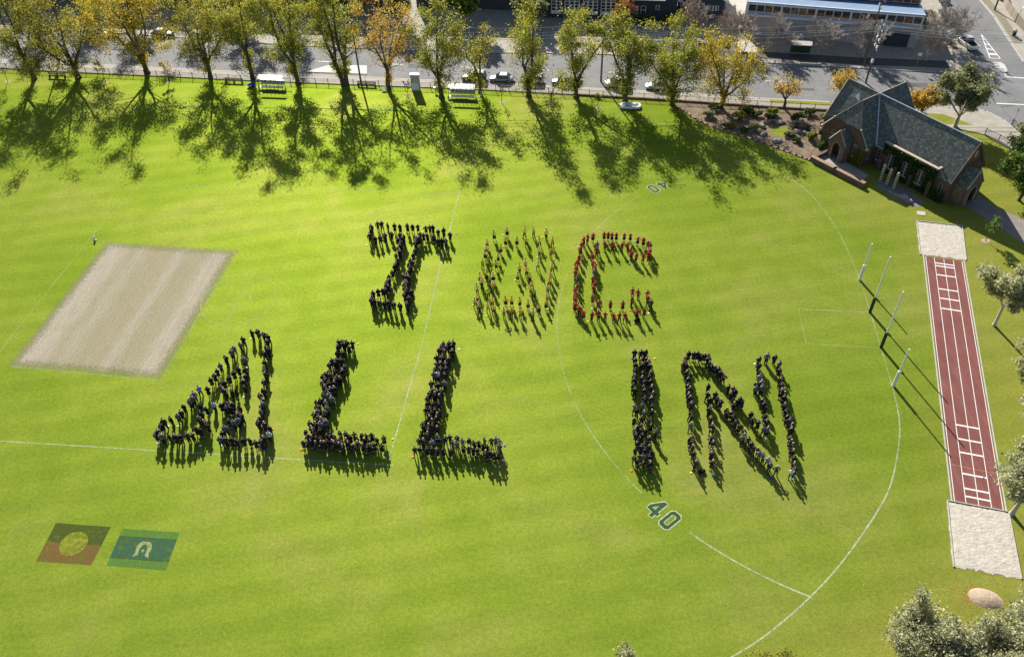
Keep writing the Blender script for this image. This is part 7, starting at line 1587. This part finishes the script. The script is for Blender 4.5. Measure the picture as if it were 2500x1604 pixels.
# ------------------------------------------------------------------ people
SK = [pm('skin_light', (.52, .33, .24), (.46, .28, .20), 6, .6), pm('skin_mid', (.40, .23, .15), (.34, .19, .12), 6, .6), pm('skin_deep', (.19, .10, .06), (.16, .085, .05), 6, .6)]
HM = dict(black=pm('black_hair', (.012, .010, .009), (.020, .016, .013), 20, .5), brown=pm('brown_hair', (.15, .088, .050), (.11, .063, .035), 20, .5), fair_sunlit=pm('fair_sunlit_hair', (.52, .40, .23), (.42, .31, .17), 20, .5), red=pm('red_hair', (.26, .085, .03), (.20, .06, .02), 20, .5), grey=pm('grey_hair', (.42, .41, .40), (.34, .33, .32), 20, .5))
CM = dict(navy=pm('navy_blazer', (.015, .018, .034), (.011, .013, .025), 6, .7, .35), black=pm('black_wool', (.010, .011, .016), (.007, .0075, .011), 6, .75, .35), grey=pm('grey_jumper', (.16, .175, .20), (.13, .14, .16), 6, .85), white=pm('white_shirt', (.66, .70, .76), (.58, .62, .68), 5, .8),
          yellow=pm('yellow_polo', (.86, .70, .15), (.80, .63, .13), 4, .8), gold=pm('gold_polo', (.85, .56, .06), (.80, .50, .05), 4, .8), pale=pm('pale_yellow_polo', (.82, .68, .25), (.76, .62, .21), 4, .8), red=pm('red_polo', (.52, .012, .028), (.44, .010, .022), 4, .8), hivis=pm('hi_vis_vest', (.52, .85, .03), (.45, .75, .03), 3, .6), tan=pm('tan_coat', (.42, .28, .17), (.36, .24, .14), 4, .8),
          shoe=pm('black_leather', (.012, .011, .010), (.02, .018, .016), 8, .4), legs=pm('white_socks', (.30, .26, .23), (.24, .20, .18), 5, .8), denim=pm('pale_blue_shirt', (.30, .38, .52), (.25, .33, .46), 5, .8))

def skin_mesh(J, E, sub, name, root=0):
    "grow one continuous surface over a skeleton: J = {name: (x, y, z, rx[, ry])}, E = edges"
    names = list(J); ix = {n: i for i, n in enumerate(names)}
    me = bpy.data.meshes.new('sk'); me.from_pydata([J[n][:3] for n in names], [(ix[a], ix[b]) for a, b in E], []); me.update()
    o = bpy.data.objects.new('sk', me); COL.objects.link(o)
    md = o.modifiers.new('s', 'SKIN'); md.use_smooth_shade = True
    for i, n in enumerate(names):
        sv = me.skin_vertices[0].data[i]; r = J[n][3:]; sv.radius = (r[0], r[1] if len(r) > 1 else r[0]); sv.use_root = (i == root)
    if sub: o.modifiers.new('d', 'SUBSURF').levels = sub
    dg = bpy.context.evaluated_depsgraph_get(); dg.update()
    out = bpy.data.meshes.new_from_object(o.evaluated_get(dg)); out.name = name
    bpy.data.objects.remove(o); bpy.data.meshes.remove(me)
    return out

# arm poses for right (+x) side, mirrored for the left: elbow, wrist
POSES = {'front': ((.25, -.02, 1.13), (.06, -.22, 1.00)), 'sides': ((.26, .03, 1.12), (.27, -.05, .86)), 'folded': ((.25, -.06, 1.16), (.02, -.26, 1.20)), 'hips': ((.40, .04, 1.18), (.20, -.08, 1.02)), 'back': ((.27, .08, 1.14), (.08, .17, .95))}
STANCE = {'close': .095, 'apart': .17}
def legs_j(st):
    w_ = STANCE[st]
    J = {}
    for s, n in ((1, 'R'), (-1, 'L')):
        J['hip'+n] = (s*.085, 0, .90, .085); J['knee'+n] = (s*(.085+w_)/2*1.05, -.025, .49, .055); J['ank'+n] = (s*w_, .01, .09, .037); J['toe'+n] = (s*(w_+.015), -.15, .035, .035, .03)
    return J
def body_mesh(pose, st, sub):
    J = {'pel': (0, 0, .94, .135, .095), 'wst': (0, 0, 1.10, .115, .085), 'chest': (0, 0, 1.30, .145, .10), 'neck': (0, .005, 1.47, .052), 'jaw': (0, -.012, 1.555, .068, .075), 'skull': (0, -.002, 1.645, .080, .092), 'crown': (0, .006, 1.72, .055, .065), 'nose': (0, -.105, 1.60, .014)}
    E = [('pel', 'wst'), ('wst', 'chest'), ('chest', 'neck'), ('neck', 'jaw'), ('jaw', 'skull'), ('skull', 'crown'), ('skull', 'nose')]
    J.update(legs_j(st)); el, wr = POSES[pose]
    for s, n in ((1, 'R'), (-1, 'L')):
        J['sh'+n] = (s*.155, .005, 1.385, .055); J['el'+n] = (s*el[0], el[1], el[2], .043); J['wr'+n] = (s*wr[0], wr[1], wr[2], .030)
        d = (Vector(wr)-Vector(el)).normalized(); hd = Vector(wr)+d*.07; J['ha'+n] = (s*hd.x, hd.y, hd.z, .040, .022)
        E += [('chest', 'sh'+n), ('sh'+n, 'el'+n), ('el'+n, 'wr'+n), ('wr'+n, 'ha'+n), ('pel', 'hip'+n), ('hip'+n, 'knee'+n), ('knee'+n, 'ank'+n), ('ank'+n, 'toe'+n)]
        if sub:
            side_ = d.cross(Vector((0, 0, 1))) if abs(d.z) < .9 else Vector((0, 1, 0)); side_.normalize()
            for k, (off, ln_) in enumerate(((-.030, .065), (-.010, .078), (.010, .074), (.030, .060), (-.055, .030))):
                t1 = hd+d*ln_*(.55 if k < 4 else .35)+side_*off; t2 = hd+d*ln_+side_*off*1.1+Vector((0, -.012, -.012))
                J[f'f{k}{n}'] = (s*t1.x, t1.y, t1.z, .0095); J[f'g{k}{n}'] = (s*t2.x, t2.y, t2.z, .008)
                E += [('ha'+n, f'f{k}{n}'), (f'f{k}{n}', f'g{k}{n}')]
    return skin_mesh(J, E, sub, 'body')
def top_mesh(pose, sub, long=True):
    el, wr = POSES[pose]
    J = {'hem': (0, 0, .83 if long else .90, .165, .12), 'pel': (0, 0, .97, .155, .115), 'wst': (0, 0, 1.10, .140, .105), 'chest': (0, 0, 1.28, .150, .118), 'upper': (0, .002, 1.385, .118, .095), 'col': (0, .005, 1.465, .066)}
    E = [('hem', 'pel'), ('pel', 'wst'), ('wst', 'chest'), ('chest', 'upper'), ('upper', 'col')]
    for s, n in ((1, 'R'), (-1, 'L')):
        J['sh'+n] = (s*.160, .005, 1.385, .066); J['el'+n] = (s*el[0], el[1], el[2], .060); e2 = Vector(el).lerp(Vector(wr), .92 if long else .12); J['wr'+n] = (s*e2.x, e2.y, e2.z, .046 if long else .062)
        E += [('upper', 'sh'+n), ('sh'+n, 'el'+n), ('el'+n, 'wr'+n)]
    return skin_mesh(J, E, sub, 'top', 1)
def trousers_mesh(st, sub):
    J = {'wst': (0, 0, 1.03, .128, .095), 'pel': (0, 0, .93, .140, .105)}; J.update({k: (v[0], v[1], v[2], v[3]+.022) for k, v in legs_j(st).items() if not k.startswith('toe')})
    E = [('wst', 'pel')]
    for n in 'RL': E += [('pel', 'hip'+n), ('hip'+n, 'knee'+n), ('knee'+n, 'ank'+n)]
    return skin_mesh(J, E, sub, 'trousers', 1)
def skirt_mesh(): return MB().lathe([(.135, 1.02), (.185, .90), (.215, .74), (.245, .50), (.235, .50), (.10, .60)], 12, sy=.8).mesh('skirt', None, True)
def shoes_mesh(st):
    g = MB()
    for s in (1, -1): x = s*STANCE[st]; g.box(x-.045, x+.045, -.20, .07, .0, .085)
    return g.mesh('shoes', bevel=.02)
def hair_mesh(long):
    bm = bmesh.new(); bmesh.ops.create_uvsphere(bm, u_segments=12, v_segments=8, radius=1)
    for v in bm.verts:
        c = v.co; z = c.z; fr = c.y < -.25 and z < .42
        k = .82 if fr else 1.0
        if z < -.15 and c.y < .1: k = .55
        v.co = Vector((c.x*.098*k, c.y*.112*k+.010, 1.658+z*.098*k))
        if long and c.y > .05 and z < .2: v.co.z -= .30*(.2-z); v.co.y += .02; v.co.x *= 1.15
    me = bpy.data.meshes.new('hair'); bm.to_mesh(me); bm.free(); me.polygons.foreach_set('use_smooth', [True]*len(me.polygons)); return me
def front_mesh():
    return MB().poly3([(-.055, -.112, 1.43), (0, -.142, 1.14), (.055, -.112, 1.43), (0, -.095, 1.47)]).mesh('shirt_front')
_c = {}
def base(key, fn):
    if key not in _c: _c[key] = fn()
    return _c[key]
def with_mat(key, fn, m):
    k = (key, m.name)
    if k not in _c:
        me = base(key, fn).copy(); me.materials.clear(); me.materials.append(m); me.name = key[0]; _c[k] = me
    return _c[k]
def outfit(code, hair, r, sub):
    "list of (part name, mesh) for one person; the first is the body"
    pose = r.choice(['front', 'front', 'sides', 'folded', 'back', 'hips' if r.random() < .35 else 'sides']); st = r.choice(['close', 'close', 'apart'])
    fem = code in ('k', 'yk', 'rk'); skirt = fem
    long = code not in ('y', 'yk', 'r', 'rk') or r.random() < .65
    topm = {'d': CM['navy'] if r.random() < .55 else CM['black'], 'k': CM['black'] if r.random() < .6 else CM['navy'], 'g': CM['grey'], 'w': CM['white'] if r.random() < .7 else CM['denim'], 't': CM['tan'], 'h': CM['navy']}.get(code)
    if code in ('y', 'yk'): topm = r.choice([CM['yellow'], CM['yellow'], CM['gold'], CM['pale']])
    if code in ('r', 'rk'): topm = CM['red']
    hk = {'B': 'fair_sunlit', 'R': 'red', 'G': 'grey'}.get(hair) or r.choice(['black', 'brown', 'brown', 'fair_sunlit', 'fair_sunlit' if r.random() < .3 else 'brown'])  # besides real blonds, extra pale hair colour stands in for sunlight on heads
    sk = r.choice([SK[0], SK[0], SK[1], SK[1] if r.random() < .6 else SK[2]])
    s = 'hi' if sub else 'lo'
    parts = [('body', with_mat(('body', pose, st, s), lambda: body_mesh(pose, st, sub), sk)), ('top', with_mat(('top', pose, long, s), lambda: top_mesh(pose, sub, long), topm))]
    if skirt:
        parts += [('skirt', with_mat(('skirt',), skirt_mesh, CM['black']))]
    else: parts += [('trousers', with_mat(('trousers', st, s), lambda: trousers_mesh(st, sub), CM['black'] if code != 't' else CM['tan']))]
    parts += [('hair', with_mat(('hair', fem), lambda: hair_mesh(fem), HM[hk])), ('shoes', with_mat(('shoes', st), lambda: shoes_mesh(st), CM['shoe']))]
    if code in ('d', 'k') and r.random() < .38: parts.append(('shirt_front', with_mat(('shirt_front',), front_mesh, CM['white'] if r.random() < .5 else CM['denim'])))
    if code == 'h':
        parts.append(('vest', with_mat(('vest',), lambda: MB().lathe([(.185, .92), (.19, 1.1), (.205, 1.3), (.17, 1.43), (.16, 1.43), (.18, 1.3)], 12, sy=.72).mesh('vest', None, True), CM['hivis'])))
    return parts, (1.0 if not fem else .95)
pr = random.Random(21)
GRP = dict(y='people in yellow shirts', yk='people in yellow shirts', r='people in red tops', rk='people in red tops')
for x, y, code, hair, lab in PEOPLE:
    parts, k = outfit(code, hair, pr, 1)
    sc = k*pr.uniform(1.0, 1.17); rz = pr.gauss(0, .35)+(-.35 if x > 15 and code in 'dkg' and pr.random() < .3 else 0)
    root = bpy.data.objects.new('person', parts[0][1]); root.location = (x, y, .0); root.rotation_euler = (pr.gauss(0, .035), pr.gauss(0, .035), rz); root.scale = (sc*1.0, sc*1.0, sc)
    link(root); tag(root, lab, 'person', GRP.get(code, 'people in dark uniforms'))
    for nm, me in parts[1:]: ob(nm, me, parent=root)
# everyone farther away: one crowd
Vs, Fs, Ls_, Mi, mats = [], [], [], [], []
off = 0
for x, y, code, hair in CROWD:
    parts, k = outfit(code, hair, pr, 0); sc = k*pr.uniform(1.0, 1.17); a = pr.gauss(0, .35); ca, sa = math.cos(a)*sc, math.sin(a)*sc
    for nm, me in parts:
        key = ('np', me.name)
        if key not in _c:
            v = np.empty(len(me.vertices)*3, np.float32); me.vertices.foreach_get('co', v)
            li = np.empty(len(me.loops), np.int32); me.loops.foreach_get('vertex_index', li)
            lt = np.empty(len(me.polygons), np.int32); me.polygons.foreach_get('loop_total', lt); _c[key] = (v.reshape(-1, 3), li, lt)
        v, li, lt = _c[key]; m = me.materials[0]
        if m not in mats: mats.append(m)
        w_ = np.stack([v[:, 0]*ca-v[:, 1]*sa+x, v[:, 0]*sa+v[:, 1]*ca+y, v[:, 2]*sc], 1)
        Vs.append(w_); Fs.append(li+off); Ls_.append(lt); Mi.append(np.full(len(lt), mats.index(m), np.int32)); off += len(v)
V = np.concatenate(Vs).astype(np.float32); Lp = np.concatenate(Fs).astype(np.int32); Lt = np.concatenate(Ls_); Mi = np.concatenate(Mi)
me = bpy.data.meshes.new('crowd'); me.vertices.add(len(V)); me.vertices.foreach_set('co', V.ravel()); me.loops.add(len(Lp)); me.loops.foreach_set('vertex_index', Lp)
me.polygons.add(len(Lt)); me.polygons.foreach_set('loop_start', np.concatenate([[0], np.cumsum(Lt)[:-1]]).astype(np.int32)); me.polygons.foreach_set('loop_total', Lt)
for m in mats: me.materials.append(m)
me.polygons.foreach_set('material_index', Mi); me.polygons.foreach_set('use_smooth', np.ones(len(Lt), bool)); me.update(calc_edges=True)
cr = ob('crowd', me); cr['kind'] = 'stuff'; tag(cr, 'people in dark uniforms standing farther back, forming the remaining letters', 'crowd')
